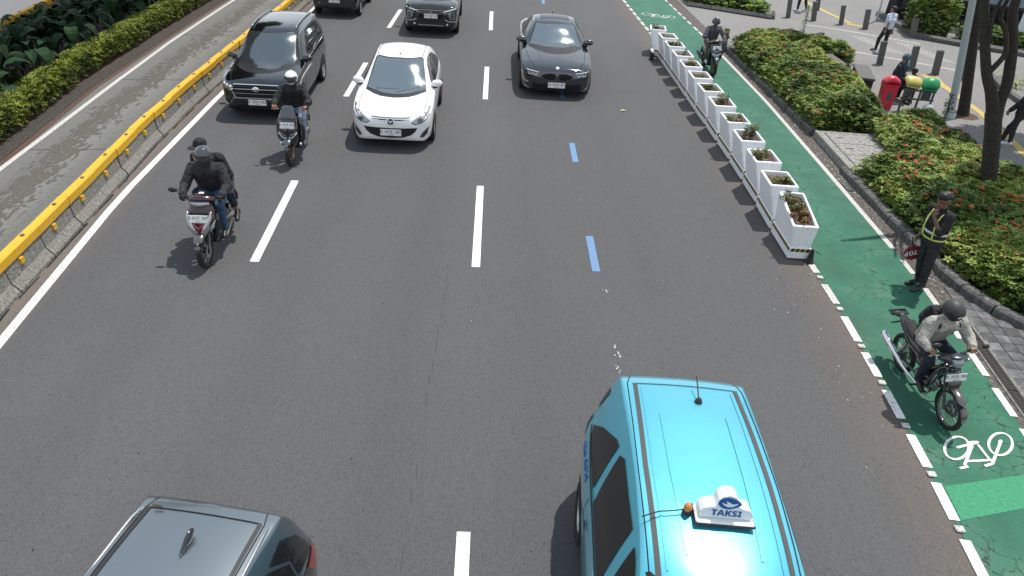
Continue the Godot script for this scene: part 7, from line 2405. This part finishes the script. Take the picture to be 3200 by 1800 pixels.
	for s in [["al", "tl"], ["ar", "tr"]]:
		var a: Vector3 = p[s[0]]
		var b: Vector3 = p[s[1]]
		put("shoe", nets([[[[a + Vector3(0, -0.015, 0) - (b - a).normalized() * 0.025, b, 0.042, 0.036], [a.lerp(b, 0.6), b + (b - a).normalized() * 0.02, 0.040, 0.034], [a, a + Vector3(0, 0.02, 0), 0.044, 0.044]], 0.012, 0.015]]), k.get("shoe", M.shoe_black), t)
	# head wear
	match k.get("wear", "hair"):
		"hair":
			var q := func(x: float, y: float, z: float) -> Vector3: return p.face + hb * Vector3(x, y, z)
			put("hair", nets([[[[q.call(0, 0.055, -0.040), q.call(0, 0.062, 0.022), 0.090, 0.082], [q.call(-0.03, 0.10, 0.045), q.call(0.03, 0.10, 0.045), 0.038, 0.038], [q.call(0, 0.0, -0.055), q.call(0, -0.045, -0.045), 0.066, 0.045]], 0.010, 0.02]]), M.hair, t)
		"scarf":
			var q := func(x: float, y: float, z: float) -> Vector3: return p.face + hb * Vector3(x, y, z)
			put("headscarf", nets([[[[q.call(0, 0.05, -0.035), q.call(0, 0.05, 0.012), 0.102, 0.092], [q.call(0, -0.03, -0.03), q.call(0, -0.12, -0.01), 0.088, 0.085], [q.call(0, -0.13, 0.0), q.call(0, -0.26, -0.02), 0.10, 0.15], [q.call(-0.10, -0.20, -0.01), q.call(0.10, -0.20, -0.01), 0.075, 0.075]], 0.014, 0.03]]), k.scarf, t)
		"cap":
			cap(t, p.face, hb)
		"helmet":
			helmet(t, p.face, hb, k.helmet, k.get("visor", M.lens_dark), k.get("full", false), k.get("open_visor", false))
	if k.get("mask", false):
		put("face_mask", MB.new().soft().dome(p.face + hb * Vector3(0, -0.045, 0.025), Vector3(0.074, 0.07, 0.088), -1.25, 1.25, func(_a): return 2.5, 0.85, 14, 6).done(), k.mask, t).transform = Transform3D(Basis(), Vector3.ZERO)
	return t


func cap(t: Node3D, c: Vector3, b: Basis) -> void:
	var mb := MB.new().soft()
	mb.xf = Transform3D(b, c)
	mb.dome(Vector3(0, 0.035, -0.008), Vector3(0.100, 0.102, 0.112), 0, TAU, func(_a): return PI * 0.53, 0.0, 20, 7)
	var o := put("cap", mb.done(), M.cloth_black, t)
	mb = MB.new().soft()
	mb.xf = Transform3D(b, c)
	mb.sweep([Vector3(-0.08, 0.025, 0.075), Vector3(-0.055, 0.035, 0.14), Vector3(0, 0.04, 0.165), Vector3(0.055, 0.035, 0.14), Vector3(0.08, 0.025, 0.075)], [0.03, 0.05, 0.055, 0.05, 0.03], [0.008], 8, Vector3.UP, 3)
	put("peak", mb.done(), M.cloth_black, o)


func helmet(t: Node3D, c: Vector3, b: Basis, shell: Material, visor: Material, full: bool, clear: bool) -> void:
	var mb := MB.new().soft()
	mb.xf = Transform3D(b, c + b * Vector3(0, 0.022, -0.004))
	var R := Vector3(0.128, 0.135, 0.150)
	mb.dome(Vector3.ZERO, R, -PI, PI, func(a): return lerpf(1.22, 2.18, smoothstep(0.75, 1.35, absf(a))), 0.0, 32, 12)
	mb.dome(Vector3.ZERO, R * 0.94, -PI, PI, func(a): return lerpf(1.24, 2.2, smoothstep(0.75, 1.35, absf(a))), 0.0, 24, 8)
	var o := put("helmet", mb.done(), shell, t)
	if full:
		mb = MB.new().soft()
		mb.xf = Transform3D(b, c)
		var arc := []
		for i in 9:
			var a := lerpf(-1.45, 1.45, i / 8.0)
			arc.append(Vector3(sin(a) * 0.125, -0.085 - 0.015 * cos(a), cos(a) * 0.145))
		mb.sweep(arc, [0.016], [0.034], 10, Vector3.UP, 2)
		put("chin_bar", mb.done(), shell, o)
	mb = MB.new().soft()
	mb.xf = Transform3D(b, c + b * Vector3(0, 0.022, -0.002))
	mb.dome(Vector3.ZERO, R * 1.045, -1.30, 1.30, func(a): return lerpf(1.98 if not full else 1.80, 1.62, smoothstep(0.5, 1.3, absf(a))), 1.12, 20, 6)
	put("visor", mb.done(), visor, o)
	mb = MB.new().soft()
	mb.xf = Transform3D(b, c + b * Vector3(0, 0.022, 0.0))
	var rim := []
	for i in 13:
		var a := lerpf(-0.78, 0.78, i / 12.0)
		rim.append(Vector3(sin(a) * sin(1.2) * 0.136, cos(1.2) * 0.14, cos(a) * sin(1.2) * 0.158))
	mb.sweep(rim, [0.008], [0.010], 6, Vector3.UP, 1)
	put("edge", mb.done(), M.dark_trim, o)


func turned(yaw: float, nod := 0.0, tilt := 0.0) -> Basis:
	return Basis.from_euler(Vector3(nod, yaw, tilt))


func ride(hx: float, hy: float, hz: float, seat_y: float, seat_z: float, foot_y: float, foot_z: float, fwd := 0.12, wide := 0.17) -> Dictionary:
	var hip := Vector3(0, seat_y + 0.11, seat_z)
	var neck := hip + Vector3(0, 0.50, fwd + 0.05)
	var p := {
		"hl": hip + Vector3(0.085, 0, 0), "hr": hip + Vector3(-0.085, 0, 0), "chest": hip + Vector3(0, 0.27, fwd * 0.55), "neck": neck, "face": neck + Vector3(0, 0.155, 0.045),
		"sl": neck + Vector3(0.185, -0.055, -0.01), "sr": neck + Vector3(-0.185, -0.055, -0.01), "wl": Vector3(hx, hy + 0.035, hz - 0.07), "wr": Vector3(-hx, hy + 0.035, hz - 0.07),
		"kl": Vector3(wide, seat_y + 0.06, seat_z + 0.43), "kr": Vector3(-wide, seat_y + 0.06, seat_z + 0.43), "al": Vector3(wide - 0.02, foot_y + 0.09, foot_z - 0.07), "ar": Vector3(-wide + 0.02, foot_y + 0.09, foot_z - 0.07),
		"tl": Vector3(wide + 0.01, foot_y + 0.04, foot_z + 0.10), "tr": Vector3(-wide - 0.01, foot_y + 0.04, foot_z + 0.10),
		"hdl": Vector3(-0.25, -0.15, 1.0), "hdr": Vector3(0.25, -0.15, 1.0), "hnl": Vector3(0, -1, -0.1), "hnr": Vector3(0, -1, -0.1)}
	for s in [["sl", "wl", "el", 1.0], ["sr", "wr", "er", -1.0]]:
		var m: Vector3 = (p[s[0]] + p[s[1]]) * 0.5
		p[s[2]] = m + Vector3(s[3] * 0.075, -0.095, -0.03)
	return p


func build_people() -> void:
	# two on the maroon scooter
	var at := W(-4.34, 9.96)
	var p := ride(0.29, 1.03, 0.36, 0.78, -0.24, 0.30, 0.16, 0.13, 0.19)
	p.sl += Vector3(0.025, 0, 0)
	p.sr -= Vector3(0.025, 0, 0)
	person("driver in black jacket, dark patterned helmet and blue jeans on the maroon scooter", at, 0.05, 1.0, p, {"top": M.cloth_charcoal, "legs": M.cloth_denim, "wear": "helmet", "helmet": M.lens_dark, "visor": M.lens_dark, "fat": 1.22, "loose": 0.018, "curl": 0.95, "skin": M.skin_dark, "gloves": M.cloth_black, "mask": M.cloth_black, "head": turned(-0.12, 0.22), "cell": 0.017})
	p = ride(0.20, 1.02, -0.20, 0.81, -0.58, 0.33, -0.36, 0.05, 0.25)
	p.wl = Vector3(0.14, 1.0, -0.28)
	p.wr = Vector3(-0.18, 1.02, -0.28)
	p.el = Vector3(0.17, 1.04, -0.50)
	p.er = Vector3(-0.32, 1.04, -0.48)
	for j in ["face", "neck", "chest", "sl", "sr"]: p[j] += Vector3(-0.10, -0.02, 0.05)
	p.face += Vector3(-0.05, 0.0, 0.02)
	person("passenger in black cap and dark clothes behind the driver on the maroon scooter", at, 0.05, 1.0, p, {"top": M.cloth_black, "legs": M.cloth_navy, "legs_upto": 0.55, "wear": "cap", "fat": 1.0, "loose": 0.012, "skin": M.skin, "sleeve": 0.6, "head": turned(-0.35, 0.1), "shoe": M.shoe_black, "cell": 0.019})
	# white helmet
	p = ride(0.31, 1.08, 0.35, 0.78, -0.26, 0.29, 0.20, 0.10, 0.20)
	person("rider in white helmet, black jacket and pale jeans on the large black scooter", W(-4.07, 13.97), 0.04, 1.0, p, {"top": M.cloth_black, "legs": M.cloth_lightjean, "wear": "helmet", "helmet": M.white_paint, "visor": M.lens_dark, "fat": 1.06, "loose": 0.014, "curl": 0.95, "sleeve": 0.94, "mask": M.banner_white, "head": turned(0.0, 0.12), "shoe": M.cloth_grey, "cell": 0.018})
	# bike lane, near: beige jacket and backpack
	at = W(5.74, 6.98)
	p = ride(0.29, 1.06, 0.33, 0.79, -0.20, 0.26, 0.10, 0.19, 0.15)
	p.kr += Vector3(-0.05, 0.0, 0)
	var q := person("rider in beige jacket and dark grey helmet looking down, on the spoke-wheeled motorcycle", at, 0.02, 0.90, p, {"top": M.cloth_beige, "legs": M.cloth_navy, "wear": "helmet", "helmet": M.helmet_matt if M.has("helmet_matt") else mat("helmet_matt", Color(0.035, 0.038, 0.036), 0.55), "visor": M.black_plastic, "fat": 1.0, "loose": 0.02, "curl": 0.95, "skin": M.skin, "head": turned(0.1, 0.55), "cell": 0.016}, 0.12)
	put("sticker", MB.new().box(Vector3(0, 0, 0), Vector3(0.075, 0.028, 0.004), 0.001).done(), M.plate_white, q).transform = Transform3D(turned(0.1, 0.55) * Basis(Vector3.RIGHT, -0.25), p.face + turned(0.1, 0.55) * Vector3(0.0, 0.075, 0.146))
	var bp := thing("backpack", "dark backpack on the back of the rider in the beige jacket", "backpack", at, 0.02, "", 0.90)
	bp.rotation.z = 0.12
	var bc: Vector3 = p.chest + Vector3(0, 0.04, -0.20)
	put("bag", nets([[[[bc + Vector3(-0.08, -0.20, 0.02), bc + Vector3(0.08, -0.20, 0.02), 0.075, 0.075], [bc + Vector3(-0.09, 0.0, 0.02), bc + Vector3(0.09, 0.0, 0.02), 0.085, 0.085], [bc + Vector3(-0.07, 0.13, 0.05), bc + Vector3(0.07, 0.13, 0.05), 0.07, 0.07]], 0.02, 0.06]]), M.cloth_charcoal, bp)
	put("pocket", nets([[[[bc + Vector3(-0.05, -0.14, -0.05), bc + Vector3(0.05, -0.14, -0.05), 0.06, 0.06], [bc + Vector3(-0.05, 0.0, -0.06), bc + Vector3(0.05, 0.0, -0.06), 0.055, 0.055]], 0.02, 0.04]]), M.cloth_black, bp)
	for s in [-1.0, 1.0]:
		put("strap", MB.new().soft().sweep([bc + Vector3(s * 0.10, 0.22, 0.07), p.neck + Vector3(s * 0.125, -0.005, -0.03), p.neck + Vector3(s * 0.145, -0.06, 0.085), p.chest + Vector3(s * 0.165, 0.06, 0.13), p.chest + Vector3(s * 0.175, -0.08, 0.06), bc + Vector3(s * 0.13, -0.2, 0.04)], [0.030], [0.010], 8, Vector3(s, 0.4, 0.8).normalized(), 3).done(), M.cloth_black, bp)
	# bike lane, far
	p = ride(0.30, 1.04, 0.34, 0.78, -0.24, 0.29, 0.14, 0.10, 0.17)
	person("rider in dark helmet and grey jacket with chest strap on the far bike lane scooter", W(6.66, 22.40), 0.0, 0.94, p, {"top": M.cloth_grey, "legs": M.cloth_olive, "wear": "helmet", "helmet": M.bike_black, "visor": M.lens_dark, "fat": 1.0, "loose": 0.014, "curl": 0.95, "skin": M.skin_dark, "head": turned(0.1, 0.15), "cell": 0.02, "shoe": M.shoe_white}, 0.03)
	# traffic warden
	at = W(7.07, 9.72)
	p = {"hl": Vector3(0.085, 0.90, 0.0), "hr": Vector3(-0.085, 0.90, 0.0), "chest": Vector3(0, 1.20, -0.01), "neck": Vector3(0, 1.42, -0.01), "face": Vector3(0, 1.575, 0.035), "sl": Vector3(0.18, 1.365, -0.01), "sr": Vector3(-0.18, 1.365, -0.01),
		"el": Vector3(0.19, 1.13, 0.12), "wl": Vector3(0.07, 1.36, 0.20), "er": Vector3(-0.23, 1.10, -0.02), "wr": Vector3(-0.18, 0.90, 0.10), "kl": Vector3(0.085, 0.48, 0.02), "kr": Vector3(-0.085, 0.48, 0.0), "al": Vector3(0.085, 0.085, 0.0), "ar": Vector3(-0.085, 0.085, -0.06), "tl": Vector3(0.10, 0.04, 0.16), "tr": Vector3(-0.10, 0.04, 0.11),
		"hdl": Vector3(-0.25, 1.0, -0.10), "hdr": Vector3(0.05, -0.7, 0.7), "hnl": Vector3(0, -0.1, -1.0), "hnr": Vector3(0.9, 0, -0.2)}
	var wt := -1.35
	var wn := person("warden in dark uniform and yellow reflective vest, hand at his face, beside the kerb", at, wt, 1.0, p, {"top": M.cloth_black, "legs": M.cloth_charcoal, "wear": "hair", "skin": M.skin_dark, "loose": 0.004, "sleeve": 0.55, "curl": 0.8, "head": turned(0.1, 0.08), "top_name": "uniform_shirt", "cell": 0.015, "legs_upto": 0.98})
	wn.rotation = Vector3(0, wt, 0)
	wn.transform.basis = Basis(Vector3.BACK, 0.085) * wn.transform.basis
	var vest := func(e: float) -> Array:
		var o := []
		for s in [-1.0, 1.0]:
			o.append([Vector3(s * 0.055, 0.98, 0), Vector3(s * 0.065, 1.2, -0.01), 0.117 + e, 0.124 + e])
			o.append([Vector3(s * 0.065, 1.2, -0.01), Vector3(s * 0.085, 1.33, -0.01), 0.124 + e, 0.088 + e])
		return o
	put("vest", nets([[vest.call(0.012), 0.016, 0.025]]), M.cloth_black, wn)
	for s in [-1.0, 1.0]:
		put("vest_stripe", MB.new().soft().sweep([Vector3(s * 0.10, 0.96, 0.135), Vector3(s * 0.105, 1.10, 0.148), Vector3(s * 0.10, 1.24, 0.138), Vector3(s * 0.10, 1.36, 0.085), Vector3(s * 0.10, 1.425, 0.0), Vector3(s * 0.10, 1.36, -0.10), Vector3(s * 0.105, 1.20, -0.155), Vector3(s * 0.105, 0.96, -0.142)], [0.015], [0.006], 8, Vector3.BACK, 3).done(), M.cloth_vest, wn)
	var belt := []
	for i in 25:
		var a := TAU * i / 24.0
		belt.append(Vector3(sin(a) * 0.205, 1.06, cos(a) * 0.152 - 0.004))
	put("reflective_band", MB.new().soft().sweep(belt, [0.004], [0.024], 6, Vector3.UP, 1, false).done(), M.hiviz_tape, wn)
	var hem := []
	for i in 25:
		var a := TAU * i / 24.0
		hem.append(Vector3(sin(a) * 0.190, 0.955, cos(a) * 0.142 - 0.002))
	put("vest_hem", MB.new().soft().sweep(hem, [0.004], [0.016], 6, Vector3.UP, 1, false).done(), M.cloth_vest, wn)
	# his stop paddle, hanging from the lowered hand
	var sp := thing("stop_paddle", "dark red round STOP paddle hanging upside down from the warden's hand", "sign", Vector3.ZERO)
	sp.transform = wn.transform * Transform3D(Basis.from_euler(Vector3(0.0, 1.30, 0.0)) * Basis(Vector3.BACK, 0.25), Vector3(-0.21, 0.80, 0.165))
	put("handle", MB.new().tube([Vector3(0, 0.06, 0), Vector3(0, -0.12, 0)], 0.012, 8).done(), M.black_plastic, sp)
	var disc := MB.new()
	disc.xf = Transform3D(Basis(Vector3.RIGHT, PI / 2), Vector3.ZERO)
	disc.soft(false).lathe([Vector2(0, 0.008), Vector2(0.135, 0.008), Vector2(0.14, 0.0), Vector2(0.135, -0.008), Vector2(0, -0.008)], 28)
	var dn := put("disc", disc.done(), M.stop_red, sp, Vector3(0, -0.24, 0))
	for f in [0.0, PI]:
		text("lettering", "STOP", 0.082, M.plate_white, dn, Transform3D(Basis(Vector3.UP, f) * Basis(Vector3.BACK, PI), Basis(Vector3.UP, f) * Vector3(0, 0, 0.0095)), "Droid Sans", 0.95)
	# man in the white shirt, seen from behind
	p = stand(0.17, -0.09)
	person("man in white short-sleeved shirt and black trousers walking away between the bollards", W(13.96, 26.3), PI + 0.45, 0.93, p, {"top": M.cloth_white, "legs": M.cloth_black, "wear": "hair", "skin": M.skin, "sleeve": 0.3, "loose": 0.018, "top_name": "shirt", "cell": 0.02, "shoe": M.cloth_grey}, 0.06)
	# man in black at the right edge
	p = stand(-0.20, 0.16)
	var bm := person("man in black with red waist stripe walking away at the right edge", W(12.85, 16.9), PI + 0.35, 0.93, p, {"top": M.cloth_black, "legs": M.cloth_black, "wear": "hair", "skin": M.skin_dark, "sleeve": 0.95, "loose": 0.02, "tail": true, "cell": 0.018, "shoe": M.shoe_white}, 0.30)
	put("shirt_print", MB.new().soft().dome(Vector3(0, 1.27, -0.012), Vector3(0.20, 0.2, 0.148), PI - 0.5, PI + 0.5, func(_a): return 1.46, 1.28, 10, 2).done(), M.plate_white, bm)
	put("red_stripe", MB.new().soft().dome(Vector3(0, 1.12, -0.005), Vector3(0.185, 0.2, 0.146), PI - 1.2, PI + 1.2, func(_a): return 1.66, 1.50, 14, 2).done(), M.stop_red, bm)
	# seated woman and child behind the bins
	var st := {"hl": Vector3(0.09, 0.53, 0), "hr": Vector3(-0.09, 0.53, 0), "chest": Vector3(0, 0.82, 0.02), "neck": Vector3(0, 1.04, 0.03), "face": Vector3(0, 1.19, 0.07), "sl": Vector3(0.17, 0.985, 0.02), "sr": Vector3(-0.17, 0.985, 0.02), "el": Vector3(0.22, 0.74, 0.08), "er": Vector3(-0.22, 0.74, 0.08), "wl": Vector3(0.12, 0.64, 0.26), "wr": Vector3(-0.12, 0.64, 0.26), "kl": Vector3(0.12, 0.50, 0.42), "kr": Vector3(-0.12, 0.50, 0.42), "al": Vector3(0.11, 0.09, 0.40), "ar": Vector3(-0.11, 0.09, 0.40), "tl": Vector3(0.12, 0.04, 0.55), "tr": Vector3(-0.12, 0.04, 0.55), "hdl": Vector3(-0.4, -0.3, 0.8), "hdr": Vector3(0.4, -0.3, 0.8), "hnl": Vector3(0, -1, 0), "hnr": Vector3(0, -1, 0)}
	person("woman in teal headscarf and dark blue clothes sitting behind the yellow bin lid", W(11.55, 20.35), 0.9, 1.0, st, {"top": M.cloth_navy, "legs": M.cloth_navy, "wear": "scarf", "scarf": M.cloth_teal, "loose": 0.02, "cell": 0.02, "head": turned(-1.9, 0.1)}, 0.04)
	person("dark-haired child in black sitting behind the green bin lid", W(11.98, 20.25), -2.6, 0.72, st, {"top": M.cloth_black, "legs": M.cloth_charcoal, "wear": "hair", "cell": 0.022, "skin": M.skin_dark}, 0.04)
	var lb := thing("low_bench", "low dark bench under the seated woman and child behind the bins", "bench", W(11.75, 20.4), -0.2)
	put("seat", MB.new().box(Vector3(0, 0.39, 0), Vector3(0.95, 0.05, 0.34), 0.01).done(), M.wall_dark, lb)
	for s in [-1, 1]:
		put("leg", MB.new().box(Vector3(s * 0.4, 0.18, 0), Vector3(0.06, 0.37, 0.3), 0.008).done(), M.wall_dark, lb)
	# walker whose upper body is above the picture
	p = stand(0.2, -0.15)
	person("walker in blue jeans at the picture's upper edge beside the far bollards", W(13.55, 33.3), PI + 0.9, 0.95, p, {"top": M.cloth_charcoal, "legs": M.cloth_navy, "wear": "hair", "cell": 0.024, "shoe": M.shoe_white}, 0.0)


func stand(fl: float, fr: float) -> Dictionary:      # walking: how far the left and the right foot are ahead
	var f := func(v: float) -> float: return maxf(0.0, -v) * 0.22
	return {"hl": Vector3(0.085, 0.90, 0.0), "hr": Vector3(-0.085, 0.90, 0.0), "chest": Vector3(0, 1.20, 0.01), "neck": Vector3(0, 1.42, 0.02), "face": Vector3(0, 1.575, 0.06), "sl": Vector3(0.18, 1.365, 0.01), "sr": Vector3(-0.18, 1.365, 0.01),
		"el": Vector3(0.23, 1.10, -0.03 - fl * 0.5), "wl": Vector3(0.23, 0.87, 0.04 - fl * 0.8), "er": Vector3(-0.23, 1.10, -0.03 - fr * 0.5), "wr": Vector3(-0.23, 0.87, 0.04 - fr * 0.8),
		"kl": Vector3(0.095, 0.49, 0.04 + fl * 0.65), "kr": Vector3(-0.095, 0.49, 0.04 + fr * 0.65), "al": Vector3(0.10, 0.085 + f.call(fl), fl - 0.03), "ar": Vector3(-0.10, 0.085 + f.call(fr), fr - 0.03), "tl": Vector3(0.11, 0.04 + f.call(fl) * 0.4, fl + 0.13), "tr": Vector3(-0.11, 0.04 + f.call(fr) * 0.4, fr + 0.13),
		"hdl": Vector3(0.0, -1.0, 0.15), "hdr": Vector3(0.0, -1.0, 0.15), "hnl": Vector3(-1, 0, 0), "hnr": Vector3(1, 0, 0)}


# ------------------------------------------------------------------ small things lying about
func build_litter() -> void:
	var st := MB.new()
	var bits := func(mb: MB, x: float, d: float, s: float, y: float) -> void:
		var poly := PackedVector2Array()
		var a0 := rng.randf() * TAU
		for k in 5:
			poly.append(Vector2(x, d) + Vector2(cos(a0 + TAU * k / 5), sin(a0 + TAU * k / 5) * rng.randf_range(0.5, 1.4)) * s * rng.randf_range(0.5, 1.0))
		flat(mb, poly, y)
	for i in 120:
		var d := rng.randf_range(5.5, 24.0)
		var x := lin(GL, d) - absf(rng.randfn(0.0, 0.5)) - 0.05
		bits.call(st, x, d, rng.randf_range(0.006, 0.017), 0.006)
	for i in 130:
		var d := rng.randf_range(9.0, 25.0)
		bits.call(st, lin(GR, d) + rng.randf_range(0.08, 0.30), d, rng.randf_range(0.01, 0.03), 0.013)
	for q in [[1.83, 9.15], [1.80, 7.75], [1.84, 7.55], [1.79, 7.25], [-2.62, 4.6], [-2.58, 4.55]]:
		for k in 5: bits.call(st, q[0] + rng.randfn(0, 0.025), q[1] + rng.randfn(0, 0.03), 0.02, 0.006 + k * 0.0005)
	for i in 60:
		bits.call(st, rng.randf_range(-6.0, 5.0), rng.randf_range(4.0, 28.0), rng.randf_range(0.005, 0.013), 0.005)
	var lm := grain("litter", [[0.0, Color(0.2, 0.15, 0.1)], [0.5, Color(0.45, 0.42, 0.36)], [1.0, Color(0.7, 0.7, 0.66)]], 0.7, 0.05, 3, 99, 0.9, 0.0, 128)
	var o := put("litter", st.done(), lm)
	tag(o, "pale bits of leaf, paper and old paint scattered over the road and gutter", "litter", "", "stuff")
	var dk := MB.new()
	for i in 150:
		bits.call(dk, rng.randf_range(-6.0, 4.5), rng.randf_range(4.0, 22.0), rng.randf_range(0.005, 0.014), 0.0045)
	tag(put("road_specks", dk.done(), M.gap), "dark specks of tar and grit on the asphalt", "grit", "", "stuff")
	var lf := MB.new()
	lf.sweep([W(3.26, 17.9, 0.012), W(3.33, 17.92, 0.03), W(3.42, 17.95, 0.012)], [0.012, 0.05, 0.01], [0.004], 6, Vector3.UP, 2)
	tag(put("fallen_leaf", lf.done(), M.bin_yellow), "single yellow leaf lying on the asphalt right of the black saloon", "leaf")
	var sk := MB.new()
	sk.soft().sweep([W(5.93, 9.55, 0.014), W(5.98, 9.75, 0.014), W(6.06, 9.9, 0.014)], [0.015, 0.03, 0.01], [0.003], 6, Vector3.UP, 2)
